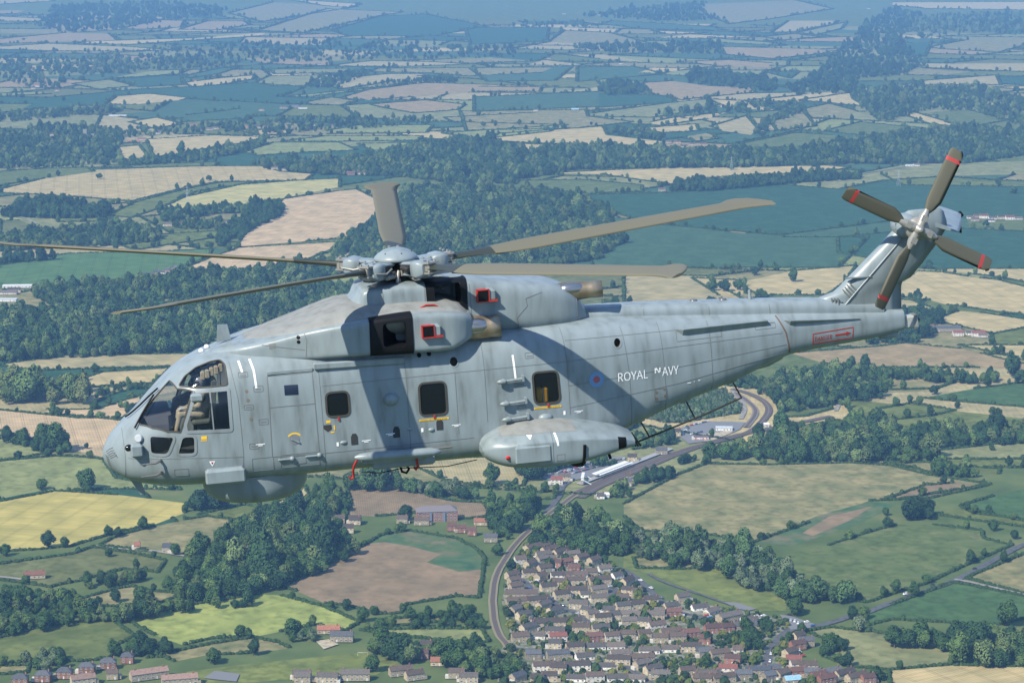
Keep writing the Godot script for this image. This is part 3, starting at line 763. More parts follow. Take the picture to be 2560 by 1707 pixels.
const ROADS := [
["road",6,[88.1,-1911.2,98.8,-1888.6,106.6,-1861.2,111.5,-1839.7,117.4,-1813.5,127.7,-1788.1,138.7,-1778.1,158.9,-1763.3]],
["road",6,[5.6,-1883.1,12.4,-1861.2,17.6,-1839.7,26.5,-1829.2,35.2,-1808.4,46.6,-1788.1,55.6,-1768.2,62.3,-1751.1]],
["road",7,[71.0,-1850.4,80.9,-1850.4,80.0,-1829.2,86.9,-1816.1,94.3,-1813.5]],
["road",6,[80.4,-1657.2,87.1,-1639.9,96.1,-1618.8,100.7,-1606.4]],
["road",5,[-3.4,-1697.2,37.1,-1685.9,78.2,-1670.3,121.5,-1697.2]],
["path",3,[111.5,-1894.2,119.6,-1874.8,132.2,-1855.7,149.7,-1834.4,163.4,-1816.1,173.3,-1803.3]],
["road",7,[182.4,-1648.1,190.5,-1692.2,207.3,-1736.3,218.5,-1745.8,234.5,-1753.1,249.9,-1765.3,266.9,-1782.6]],
["road",6.5,[264.8,-1774.6,297.5,-1811.7,348.5,-1862.6,378.8,-1900.3,424.4,-1966.4,445.7,-1992.7]],
["track",4,[359.4,-1877.4,372.5,-1867.3,408.4,-1832.6]],
["road",6,[28.7,-2078.9,37.7,-2122.8,43.8,-2153.0,47.4,-2188.0,54.6,-2208.0]],
["track",5,[-356.1,-1978.9,-327.9,-1969.5,-300.2,-1961.7,-277.5,-1948.8,-261.6,-1943.7]],
["track",4,[-419.3,-1885.2,-407.9,-1881.8,-397.5,-1877.0]],
["track",5,[246.3,-2637.7,251.8,-2582.3,251.5,-2532.6,242.6,-2484.6]],
["track",5,[316.5,-2611.6,334.3,-2596.9,357.0,-2575.1,348.9,-2525.6]],
["track",5,[-851.9,-4114.3,-830.6,-4081.1,-805.5,-4026.8]],
["road",5,[-834.7,-4872.3,-604.0,-4908.4,-378.5,-4880.3]],
["road",7,[417.5,-4580.1,551.0,-4651.7,694.1,-4763.3,799.6,-4880.3,888.5,-4982.1]],
["yard",0,[173.6,-2437.9,208.2,-2472.4,246.4,-2467.4,236.8,-2433.0,204.9,-2380.9,179.0,-2367.0,172.7,-2394.9]],
["yard",0,[28.7,-2224.2,52.9,-2261.5,89.2,-2308.7,112.3,-2308.7,108.7,-2274.2,77.4,-2228.3,54.6,-2208.0,47.4,-2188.0]],
["sand",0,[196.8,-2409.1,223.4,-2425.8,228.1,-2418.6,204.9,-2380.9,195.6,-2380.9]],
["yard",0,[166.7,-1813.0,176.9,-1810.5,190.3,-1795.1,183.9,-1790.1,174.8,-1795.1]],
["yard",0,[206.4,-1780.1,215.4,-1775.1,230.5,-1755.5,225.7,-1745.8,210.7,-1741.1,208.6,-1760.4]],
["yard",0,[-218.7,-1626.8,-212.6,-1643.4,-194.0,-1636.0,-194.5,-1618.9]],
["sand",0,[-146.2,-1712.9,-136.7,-1716.9,-128.5,-1704.9,-138.5,-1693.0]]]
const RAILWAYS := [
[7,[0.6,-1679.2,-4.4,-1707.5,-9.6,-1728.3,-13.7,-1767.0,-15.4,-1816.5,-14.4,-1863.9,-10.5,-1908.6,-0.8,-1966.0,11.0,-2015.5,29.5,-2076.3,44.0,-2115.8,62.4,-2166.3,87.8,-2212.5,114.0,-2253.6]],
[9,[62.5,-2145.4,81.8,-2188.0,110.9,-2236.5,143.3,-2287.0,160.1,-2315.3,188.5,-2355.6,223.0,-2397.2,267.9,-2436.4,304.4,-2467.4,340.6,-2497.6]],
[9,[60.1,-2162.6,90.7,-2220.1,111.7,-2253.1,144.1,-2300.0,177.4,-2344.2,199.7,-2367.0]],
[8,[171.8,-2337.5,222.4,-2390.2,249.0,-2428.2,267.3,-2482.4,276.5,-2523.3,277.6,-2560.2,272.0,-2592.6,260.2,-2623.1,247.1,-2641.7]],
[7,[244.1,-2442.8,257.5,-2492.5,262.7,-2533.8,257.4,-2581.7,249.7,-2620.3]]]
const CARS := [[32.7,-2230.3,37],[35.7,-2232.9,43],[38.7,-2235.6,37],[44.7,-2240.8,40],[47.8,-2243.5,36],[50.8,-2246.2,44],[53.8,-2248.8,38],[56.9,-2251.5,40],[59.9,-2254.2,36],[63.0,-2256.8,40],[66.1,-2259.5,39],[69.2,-2262.2,40],[72.2,-2264.9,41],[78.4,-2270.3,42],[81.5,-2273.1,38],[84.7,-2275.8,40],[90.9,-2281.2,44],[94.0,-2284.0,36],[97.2,-2286.7,40],[100.3,-2289.5,44],[103.5,-2292.3,42],[106.7,-2295.0,42],[109.8,-2297.8,39],[46.6,-2243.9,36],[50.8,-2248.3,40],[52.9,-2250.5,43],[55.0,-2252.7,38],[57.2,-2254.9,39],[61.4,-2259.3,43],[63.6,-2261.5,41],[65.7,-2263.7,41],[67.9,-2265.9,39],[70.0,-2268.2,37],[72.2,-2270.4,39],[74.3,-2272.6,39],[78.6,-2277.1,40],[80.8,-2279.4,36],[83.0,-2281.6,37],[85.2,-2283.9,40],[87.3,-2286.1,41],[51.4,-2242.5,38],[53.3,-2244.4,42],[55.3,-2246.2,37],[57.2,-2248.1,39],[59.2,-2250.0,40],[63.1,-2253.8,38],[65.0,-2255.7,36],[67.0,-2257.6,43],[68.9,-2259.5,41],[70.9,-2261.4,37],[72.9,-2263.3,39],[74.8,-2265.2,39],[59.2,-2238.1,38],[61.0,-2240.2,44],[62.9,-2242.3,39],[64.7,-2244.4,36],[68.4,-2248.6,42],[70.3,-2250.7,39],[72.1,-2252.8,39],[74.0,-2254.9,43],[77.7,-2259.2,39],[79.6,-2261.3,42],[81.5,-2263.4,43],[83.3,-2265.6,36],[85.2,-2267.7,39],[87.1,-2269.9,39],[89.0,-2272.0,40],[91.1,-2281.0,37],[93.2,-2283.6,42],[95.3,-2286.1,36],[97.4,-2288.7,37],[99.5,-2291.3,38],[174.4,-2404.3,3],[175.8,-2409.8,1],[177.3,-2415.4,4],[178.7,-2421.0,0],[180.2,-2426.6,2],[181.6,-2432.2,-3],[183.1,-2437.9,0],[182.6,-2445.2,29],[187.7,-2450.3,28],[190.2,-2452.9,30],[192.8,-2455.5,26],[195.4,-2458.0,33],[198.0,-2460.6,32],[200.5,-2463.2,29],[203.1,-2465.8,29],[205.7,-2468.4,26],[185.2,-2409.1,30],[192.0,-2415.4,32],[195.4,-2418.6,34],[15.7,-1866.6,-40],[14.2,-1849.0,-60],[20.2,-1827.8,0],[32.4,-1821.8,0],[35.0,-1800.7,-50],[85.7,-1838.4,0],[79.1,-1854.4,10],[117.7,-1823.9,-30],[111.3,-1850.4,-50],[23.2,-1744.4,0],[31.5,-1746.8,0],[66.8,-1795.7,20],[69.4,-1788.1,0],[104.5,-1756.0,0],[125.0,-1770.7,10],[90.7,-1754.8,0],[149.5,-1775.6,0],[152.1,-1770.7,0],[155.5,-1768.2,0],[45.3,-1679.2,0],[41.2,-1713.3,0],[-0.6,-1746.3,0],[149.6,-1776.4,0],[152.1,-1771.4,0],[155.9,-1768.9,10],[163.1,-1755.5,0],[168.9,-1755.5,0],[190.2,-1765.3,20],[193.4,-1775.1,0],[188.2,-1773.9,0],[213.2,-1762.8,80],[215.9,-1760.4,80],[217.8,-1755.5,80],[224.8,-1759.1,0],[196.0,-1678.7,0],[269.9,-1787.6,20],[312.1,-1832.6,20],[143.4,-1707.1,0],[211.7,-1676.5,0],[210.0,-1685.5,0],[213.5,-1777.6,0],[312.6,-1835.4,25],[338.0,-1859.7,25],[380.8,-1906.4,25],[270.2,-1789.7,30],[104.1,-1872.1,-45],[114.5,-1826.5,-40],[39.5,-1802.0,-45],[50.8,-1780.6,-45],[189.3,-1681.0,80],[186.7,-1663.3,80],[228.3,-1749.5,10]]
const VILLAGE := [-4,-1889,13,-1985,35,-1967,66,-1943,89,-1911,107,-1867,119,-1816,142,-1819,162,-1798,187,-1788,213,-1763,198,-1627,248,-1602,234,-1594,-11,-1594,-8,-1693,-1,-1727,-8,-1814]
const LANDMARKS := [["the long wood",-408,-3090],["the pink wheat field",-357,-4105],["the yellow barley field",-369,-2080],["the village",61,-1788],["the railway station",81,-2232],["the works yard",204,-2419],["the ploughed field",-98,-1898],["the orange roofed house",-388,-1882],["the big dry grass field",218,-2162],["the straight road",337,-1853],["the playing field",173,-1859],["the large stubble field",642,-3321],["the grey roofed barn",554,-3004],["the dark green crop fields",501,-4222],["the stone church tower",-974,-5460],["the pale barley field",-504,-4410],["the bright green crop field",-609,-3528],["the sports pitch",-167,-1652],["the light hay fields",-464,-5362],["the brick apartment block",-67,-2063],["the far brown fields",-276,-6746],["the far wooded ridge",1391,-9349],["the distant hills",-1741,-11043],["the far stubble strip",2238,-12140],["the slate roofed farm",-127,-1714]]
const VILLAGE_MARKS := [["the single track railway",-5,-1814],["the playing field",123,-1827],["the curving street",39,-1798],["the terrace by the street bend",10,-1829],["the main road",106,-1850],["the copper beech",86,-1711],["the slate roofed pair",24,-1675],["the tall yellow green shrub",117,-1664],["the white caravans",212,-1775],["the church lane trees",178,-1704],["the village edge paddock",232,-1681],["the brick terrace",124,-1727],["the long low terrace",36,-1648]]

func _ready() -> void:
	rng.seed = 20
	set_camera_and_light()
	build_land()
	build_helicopter()

func set_camera_and_light() -> void:
	var cam := Camera3D.new()
	cam.name = "camera"
	cam.fov = 16.194
	cam.near = 0.5
	cam.far = 60000.0
	cam.position = Vector3(0, CAMERA_HEIGHT, 0)
	cam.rotation_degrees = Vector3(-10.513, 0, 0)
	cam.current = true
	add_child(cam)
	var sky_mat := ProceduralSkyMaterial.new()
	sky_mat.sky_top_color = lin(0.16, 0.29, 0.56)
	sky_mat.sky_horizon_color = lin(0.50, 0.66, 0.90)
	sky_mat.sky_curve = 0.12
	sky_mat.ground_bottom_color = lin(0.12, 0.14, 0.10)
	sky_mat.ground_horizon_color = lin(0.45, 0.60, 0.80)
	sky_mat.sun_angle_max = 1.0
	var sky := Sky.new()
	sky.sky_material = sky_mat
	var env := Environment.new()
	env.background_mode = Environment.BG_SKY
	env.sky = sky
	env.tonemap_mode = Environment.TONE_MAPPER_LINEAR
	env.tonemap_exposure = 1.88
	env.background_energy_multiplier = 0.85
	env.fog_enabled = true
	env.fog_density = 0.000066
	env.fog_light_color = lin(0.30, 0.60, 1.0)
	env.sdfgi_enabled = true
	env.ssao_enabled = true
	env.ssil_enabled = true
	var we := WorldEnvironment.new()
	we.name = "air"
	we.environment = env
	add_child(we)
	var sun := DirectionalLight3D.new()
	sun.name = "sun"
	sun.light_energy = 1.25
	sun.light_color = lin(1.0, 0.93, 0.80)
	sun.light_angular_distance = 0.5
	sun.shadow_enabled = true
	add_child(sun)
	sun.look_at_from_position(Vector3(-0.50, 0.68, 0.54) * 100.0, Vector3.ZERO)

# ================================================================ the land
const FIELD_COLOURS := {
	"stub": [0.40, 0.32, 0.155], "stub2": [0.32, 0.27, 0.135], "wheat": [0.45, 0.33, 0.185], "wheat2": [0.38, 0.30, 0.145], "barley": [0.38, 0.32, 0.10], "barley2": [0.39, 0.345, 0.14],
	"hay": [0.205, 0.222, 0.085], "hay2": [0.24, 0.268, 0.075], "hay3": [0.19, 0.195, 0.085], "past": [0.118, 0.140, 0.042], "past2": [0.104, 0.135, 0.044], "rough": [0.125, 0.135, 0.05],
	"pitch": [0.14, 0.163, 0.046], "dry": [0.21, 0.19, 0.085], "dry2": [0.205, 0.19, 0.085], "crop": [0.034, 0.082, 0.043], "crop2": [0.055, 0.105, 0.054], "crop3": [0.08, 0.145, 0.052],
	"plough": [0.215, 0.158, 0.093], "brown": [0.27, 0.205, 0.105], "lush": [0.062, 0.112, 0.040], "sprout": [0.09, 0.13, 0.055]}

func field_material(kind: String) -> StandardMaterial3D:
	if mats.has("field_" + kind):
		return mats["field_" + kind]
	var c: Array = FIELD_COLOURS[kind]
	var k := FIELD_COLOURS.keys().find(kind)
	var spread := 0.22
	var other := [c[0] * 1.0, c[1] * 1.0, c[2] * 1.0]
	if kind in ["dry", "dry2", "rough", "hay3", "hay2", "past", "past2", "sprout", "pitch"]:
		spread = 0.30
	var lo := lin(c[0] * (1.0 - spread * 1.2), c[1] * (1.0 - spread), c[2] * (1.0 - spread))
	var hi := lin(minf(1.0, c[0] * (1.0 + spread * 1.25)), minf(1.0, c[1] * (1.0 + spread)), c[2] * (1.0 + spread))
	if kind in ["dry2", "dry", "past2", "rough"]:
		hi = lin(0.30, 0.25, 0.12) if kind.begins_with("dry") else lin(0.15, 0.16, 0.065)
		lo = lin(0.11, 0.13, 0.055) if kind.begins_with("dry") else lo
	if kind == "sprout":
		hi = lin(0.18, 0.145, 0.09)
		lo = lin(0.035, 0.10, 0.05)
	var mid := lin(c[0], c[1], c[2])
	var m := mat("field_" + kind, Color.WHITE, 1.0)
	m.metallic_specular = 0.1
	m.albedo_texture = noise_tex(k * 7 + 3, 0.012, [lo, lo.lerp(mid, 0.6), mid, mid.lerp(hi, 0.6), hi], 512, 6)
	m.uv1_scale = Vector3(1.0 / 260.0, 1.0 / 260.0, 1.0)
	m.detail_enabled = true
	m.detail_blend_mode = BaseMaterial3D.BLEND_MODE_MUL
	m.detail_uv_layer = BaseMaterial3D.DETAIL_UV_2
	m.detail_albedo = row_texture(kind)
	m.uv2_scale = Vector3(1.0 / 96.0, 1.0 / 96.0, 1.0)
	return m

var row_tex := {}
# drill rows, tramlines and uneven growth, 96 m to the tile
func row_texture(kind: String) -> Texture2D:
	var style := "grass"
	if kind in ["barley", "barley2", "wheat", "wheat2", "stub", "stub2", "crop3"]:
		style = "corn"
	elif kind in ["plough", "brown", "crop", "crop2", "sprout"]:
		style = "rows"
	if row_tex.has(style):
		return row_tex[style]
	var n := FastNoiseLite.new()
	n.seed = 5
	n.frequency = 0.02
	n.fractal_octaves = 4
	var im := Image.create(384, 384, false, Image.FORMAT_RGB8)
	for y in 384:
		for x in 384:
			var w := n.get_noise_2d(x, y) * (1.0 - smoothstep(300.0, 383.0, float(x))) * (1.0 - smoothstep(300.0, 383.0, float(y)))
			var v := 0.95
			if style == "corn":
				v += 0.035 * sin(TAU * x / 12.0) + 0.10 * n.get_noise_2d(x * 0.2, y * 3.0) 
				if x % 96 < 3 or (x % 96 > 7 and x % 96 < 11):
					v -= 0.13
			elif style == "rows":
				v += 0.05 * sin(TAU * x / 8.0) + 0.12 * w
			else:
				v += 0.20 * w + rng.randf_range(-0.04, 0.04)
			v = clampf(v, 0.0, 1.0)
			im.set_pixel(x, y, Color(v, v, v))
	row_tex[style] = ImageTexture.create_from_image(im)
	return row_tex[style]

func flat_polygon(p: Array, turn := 0.0) -> ArrayMesh:
	var pts := PackedVector2Array()
	for i in range(0, p.size(), 2):
		pts.append(Vector2(p[i], p[i + 1]))
	var t := Geometry2D.triangulate_polygon(pts)
	var st := new_st()
	for i in range(0, t.size(), 3):
		var a := pts[t[i]]
		var b := pts[t[i + 1]]
		var c := pts[t[i + 2]]
		if (b - a).cross(c - a) < 0.0:
			var s := b
			b = c
			c = s
		for q in [a, b, c]:
			st.set_uv(q)
			st.set_uv2(q.rotated(turn))
			st.set_normal(Vector3.UP)
			st.add_vertex(Vector3(q.x, 0, q.y))
	return st.commit()

func strip(p: Array, w: float, st: SurfaceTool = null, off := 0.0, y := 0.0) -> SurfaceTool:
	if st == null:
		st = new_st()
	var c := smooth_line(p)
	var l := PackedVector2Array()
	var r := PackedVector2Array()
	for i in c.size():
		var d := (c[mini(i + 1, c.size() - 1)] - c[maxi(i - 1, 0)]).normalized()
		var n := Vector2(-d.y, d.x)
		l.append(c[i] + n * (off - w * 0.5))
		r.append(c[i] + n * (off + w * 0.5))
	st.set_smooth_group(-1)
	for i in c.size() - 1:
		quad(st, Vector3(l[i].x, y, l[i].y), Vector3(l[i + 1].x, y, l[i + 1].y), Vector3(r[i + 1].x, y, r[i + 1].y), Vector3(r[i].x, y, r[i].y))
	return st

func smooth_line(p: Array) -> PackedVector2Array:
	var cv := Curve2D.new()
	var n := p.size() / 2
	for i in n:
		var a := Vector2(p[2 * maxi(i - 1, 0)], p[2 * maxi(i - 1, 0) + 1])
		var b := Vector2(p[2 * mini(i + 1, n - 1)], p[2 * mini(i + 1, n - 1) + 1])
		var t := (b - a) / 6.0
		cv.add_point(Vector2(p[2 * i], p[2 * i + 1]), -t, t)
	return cv.tessellate(5, 2)

# ---------------------------------------------------------------- trees
var crowns := []
var trunks := []
var bush: ArrayMesh

func leaf_mat(called: String, r: float, g: float, b: float) -> StandardMaterial3D:
	var m := mat(called, lin(r, g, b), 0.9)
	m.metallic_specular = 0.15
	m.vertex_color_use_as_albedo = true
	m.backlight_enabled = true
	m.backlight = Color(0.35, 0.4, 0.15)
	return m

# a crown one metre wide made of leaf clumps on several lobes round a dense inside
func make_crown(form: int, seed_: int) -> ArrayMesh:
	var r := RandomNumberGenerator.new()
	r.seed = seed_
	var lobes := []
	var tall: float = [0.85, 0.75, 1.15, 0.95, 0.8, 1.5][form]
	lobes.append([Vector3(0, 0.16 + tall * 0.42, 0), 0.30])
	for i in 11:
		var a := r.randf() * TAU
		var hgt := r.randf_range(0.18, 0.88)
		var wide := sin(clampf(hgt, 0.12, 1.0) * PI * 0.86 + 0.3)
		var d := r.randf_range(0.10, 0.32) * wide
		lobes.append([Vector3(cos(a) * d, 0.12 + tall * hgt * 0.88, sin(a) * d), r.randf_range(0.13, 0.21) * (0.7 + 0.4 * wide)])
	var st := new_st()
	for lb in lobes:
		var c: Vector3 = lb[0]
		var rad: float = lb[1]
		# inside: a dented low sphere
		var rr := rad * 0.86
		var rings := []
		for j in 5:
			var ph: float = PI * (j + 0.25) / 4.5
			var ring := PackedVector3Array()
			for k in 7:
				var th := TAU * k / 7.0 + j
				ring.append(c + Vector3(sin(ph) * cos(th), cos(ph), sin(ph) * sin(th)) * rr * r.randf_range(0.85, 1.08))
			rings.append(ring)
		st.set_color(Color.WHITE)
		st.set_smooth_group(-1)
		for j in 4:
			for k in 7:
				var k2 := (k + 1) % 7
				for q in [[rings[j][k], rings[j][k2], rings[j + 1][k2]], [rings[j][k], rings[j + 1][k2], rings[j + 1][k]]]:
					var nn: Vector3 = ((q[0] + q[1] + q[2]) / 3.0 - c).normalized()
					for v in q:
						st.set_normal((nn + (v - c).normalized() * 0.4).normalized())
						st.add_vertex(v)
		# outside: leaf clumps
		var n := int(190.0 * rad * rad / 0.04)
		for i in n:
			var d := Vector3(r.randfn(), r.randfn() + 0.25, r.randfn()).normalized()
			var p := c + d * rad * r.randf_range(0.82, 1.12)
			var u := d.cross(Vector3(r.randfn(), r.randfn(), r.randfn())).normalized()
			var v := (d.cross(u) + d * r.randf_range(-0.8, 0.8)).normalized()
			var s := r.randf_range(0.022, 0.048)
			var t := r.randf_range(0.8, 1.2)
			st.set_color(Color(t * r.randf_range(0.94, 1.06), t, t * r.randf_range(0.85, 1.05)))
			var nn := (d * 1.0 + Vector3(0, 0.2, 0) + Vector3(r.randfn(), r.randfn(), r.randfn()) * 0.3).normalized()
			for q in [p - u * s, p + v * s * 0.8, p + u * s, p - u * s, p + u * s, p - v * s * 0.8]:
				st.set_normal(nn)
				st.add_vertex(q)
	return st.commit()

func make_trunk(tall: float, seed_: int) -> ArrayMesh:
	var r := RandomNumberGenerator.new()
	r.seed = seed_
	var st := new_st()
	tube(st, [Vector3(0, -0.05, 0), Vector3(0.005, 0.12, 0), Vector3(0.01, 0.25, 0.01), Vector3(0, 0.12 + tall * 0.45, 0)], [0.045, 0.032, 0.026, 0.01], 7)
	for i in 4:
		var a := TAU * i / 4.0 + r.randf()
		tube(st, [Vector3(0, 0.18 + 0.05 * i, 0), Vector3(cos(a) * 0.14, 0.34 + 0.06 * i, sin(a) * 0.14), Vector3(cos(a) * 0.25, 0.42 + 0.08 * i, sin(a) * 0.25)], [0.02, 0.012, 0.005], 5)
	return done(st)

func make_bush(seed_: int, leaves: int) -> ArrayMesh:
	var r := RandomNumberGenerator.new()
	r.seed = seed_
	var st := new_st()
	for i in leaves:
		var d := Vector3(r.randfn(), absf(r.randfn()) * 0.9, r.randfn()).normalized()
		var p := Vector3(0, 0.25, 0) + d * Vector3(0.5, 0.62, 0.5) * r.randf_range(0.75, 1.05)
		var u := d.cross(Vector3(r.randfn(), r.randfn(), r.randfn())).normalized()
		var v := (d.cross(u) + d * r.randf_range(-0.5, 0.5)).normalized()
		var s := r.randf_range(0.22, 0.34)
		var t := r.randf_range(0.7, 1.2)
		st.set_color(Color(t, t, t))
		var nn := (d + Vector3(0, 0.25, 0)).normalized()
		for q in [p - u * s, p + v * s, p + u * s, p - u * s, p + u * s, p - v * s]:
			st.set_normal(nn)
			st.add_vertex(q)
	return st.commit()

const TREE_TINTS := {
	"dark": [[0.039, 0.082, 0.03], [0.055, 0.107, 0.034], [0.032, 0.068, 0.03]],
	"mix": [[0.057, 0.109, 0.034], [0.097, 0.154, 0.046], [0.046, 0.091, 0.032], [0.131, 0.18, 0.066], [0.039, 0.08, 0.032]],
	"willow": [[0.131, 0.177, 0.091], [0.059, 0.112, 0.039], [0.165, 0.211, 0.114], [0.078, 0.135, 0.048]],
	"pale": [[0.148, 0.192, 0.064], [0.182, 0.217, 0.08], [0.103, 0.154, 0.05]]}

func to_points(p: Array) -> PackedVector2Array:
	var pts := PackedVector2Array()
	for i in range(0, p.size(), 2):
		pts.append(Vector2(p[i], p[i + 1]))
	return pts

func seen(x: float, z: float) -> bool:
	return absf(x) < -z * 0.2175 + 25.0 and z < -1560.0

# the landmark that lies nearest, told in words
func near_place(q: Vector2, marks: Array = LANDMARKS) -> String:
	var best := ""
	var least := 1e12
	for m in marks:
		var d := q.distance_to(Vector2(m[1], m[2])) / maxf(500.0, -m[2])
		if d < least:
			least = d
			best = m[0]
	return best

func two_places(q: Vector2) -> String:
	var first := near_place(q)
	var rest := []
	for m in LANDMARKS:
		if m[0] != first:
			rest.append(m)
	return "%s and %s" % [first, near_place(q, rest)]

const WOOD_NAMES := {"dark": "dark green", "mix": "mid green", "willow": "grey green", "pale": "pale green"}

func build_trees() -> void:
	for f in 6:
		crowns.append(make_crown(f, 100 + f))
		trunks.append(make_trunk([0.85, 0.75, 1.15, 0.95, 0.8, 1.5][f], 200 + f))
	var bark := mat("bark", lin(0.09, 0.075, 0.055), 0.95)
	var all := []   # distance, position, width, form, tint, kind, wood
	var heli_shadow := Rect2(-1, -1, 0, 0)
	var patch_noise := FastNoiseLite.new()
	patch_noise.seed = 31
	patch_noise.frequency = 0.012
	var lines := []
	for r in RAILWAYS:
		var c := smooth_line(r[1])
		for k in c.size() - 1:
			for j in 4:
				lines.append(c[k].lerp(c[k + 1], j / 4.0))
	for r in ROADS:
		if r[1] >= 6:
			var c := to_points(r[2])
			for k in c.size() - 1:
				var n := int(c[k].distance_to(c[k + 1]) / 8.0) + 1
				for j in n:
					lines.append(c[k].lerp(c[k + 1], float(j) / n))
	for wi in WOODS.size():
		var w: Array = WOODS[wi]
		var pts := to_points(w[3])
		var h: float = w[1]
		var lo := pts[0]
		var hi := pts[0]
		for q in pts:
			lo = lo.min(q)
			hi = hi.max(q)
		var dist := -(lo.y + hi.y) * 0.5
		var far: float = clampf((dist - 4500.0) / 6000.0, 0.0, 1.0)
		var gap: float = h * (0.66 + 0.8 * far)
		var x := lo.x
		while x < hi.x:
			var z := lo.y
			while z < hi.y:
				var q := Vector2(x, z) + Vector2(rng.randf(), rng.randf()) * gap
				if rng.randf() < w[2] and Geometry2D.is_point_in_polygon(q, pts):
					var tints: Array = TREE_TINTS[w[0]]
					var pn := patch_noise.get_noise_2d(q.x, q.y)
					var wide: float = h * rng.randf_range(0.62, 1.25) * (1.0 + 0.3 * far) * (1.0 + 0.5 * pn)
					if rng.randf() < 0.12:
						wide *= rng.randf_range(1.25, 1.6)
					# ways through the woods are kept clear
					var in_way := false
					if dist < 3300.0:
						for l in lines:
							var dz: float = q.y - l.y
							if absf(q.x - l.x) < 8.0 and dz > -9.0 and dz < 30.0:
								in_way = true
								break
					if in_way:
						z += gap
						continue
					if pn > 0.42 and dist > 2600.0 and rng.randf() < 0.85:
						z += gap
						continue
					var ti := int(clampf((pn + 0.35) / 0.7 * tints.size() + rng.randf_range(-1.2, 1.2), 0, tints.size() - 1))
					all.append([-q.y if seen(q.x, q.y) else 1e6, q, wide, rng.randi() % 5 if w[0] != "pale" else [2, 5, 3][rng.randi() % 3], tints[ti], w[0], wi])
				z += gap
			x += gap
	for hp in hedge_trees:
		all.append([-hp.y, hp, rng.randf_range(6.0, 12.0) * (1.0 + 0.25 * clampf((-hp.y - 3500.0) / 5000.0, 0.0, 1.0)), rng.randi() % 5, TREE_TINTS["mix"][rng.randi() % 3], "hedge", -1])
	all.sort_custom(func(a, b): return a[0] < b[0])
	# lone trees and the nearest of the woods are single things
	var protos := {}
	var forms := ["broadleaf_tree", "broadleaf_tree", "broadleaf_tree", "broadleaf_tree", "broadleaf_tree", "poplar_tree"]
	for i in LONE_TREES.size():
		var a: Array = LONE_TREES[i]
		plant(protos, Vector2(a[0], a[1]), a[2], rng.randi() % 5, TREE_TINTS["dark" if i % 3 else "mix"][i % 3], bark, "oak_tree",
			("broad oak tree standing alone near %s" if a[2] >= 14 else "oak tree of middling size near %s" if a[2] >= 10 else "small round tree standing near %s") % near_place(Vector2(a[0], a[1])), "trees standing near %s" % near_place(Vector2(a[0], a[1])))
	var single := mini(290, all.size())
	for i in single:
		var a: Array = all[i]
		var size_word := "large " if a[2] > 11.0 else "small " if a[2] < 7.0 else ""
		var look: String = WOOD_NAMES.get(a[5], "mid green")
		var label := "%s%s tree between %s" % [size_word, look, two_places(a[1])] if a[6] >= 0 else "%s%s tree rising from a hedge near %s" % [size_word, look, near_place(a[1])]
		plant(protos, a[1], a[2], a[3], a[4], bark, "broadleaf_tree", label, label)
	for hp in far_hedge_trees:
		all.append([-hp.y, hp, rng.randf_range(6.0, 12.0), rng.randi() % 5, TREE_TINTS["mix"][rng.randi() % 3], "hedge", -1])
	# the rest: woods as masses, one object to a crown form
	var per := [[], [], [], [], [], []]
	for i in range(single, all.size()):
		per[all[i][3]].append(all[i])
	print("trees ", all.size())
	for f in 6:
		if per[f].is_empty():
			continue
		var mm := MultiMesh.new()
		mm.transform_format = MultiMesh.TRANSFORM_3D
		mm.use_colors = true
		mm.mesh = crowns[f]
		mm.instance_count = per[f].size()
		for i in per[f].size():
			var a: Array = per[f][i]
			var b := Basis(Vector3.UP, rng.randf() * TAU).scaled(Vector3(a[2], a[2] * rng.randf_range(0.8, 1.35), a[2]))
			mm.set_instance_transform(i, Transform3D(b, Vector3(a[1].x, -a[2] * 0.06, a[1].y)))
			var t := rng.randf_range(0.68, 1.32)
			mm.set_instance_color(i, Color(a[4][0] * t, a[4][1] * t, a[4][2] * t))
		var o := MultiMeshInstance3D.new()
		o.name = numbered("woodland")
		o.multimesh = mm
		o.material_override = leaf_mat("leaves_of_woods", 1, 1, 1)
		add_child(o)
		o.set_meta("kind", "stuff")
		tag(o, "distant woods and copses of leafy trees between the fields", "woodland", "woods between the fields")

func plant(protos: Dictionary, at: Vector2, wide: float, form: int, tint: Array, bark: Material, called: String, label: String, group: String) -> void:
	var key := "%d_%s_%s" % [form, str(tint), called]
	var o: Node3D
	if protos.has(key):
		o = copy_of(protos[key], label, group)
	else:
		o = thing(called, label, "tree", Vector3.ZERO, 0.0, group)
		part("trunk", trunks[form], bark, o)
		part("crown", crowns[form], leaf_mat("leaves_" + str(tint), tint[0], tint[1], tint[2]), o)
		protos[key] = o
	o.position = Vector3(at.x, 0, at.y)
	o.rotation.y = rng.randf() * TAU
	o.scale = Vector3(wide, wide * rng.randf_range(0.85, 1.12), wide)

# ---------------------------------------------------------------- hedges
var hedge_trees := []
var far_hedge_trees := []
const FIELD_WORDS := {
	"stub": "golden stubble", "stub2": "pale stubble", "wheat": "ripe wheat", "wheat2": "ripe wheat", "barley": "yellow barley", "barley2": "pale barley", "hay": "light green hay", "hay2": "light green hay",
	"hay3": "faded hay", "past": "green pasture", "past2": "green pasture", "rough": "rough pasture", "dry": "dry grass", "dry2": "dry grass", "crop": "dark green crop", "crop2": "dark green crop", "crop3": "bright green crop", "lush": "lush green grass",
	"plough": "bare brown", "brown": "bare brown"}

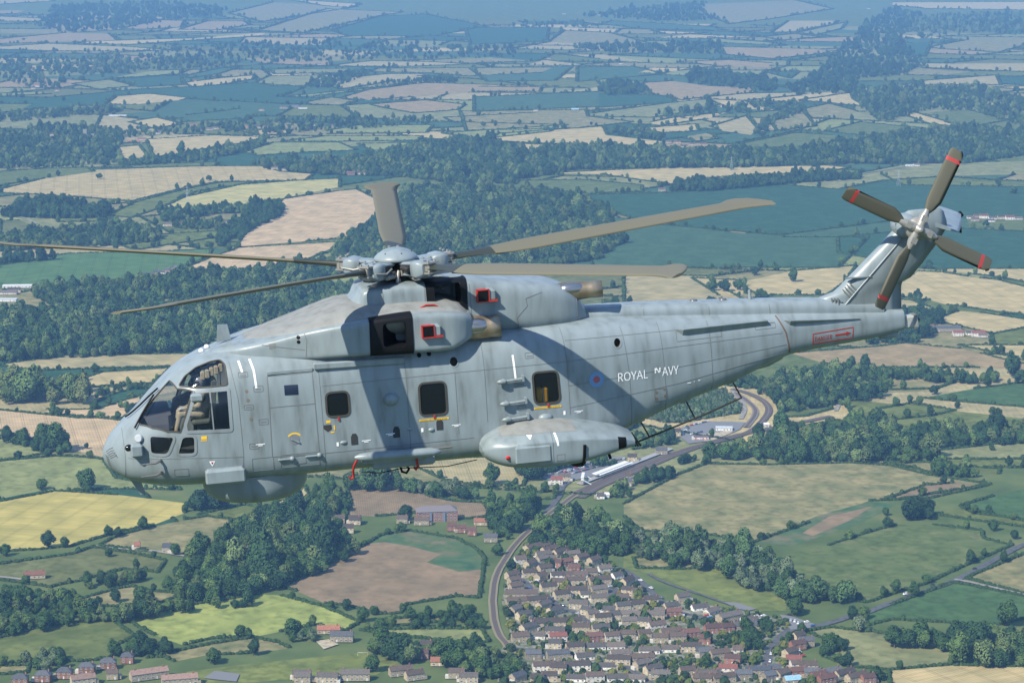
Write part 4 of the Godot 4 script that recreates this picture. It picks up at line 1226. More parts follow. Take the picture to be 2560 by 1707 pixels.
func build_hedges() -> void:
	var near_bush := make_bush(1, 26)
	var far_bush := make_bush(2, 14)
	var hm := leaf_mat("hedge_leaves", 0.045, 0.082, 0.030)
	for fi in FIELDS.size():
		var f: Array = FIELDS[fi]
		if not FIELD_WORDS.has(f[0]) or fi in [22]:
			continue
		var pts := to_points(f[2])
		var st := new_st()
		var any := false
		for i in pts.size():
			var a := pts[i]
			var b := pts[(i + 1) % pts.size()]
			var dist := -(a.y + b.y) * 0.5
			var step: float = maxf(2.4, dist * 0.0011)
			var len := a.distance_to(b)
			if rng.randf() < 0.16 or (absf(a.x) < 4.0 and absf(b.x) < 4.0):
				continue
			var n := int(len / step)
			for k in n:
				var p := a.lerp(b, (k + rng.randf() * 0.7) / n) + Vector2(rng.randf_range(-0.5, 0.5), rng.randf_range(-0.5, 0.5))
				if not seen(p.x, p.y):
					continue
				var tall := rng.randf_range(1.6, 3.2) * (1.0 + 0.35 * clampf((dist - 3000.0) / 6000.0, 0.0, 1.0))
				if rng.randf() < 0.05:
					tall *= 1.8
				var wide := step * rng.randf_range(1.1, 1.7)
				var bs := Basis(Vector3.UP, rng.randf() * TAU).scaled(Vector3(wide, tall, wide))
				st.append_from(near_bush if dist < 2800.0 else far_bush, 0, Transform3D(bs, Vector3(p.x, 0, p.y)))
				any = true
				if rng.randf() < step / 75.0:
					hedge_trees.append(p)
		if any:
			var o := MeshInstance3D.new()
			o.name = numbered("hedge")
			o.mesh = st.commit()
			o.material_override = hm
			add_child(o)
			var mid := Vector2.ZERO
			for q in pts:
				mid += q / pts.size()
			var label := "dark green hedge round a %s field near %s" % [FIELD_WORDS[f[0]], near_place(mid)]
			tag(o, label, "hedge", label)

# the further country: a patchwork of small fields and hedges under the ones drawn above
func build_patchwork() -> void:
	var kinds := ["crop", "crop", "crop2", "crop2", "crop2", "past", "past", "past2", "past2", "hay3", "hay3", "dry", "dry", "stub2", "stub", "brown", "hay", "rough", "past", "crop2"]
	var r := RandomNumberGenerator.new()
	r.seed = 8
	var known := []
	for f in FIELDS:
		known.append(to_points(f[2]))
	for w in WOODS:
		known.append(to_points(w[3]))
	var boxes := []
	for k in known:
		var b := Rect2(k[0], Vector2.ZERO)
		for q in k:
			b = b.expand(q)
		boxes.append(b)
	var cols := 34
	var rows := 44
	var turn := 0.35
	var verts := []
	for j in rows + 1:
		var line := []
		for i in cols + 1:
			var p := Vector2((i - cols / 2.0 + (0.5 if j % 2 else 0.0)) * 290.0, -(j - 5.0) * 270.0) + Vector2(r.randf_range(-95, 95), r.randf_range(-85, 85))
			line.append(Vector2(0, -6500) + (p - Vector2(0, -6500)).rotated(turn))
		verts.append(line)
	var xf := []
	for j in rows:
		for i in cols:
			var q := [verts[j][i], verts[j][i + 1], verts[j + 1][i + 1], verts[j + 1][i]]
			var vis := false
			for p in q:
				if p.y < -2350.0 and p.y > -16500.0 and absf(p.x) < -p.y * 0.31 + 300.0:
					vis = true
			# nearer than that the land is drawn field by field; the patchwork goes on at its sides
			var beside := true
			for p in q:
				if p.y > -1000.0 or absf(p.x) < -p.y * 0.222 + 10.0 or absf(p.x) > -p.y * 0.5 + 200.0:
					beside = false
			vis = vis or beside
			if not vis:
				continue
			var flat := []
			for p in q:
				flat.append(p.x)
				flat.append(p.y)
			ground_part("field", flat_polygon(flat, r.randf() * 3.0), field_material(kinds[r.randi() % kinds.size()]), 0.02 + 0.002 * (i % 3))
			for e in 2:
				var a: Vector2 = q[e]
				var b: Vector2 = q[e + 1]
				var step: float = maxf(3.5, -a.y * 0.0011)
				var n := int(a.distance_to(b) / step)
				var gap := r.randf() < 0.12
				for k in n:
					var p := a.lerp(b, float(k) / n) + Vector2(r.randf_range(-1, 1), r.randf_range(-1, 1))
					if gap or absf(p.x) > -p.y * 0.31 + 150.0 or inside_any(p, known, boxes):
						continue
					xf.append([p, step * r.randf_range(1.1, 1.7), r.randf_range(1.8, 4.0) * (1.0 + 0.3 * clampf((-p.y - 3000.0) / 6000.0, 0.0, 1.0))])
					if r.randf() < step / 60.0:
						if seen(p.x, p.y):
							hedge_trees.append(p)
						else:
							far_hedge_trees.append(p)
	var mm := MultiMesh.new()
	mm.transform_format = MultiMesh.TRANSFORM_3D
	mm.use_colors = true
	mm.mesh = make_bush(4, 14)
	mm.instance_count = xf.size()
	for i in xf.size():
		var p: Vector2 = xf[i][0]
		mm.set_instance_transform(i, Transform3D(Basis(Vector3.UP, r.randf() * TAU).scaled(Vector3(xf[i][1], xf[i][2], xf[i][1])), Vector3(p.x, 0, p.y)))
		var t := r.randf_range(0.7, 1.2)
		mm.set_instance_color(i, Color(0.042 * t, 0.078 * t, 0.03 * t))
	var o := MultiMeshInstance3D.new()
	o.name = numbered("distant_hedges")
	o.multimesh = mm
	o.material_override = leaf_mat("leaves_of_woods", 1, 1, 1)
	add_child(o)
	o.set_meta("kind", "stuff")
	tag(o, "web of distant hedges between the smaller fields", "hedges")
	print("far hedge clumps ", xf.size())

func inside_any(p: Vector2, known: Array, boxes: Array) -> bool:
	for k in known.size():
		if boxes[k].has_point(p) and Geometry2D.is_point_in_polygon(p, known[k]):
			return true
	return false

# ---------------------------------------------------------------- buildings
# kind: wall colour, roof colour, two storeys, roof form, words
const HOUSE_KINDS := {
	"t": [[0.44, 0.37, 0.25], [0.088, 0.064, 0.048], true, "gable", "tan brick house with a brown tiled gable roof", "tan houses with brown roofs"],
	"g": [[0.46, 0.39, 0.27], [0.105, 0.092, 0.078], true, "gable", "tan house with a grey tiled gable roof", "tan houses with grey roofs"],
	"w": [[0.78, 0.76, 0.70], [0.115, 0.095, 0.08], false, "gable", "low white house with a grey brown roof", "low white houses"],
	"m": [[0.74, 0.71, 0.63], [0.095, 0.068, 0.052], true, "gable", "white rendered house with a brown tiled roof", "white rendered houses"],
	"x": [[0.68, 0.65, 0.58], [0.21, 0.075, 0.055], true, "gable", "white walled house with a red tiled roof", "white houses with red roofs"],
	"r": [[0.28, 0.125, 0.085], [0.12, 0.06, 0.044], true, "gable", "red brick house with a russet tiled roof", "red brick houses"],
	"s": [[0.30, 0.26, 0.19], [0.085, 0.09, 0.10], true, "gable", "stone house with a blue grey slate roof", "stone houses with slate roofs"],
	"h": [[0.27, 0.13, 0.09], [0.075, 0.08, 0.09], true, "hip", "red brick house with a slate hipped roof and chimney", "brick houses with hipped roofs"],
	"c": [[0.46, 0.40, 0.28], [0.24, 0.155, 0.12], true, "gable", "long cream terrace with a pinkish tiled roof", "cream terraces with pinkish roofs"],
	"o": [[0.48, 0.40, 0.26], [0.27, 0.11, 0.065], false, "gable", "cream walled house with an orange tiled roof", "houses with orange roofs"],
	"p": [[0.74, 0.74, 0.70], [0.70, 0.70, 0.68], false, "low", "long white shed with a pale flat roof", "pale sheds"],
	"y": [[0.72, 0.70, 0.66], [0.14, 0.09, 0.10], false, "low", "white yard office with a dark roof and red band", "yard office"],
	"b": [[0.42, 0.36, 0.26], [0.22, 0.38, 0.50], false, "gable", "stone outbuilding with a pale blue roof", "outbuildings with blue roofs"]}
var house_protos := {}

func window_mesh(w: float, h: float) -> ArrayMesh:
	var key := "win%.1f_%.1f" % [w, h]
	if not house_protos.has(key):
		var st := new_st()
		for q in [[0, h / 2, w + 0.16, 0.1], [0, -h / 2, w + 0.16, 0.1]]:
			box(st, Vector3(q[0], q[1], 0.03), Vector3(q[2], q[3], 0.1))
		for q in [-w / 2, 0.0, w / 2]:
			box(st, Vector3(q, 0, 0.03), Vector3(0.09, h - 0.1, 0.1))
		var m := done(st)
		var st2 := new_st()
		box(st2, Vector3(0, 0, 0.0), Vector3(w, h, 0.06))
		st2.generate_normals()
		m = st2.commit(m)
		m.surface_set_material(0, mat("white_frame", lin(0.7, 0.7, 0.68), 0.6))
		m.surface_set_material(1, mat("window_glass", lin(0.03, 0.04, 0.05), 0.08))
		house_protos[key] = m
	return house_protos[key]

func make_house(kind: String, len: float, tint := 0) -> Node3D:
	var k: Array = HOUSE_KINDS[kind]
	var o := thing("house" if not kind in ["p", "y"] else "shed", "house", "house" if not kind in ["p", "y"] else "shed")
	var d := 7.4 if len < 22.0 or kind == "c" else 10.0
	if kind == "p":
		d = 8.0 + len * 0.15
	var e := 5.0 if k[2] else 2.9
	if kind == "o":
		e = 3.2
	var rise := 2.5 if k[3] != "low" else 0.5
	var hx := len / 2.0
	var hz := d / 2.0
	var tw: float = [1.0, 0.82, 1.15][tint]
	var tr: Vector3 = [Vector3(1, 1, 1), Vector3(1.25, 1.25, 1.25), Vector3(0.72, 0.78, 0.84)][tint]
	var wm := mat("wall_%s_%d" % [kind, tint], lin(k[0][0] * tw, k[0][1] * tw, k[0][2] * tw), 0.9)
	var rm := mat("roof_%s_%d" % [kind, tint], lin(k[1][0] * tr.x, k[1][1] * tr.y, k[1][2] * tr.z), 0.85)
	if rm.albedo_texture == null:
		rm.albedo_texture = stain_texture()
		rm.uv1_triplanar = true
		rm.uv1_world_triplanar = true
		rm.uv1_scale = Vector3.ONE * 0.11
		wm.albedo_texture = stain_texture()
		wm.uv1_triplanar = true
		wm.uv1_world_triplanar = true
		wm.uv1_scale = Vector3.ONE * 0.07
	var st := new_st()
	st.set_smooth_group(-1)
	if k[3] == "hip":
		box(st, Vector3(0, e / 2, 0), Vector3(len, e, d))
	else:
		var g := [Vector3(0, 0, hz), Vector3(0, e, hz), Vector3(0, e + rise, 0), Vector3(0, e, -hz), Vector3(0, 0, -hz)]
		for s in [-1.0, 1.0]:
			var q := []
			for v in g:
				q.append(v + Vector3(hx * s, 0, 0))
			for i in [1, 2, 3]:
				if s > 0:
					tri(st, q[0], q[i], q[i + 1])
				else:
					tri(st, q[0], q[i + 1], q[i])
		quad(st, Vector3(-hx, 0, hz), Vector3(-hx, e, hz), Vector3(hx, e, hz), Vector3(hx, 0, hz))
		quad(st, Vector3(hx, 0, -hz), Vector3(hx, e, -hz), Vector3(-hx, e, -hz), Vector3(-hx, 0, -hz))
	part("wall", done(st), wm, o)
	# roof: slabs with overhang
	st = new_st()
	st.set_smooth_group(-1)
	var ov := 0.35
	var y0 := e - ov * rise / hz + 0.04
	var y1 := e + rise + 0.1
	if k[3] == "hip":
		var rx := hx - hz * 0.9
		var a := [Vector3(-hx - ov, e, hz + ov), Vector3(hx + ov, e, hz + ov), Vector3(hx + ov, e, -hz - ov), Vector3(-hx - ov, e, -hz - ov)]
		var r1 := Vector3(-maxf(rx, 0.3), y1 + 0.3, 0)
		var r2 := Vector3(maxf(rx, 0.3), y1 + 0.3, 0)
		quad(st, a[0], r1, r2, a[1])
		quad(st, a[2], r2, r1, a[3])
		tri(st, a[3], r1, a[0])
		tri(st, a[1], r2, a[2])
		box(st, Vector3(0, e - 0.07, 0), Vector3(len + ov * 2, 0.13, d + ov * 2))
	else:
		for s in [-1.0, 1.0]:
			var run := Vector2(hz + ov, y0 - y1)
			var b := Basis(Vector3.RIGHT, atan2(-run.y, run.x) * s)
			box(st, Vector3(0, (y0 + y1) / 2, s * (hz + ov) / 2), Vector3(len + 0.5, 0.16, run.length() + 0.05), b)
	var roof := part("roof", done(st), rm, o)
	if k[3] != "low" and kind != "b":
		st = new_st()
		for s in ([-0.38, 0.38] if len > 14.0 else [0.36]):
			box(st, Vector3(len * s, y1 + 0.35, 0.3), Vector3(0.9, 1.7, 0.7))
			tube(st, [Vector3(len * s - 0.2, y1 + 1.2, 0.3), Vector3(len * s - 0.2, y1 + 1.55, 0.3)], [0.12], 6)
			tube(st, [Vector3(len * s + 0.2, y1 + 1.2, 0.3), Vector3(len * s + 0.2, y1 + 1.55, 0.3)], [0.12], 6)
		part("chimney", done(st), mat("chimney_brick", lin(0.24, 0.13, 0.09), 0.9), roof)
	# openings on both long sides
	var n := int(clampf(len / 3.3, 1, 8))
	for side in [1.0, -1.0]:
		for row in (2 if k[2] else 1):
			for i in n:
				var x := (i + 0.5) / n * len - hx
				if row == 0 and i % 4 == 1:
					st = new_st()
					box(st, Vector3.ZERO, Vector3(0.95, 2.05, 0.12))
					var dr := part("door", done(st), mat("door_white", lin(0.55, 0.55, 0.52) if side > 0 else lin(0.5, 0.5, 0.5), 0.5), o)
					dr.position = Vector3(x, 1.03, side * (hz + 0.02))
					continue
				var w := part("window", window_mesh(1.6 if row == 0 else 1.3, 1.15), null, o)
				w.position = Vector3(x, (1.5 if row == 0 else 3.9), side * (hz + 0.02))
				if side < 0:
					w.rotation.y = PI
	if kind == "y":
		st = new_st()
		box(st, Vector3(0, 0.5, hz + 0.03), Vector3(len, 0.5, 0.06))
		part("red_band", done(st), mat("red_band", lin(0.45, 0.03, 0.03), 0.6), o)
	return o

var stain: Texture2D
func stain_texture() -> Texture2D:
	if stain == null:
		stain = noise_tex(77, 0.02, [Color(0.62, 0.6, 0.58), Color(0.86, 0.85, 0.84), Color(0.97, 0.96, 0.94), Color(1, 1, 1)], 256, 5)
	return stain

# a low extension or garage against one end of a house
func lean_to(o: Node3D, half: float, side: float) -> void:
	var st := new_st()
	box(st, Vector3(side * (half + 1.2), 1.25, rng.randf_range(-1.0, 2.0)), Vector3(2.8, 2.5, rng.randf_range(4.0, 6.0)))
	part("extension", done(st), mat("extension_white", lin(0.5, 0.47, 0.41), 0.8) if rng.randf() < 0.4 else mat("extension_tan", lin(0.30, 0.25, 0.17), 0.9), o)

func build_houses() -> void:
	for h in HOUSES:
		var k: Array = HOUSE_KINDS[h[4]]
		var tint := rng.randi() % 3
		var key := "%s_%d_%d" % [h[4], int(h[2] / 2.0), tint]
		var at := Vector2(h[0], h[1])
		var place: String = "near " + near_place(at, VILLAGE_MARKS if h[5] in ["V", "W"] else LANDMARKS)
		var label: String = "%s %s" % [k[4], place]
		var group: String = "%s %s" % [k[5], place]
		var o: Node3D
		if house_protos.has(key):
			o = copy_of(house_protos[key], label, group)
		else:
			o = make_house(h[4], int(h[2] / 2.0) * 2.0 + 1.0, tint)
			o.set_meta("label", label)
			o.set_meta("group", group)
			house_protos[key] = o
		o.position = Vector3(h[0], 0.7, h[1])
		o.rotation.y = deg_to_rad(-float(h[3]) * 1.2 + rng.randf_range(-5, 5))
		if h[5] == "V" or h[5] == "W":
			o.rotation.y += 0.12 + rng.randf_range(-0.22, 0.22)
			o.scale = Vector3(0.88, 0.92, 0.9)
		if h[5] != "far" and rng.randf() < 0.6 and h[4] != "p":
			var side := 1.0 if rng.randf() < 0.5 else -1.0
			lean_to(o, h[2] * 0.5, side)

# ---------------------------------------------------------------- cars
func build_cars() -> void:
	var paints := {"white": [0.75, 0.75, 0.75], "silver": [0.45, 0.46, 0.48], "black": [0.02, 0.02, 0.022], "blue": [0.03, 0.08, 0.25], "red": [0.40, 0.02, 0.02], "grey": [0.12, 0.12, 0.13]}
	var names := ["white", "silver", "white", "black", "blue", "grey", "white", "red", "silver", "white", "grey"]
	var body := new_st()
	var rings := []
	for q in [[-2.1, 0.45, 0.7, 0.74], [-2.0, 0.3, 0.82, 0.86], [-1.0, 0.25, 0.9, 0.88], [1.0, 0.25, 0.95, 0.88], [1.85, 0.28, 0.92, 0.86], [2.1, 0.45, 0.75, 0.76]]:
		rings.append(PackedVector3Array([Vector3(q[0], q[1], q[3]), Vector3(q[0], q[2] - 0.15, q[3]), Vector3(q[0], q[2], q[3] - 0.12), Vector3(q[0], q[2], -q[3] + 0.12), Vector3(q[0], q[2] - 0.15, -q[3]), Vector3(q[0], q[1], -q[3])]))
	loft_rings(body, rings, true, 0, true)
	var body_mesh := done(body)
	var cab := new_st()
	loft_rings(cab, [ring_rect(Vector3(0.35, 0, 0), 1.45, 0.80, 0.88, Basis.IDENTITY), ring_rect(Vector3(0.4, 0, 0), 0.98, 0.66, 1.36, Basis.IDENTITY)], true, 0)
	var cab_mesh := done(cab)
	var top := new_st()
	loft_rings(top, [ring_rect(Vector3(0.4, 0, 0), 1.0, 0.68, 1.36, Basis.IDENTITY), ring_rect(Vector3(0.4, 0, 0), 0.9, 0.6, 1.45, Basis.IDENTITY)], true, 0)
	var top_mesh := done(top)
	var wheel := new_st()
	lathe(wheel, Vector3(0, 0, -0.1), Vector3.BACK, [[0.2, 0.0], [0.31, 0.0], [0.31, 0.2], [0.2, 0.2]], 12)
	var wheel_mesh := done(wheel)
	var protos := {}
	for i in CARS.size():
		var c: Array = CARS[i]
		var nm: String = names[rng.randi() % names.size()]
		var place: String = "in the station car park or yard" if c[1] < -2100.0 else "on a street or drive in the village"
		var label := "%s car parked %s" % [nm, place]
		var group := "%s cars %s" % [nm, place]
		var o: Node3D
		if protos.has(nm):
			o = copy_of(protos[nm], label, group)
		else:
			o = thing("parked_car", label, "car", Vector3.ZERO, 0.0, group)
			var pm := mat("car_" + nm, lin(paints[nm][0], paints[nm][1], paints[nm][2]), 0.3)
			part("body", body_mesh, pm, o)
			part("cabin_glass", cab_mesh, mat("car_glass", lin(0.02, 0.025, 0.03), 0.05), o)
			part("roof", top_mesh, pm, o)
			for q in [[-1.3, 0.8], [-1.3, -0.8], [1.3, 0.8], [1.3, -0.8]]:
				part("wheel", wheel_mesh, mat("tyre", lin(0.02, 0.02, 0.02), 0.9), o).position = Vector3(q[0], 0.31, q[1])
			protos[nm] = o
		o.position = Vector3(c[0], 0.87, c[1])
		o.rotation.y = deg_to_rad(float(c[2]))

# ---------------------------------------------------------------- roads, railway, station
func build_ways() -> void:
	var asphalt := mat("asphalt", lin(0.085, 0.085, 0.088), 0.9)
	var gravel := mat("gravel", lin(0.26, 0.24, 0.21), 0.95)
	var sand := mat("sand", lin(0.42, 0.36, 0.25), 0.95)
	for m in [asphalt, gravel, sand]:
		m.albedo_texture = stain_texture()
		m.uv1_triplanar = true
		m.uv1_world_triplanar = true
		m.uv1_scale = Vector3.ONE * 0.03
	var n := 0
	for r in ROADS:
		n += 1
		var y := 0.76 + n * 0.004
		match r[0]:
			"road":
				ground_part("road", done(strip(r[2], r[1])), asphalt, y)
			"path":
				ground_part("path", done(strip(r[2], r[1])), asphalt, y)
			"track":
				ground_part("farm_track", done(strip(r[2], r[1])), gravel, y)
			"yard":
				ground_part("car_park", flat_polygon(r[2]), mat("yard_asphalt", lin(0.15, 0.147, 0.145), 0.9), y)
			"sand":
				ground_part("gravel_yard", flat_polygon(r[2]), sand, y + 0.03)
	var ballast := mat("ballast", lin(0.17, 0.14, 0.115), 0.95)
	var bed := mat("sleepers", lin(0.085, 0.064, 0.05), 0.95)
	var steel := mat("rail_steel", lin(0.13, 0.085, 0.06), 0.7)
	for i in RAILWAYS.size():
		var r: Array = RAILWAYS[i]
		var o := ground_part("railway", done(strip(r[1], r[0])), mat("verge_gravel", lin(0.19, 0.16, 0.085), 0.95) if i == 0 else ballast, 0.88 + i * 0.02)
		var lanes := [0.0] if r[0] < 8.0 else [-2.2, 2.2]
		for l in lanes:
			part("track_bed", done(strip(r[1], 3.6, null, l, 0.1)), bed, o)
			for s in [-0.72, 0.72]:
				part("rail", done(strip(r[1], 0.16, null, l + s, 0.25)), steel, o)

func build_station() -> void:
	var white := mat("canopy_white", lin(0.66, 0.65, 0.60), 0.6)
	var grey := mat("platform_grey", lin(0.27, 0.255, 0.24), 0.9)
	var a := Vector2(76.5, -2216.0)
	var b := Vector2(113.0, -2272.0)
	var along := (b - a).normalized()
	var turn := atan2(-along.y, along.x)
	var mid := (a + b) / 2.0
	for k in 2:
		var off := Vector2(along.y, -along.x) * (-1.0 if k == 0 else 1.0) * (7.0 if k else 0.0)
		var o := thing("platform_canopy", "long white platform canopy beside the open tracks" if k == 0 else "narrow pale canopy along the station building side", "canopy", Vector3(mid.x - off.x * 0.9, 1.0, mid.y - off.y * 0.9), turn)
		var L := 62.0
		var st := new_st()
		box(st, Vector3(0, 4.2, 0), Vector3(L, 0.25, 5.0 if k == 0 else 2.2), Basis(Vector3.RIGHT, 0.12))
		part("roof", done(st), white, o)
		for i in 9:
			st = new_st()
			tube(st, [Vector3(-L / 2 + 3 + i * 7.0, 0, 0), Vector3(-L / 2 + 3 + i * 7.0, 4.2, 0)], [0.12], 6)
			part("post", done(st), mat("post_grey", lin(0.2, 0.2, 0.2), 0.6), o)
	var pl := thing("platform", "long grey island platform under the white canopy", "platform", Vector3(mid.x + along.x * 30, 0.9, mid.y + along.y * 30), turn)
	var st := new_st()
	cbox(st, Vector3(0, 0.45, 0), Vector3(175.0, 0.9, 7.0), 0.1)
	part("deck", done(st), grey, pl)
	st = new_st()
	box(st, Vector3(0, 0.915, 3.2), Vector3(174.0, 0.02, 0.3))
	part("edge_line", done(st), mat("edge_white", lin(0.7, 0.7, 0.68), 0.7), pl)
	# covered footbridge with stairs
	var fb := thing("footbridge", "white covered footbridge over the station tracks", "footbridge", Vector3(67, 0.9, -2205), turn + 0.5)
	st = new_st()
	box(st, Vector3(0, 5.2, 0), Vector3(22, 2.4, 2.4))
	part("span", done(st), white, fb)
	st = new_st()
	box(st, Vector3(0, 6.5, 0), Vector3(22.6, 0.2, 2.9))
	part("roof", done(st), mat("bridge_roof", lin(0.6, 0.6, 0.58), 0.6), fb)
	for s in [-1.0, 1.0]:
		st = new_st()
		box(st, Vector3(s * 10.4, 2.4, 4.5), Vector3(2.2, 0.4, 9.0), Basis(Vector3.RIGHT, 0.5))
		part("stair", done(st), white, fb)
		st = new_st()
		box(st, Vector3(s * 10.4, 2.0, 0), Vector3(0.5, 4.0, 2.0))
		part("pier", done(st), grey, fb)
	# brick flats
	var fl := thing("apartment_block", "three storey red brick block with a broad grey hipped roof beside the brown field", "building", Vector3(-67, 0, -2068), deg_to_rad(8))
	var L2 := 36.0
	st = new_st()
	box(st, Vector3(0, 4.6, 0), Vector3(L2, 9.2, 14.0))
	part("wall", done(st), mat("flats_brick", lin(0.24, 0.12, 0.09), 0.9), fl)
	st = new_st()
	st.set_smooth_group(-1)
	var c := [Vector3(-L2 / 2 - 0.6, 9.2, 7.6), Vector3(L2 / 2 + 0.6, 9.2, 7.6), Vector3(L2 / 2 + 0.6, 9.2, -7.6), Vector3(-L2 / 2 - 0.6, 9.2, -7.6)]
	var r1 := Vector3(-L2 / 2 + 6, 13.2, 0)
	var r2 := Vector3(L2 / 2 - 6, 13.2, 0)
	quad(st, c[0], r1, r2, c[1]); quad(st, c[2], r2, r1, c[3]); tri(st, c[3], r1, c[0]); tri(st, c[1], r2, c[2])
	part("roof", done(st), mat("flats_roof", lin(0.15, 0.13, 0.13), 0.85), fl)
	for row in 3:
		for i in 10:
			part("window", window_mesh(1.8, 1.5), null, fl).position = Vector3(-L2 / 2 + 2.2 + i * 3.5, 1.7 + row * 2.9, 7.03)
	for i in 2:
		st = new_st()
		box(st, Vector3(-6.0 + i * 12.0, 4.3, 7.5), Vector3(1.8, 8.6, 1.0))
		part("stair_tower", done(st), mat("stair_blue", lin(0.16, 0.20, 0.26), 0.4), fl)
	# church
	var ch := thing("church", "stone church with a square tower among trees in the far village", "church", Vector3(-974, 0, -5460), 0.2)
	st = new_st()
	box(st, Vector3(0, 11, 0), Vector3(8, 22, 8))
	for q in [[-3.6, -3.6], [3.6, -3.6], [-3.6, 3.6], [3.6, 3.6]]:
		tube(st, [Vector3(q[0], 22, q[1]), Vector3(q[0], 26, q[1])], [0.5, 0.05], 6)
	part("tower", done(st), mat("church_stone", lin(0.30, 0.26, 0.19), 0.9), ch)
	st = new_st()
	box(st, Vector3(13, 4.5, 0), Vector3(20, 9, 9))
	part("nave", done(st), mats["church_stone"], ch)
	st = new_st()
	for s in [-1.0, 1.0]:
		box(st, Vector3(13, 10.8, s * 2.4), Vector3(20.5, 0.3, 6.6), Basis(Vector3.RIGHT, s * 0.75))
	part("roof", done(st), mat("church_roof", lin(0.12, 0.12, 0.13), 0.8), ch)
	# pylons
	var py_label := ["steel lattice pylon standing between the barley and wheat fields", "steel lattice pylon standing in front of the pale stubble field", "steel lattice pylon standing in the dark green field near the white buildings"]
	var py_at := [Vector3(-586, 0, -4300), Vector3(441, 0, -4800), Vector3(739, 0, -4562)]
	for i in 3:
		var o := thing("pylon", py_label[i], "pylon", py_at[i], 0.3)
		st = new_st()
		for q in [[-1, -1], [1, -1], [-1, 1], [1, 1]]:
			tube(st, [Vector3(q[0] * 3.2, 0, q[1] * 3.2), Vector3(q[0] * 1.0, 18, q[1] * 1.0), Vector3(q[0] * 0.3, 32, q[1] * 0.3)], [0.22, 0.16, 0.1], 4)
		for j in 8:
			var y := 2.0 + j * 3.6
			var hw := lerpf(3.0, 0.5, y / 32.0)
			tube(st, [Vector3(-hw, y, hw), Vector3(hw * 0.9, y + 3.0, hw)], [0.08], 4)
			tube(st, [Vector3(hw, y, -hw), Vector3(-hw * 0.9, y + 3.0, -hw)], [0.08], 4)
		part("lattice_mast", done(st), mat("galvanised", lin(0.42, 0.44, 0.45), 0.5, 0.3), o)
		for y in [18.0, 23.0, 28.0]:
			st = new_st()
			tube(st, [Vector3(-6.0, y, 0), Vector3(0, y + 0.9, 0), Vector3(6.0, y, 0)], [0.1, 0.25, 0.1], 4)
			part("cross_arm", done(st), mats["galvanised"], o)
	# goal on the pitch
	var go := thing("football_goal", "white football goal at the end of the green pitch", "goal", Vector3(-109, 0.15, -1680), 0.0)
	st = new_st()
	tube(st, [Vector3(-3.66, 0, 0), Vector3(-3.66, 2.44, 0), Vector3(3.66, 2.44, 0), Vector3(3.66, 0, 0)], [0.09], 6)
	part("frame", done(st), mat("goal_white", lin(0.8, 0.8, 0.8), 0.5), go)

# ---------------------------------------------------------------- all of the land
func build_land() -> void:
	var gm := mat("grassland", Color.WHITE, 1.0)
	gm.metallic_specular = 0.1
	gm.albedo_texture = noise_tex(900, 0.012, [lin(0.055, 0.08, 0.028), lin(0.075, 0.105, 0.036), lin(0.10, 0.128, 0.044), lin(0.14, 0.145, 0.056)], 512, 6)
	gm.uv1_triplanar = true
	gm.uv1_world_triplanar = true
	gm.uv1_scale = Vector3.ONE / 420.0
	ground_part("ground", flat_polygon([-16000, 3000, 16000, 3000, 16000, -26000, -16000, -26000]), gm)
	for i in FIELDS.size():
		var f: Array = FIELDS[i]
		ground_part("field", flat_polygon(f[2], deg_to_rad(float(f[1]) + (i * 37 % 60 if f[1] == 0 else 0))), field_material(f[0]), 0.05 + i * 0.004)
	var vm := mat("village_ground", Color.WHITE, 1.0)
	vm.albedo_texture = noise_tex(910, 0.03, [lin(0.05, 0.085, 0.03), lin(0.07, 0.10, 0.04), lin(0.14, 0.14, 0.09), lin(0.24, 0.21, 0.17), lin(0.08, 0.11, 0.045)], 512, 4)
	vm.uv1_triplanar = true
	vm.uv1_world_triplanar = true
	vm.uv1_scale = Vector3.ONE / 130.0
	ground_part("gardens", flat_polygon(VILLAGE), vm, 0.74)
	build_ways()
	build_patchwork()
	build_hedges()
	print("hedges ", Time.get_ticks_msec())
	build_trees()
	print("trees done ", Time.get_ticks_msec())
	build_houses()
	build_cars()
	build_station()
	build_garden_shrubs()
	print("land ", Time.get_ticks_msec())

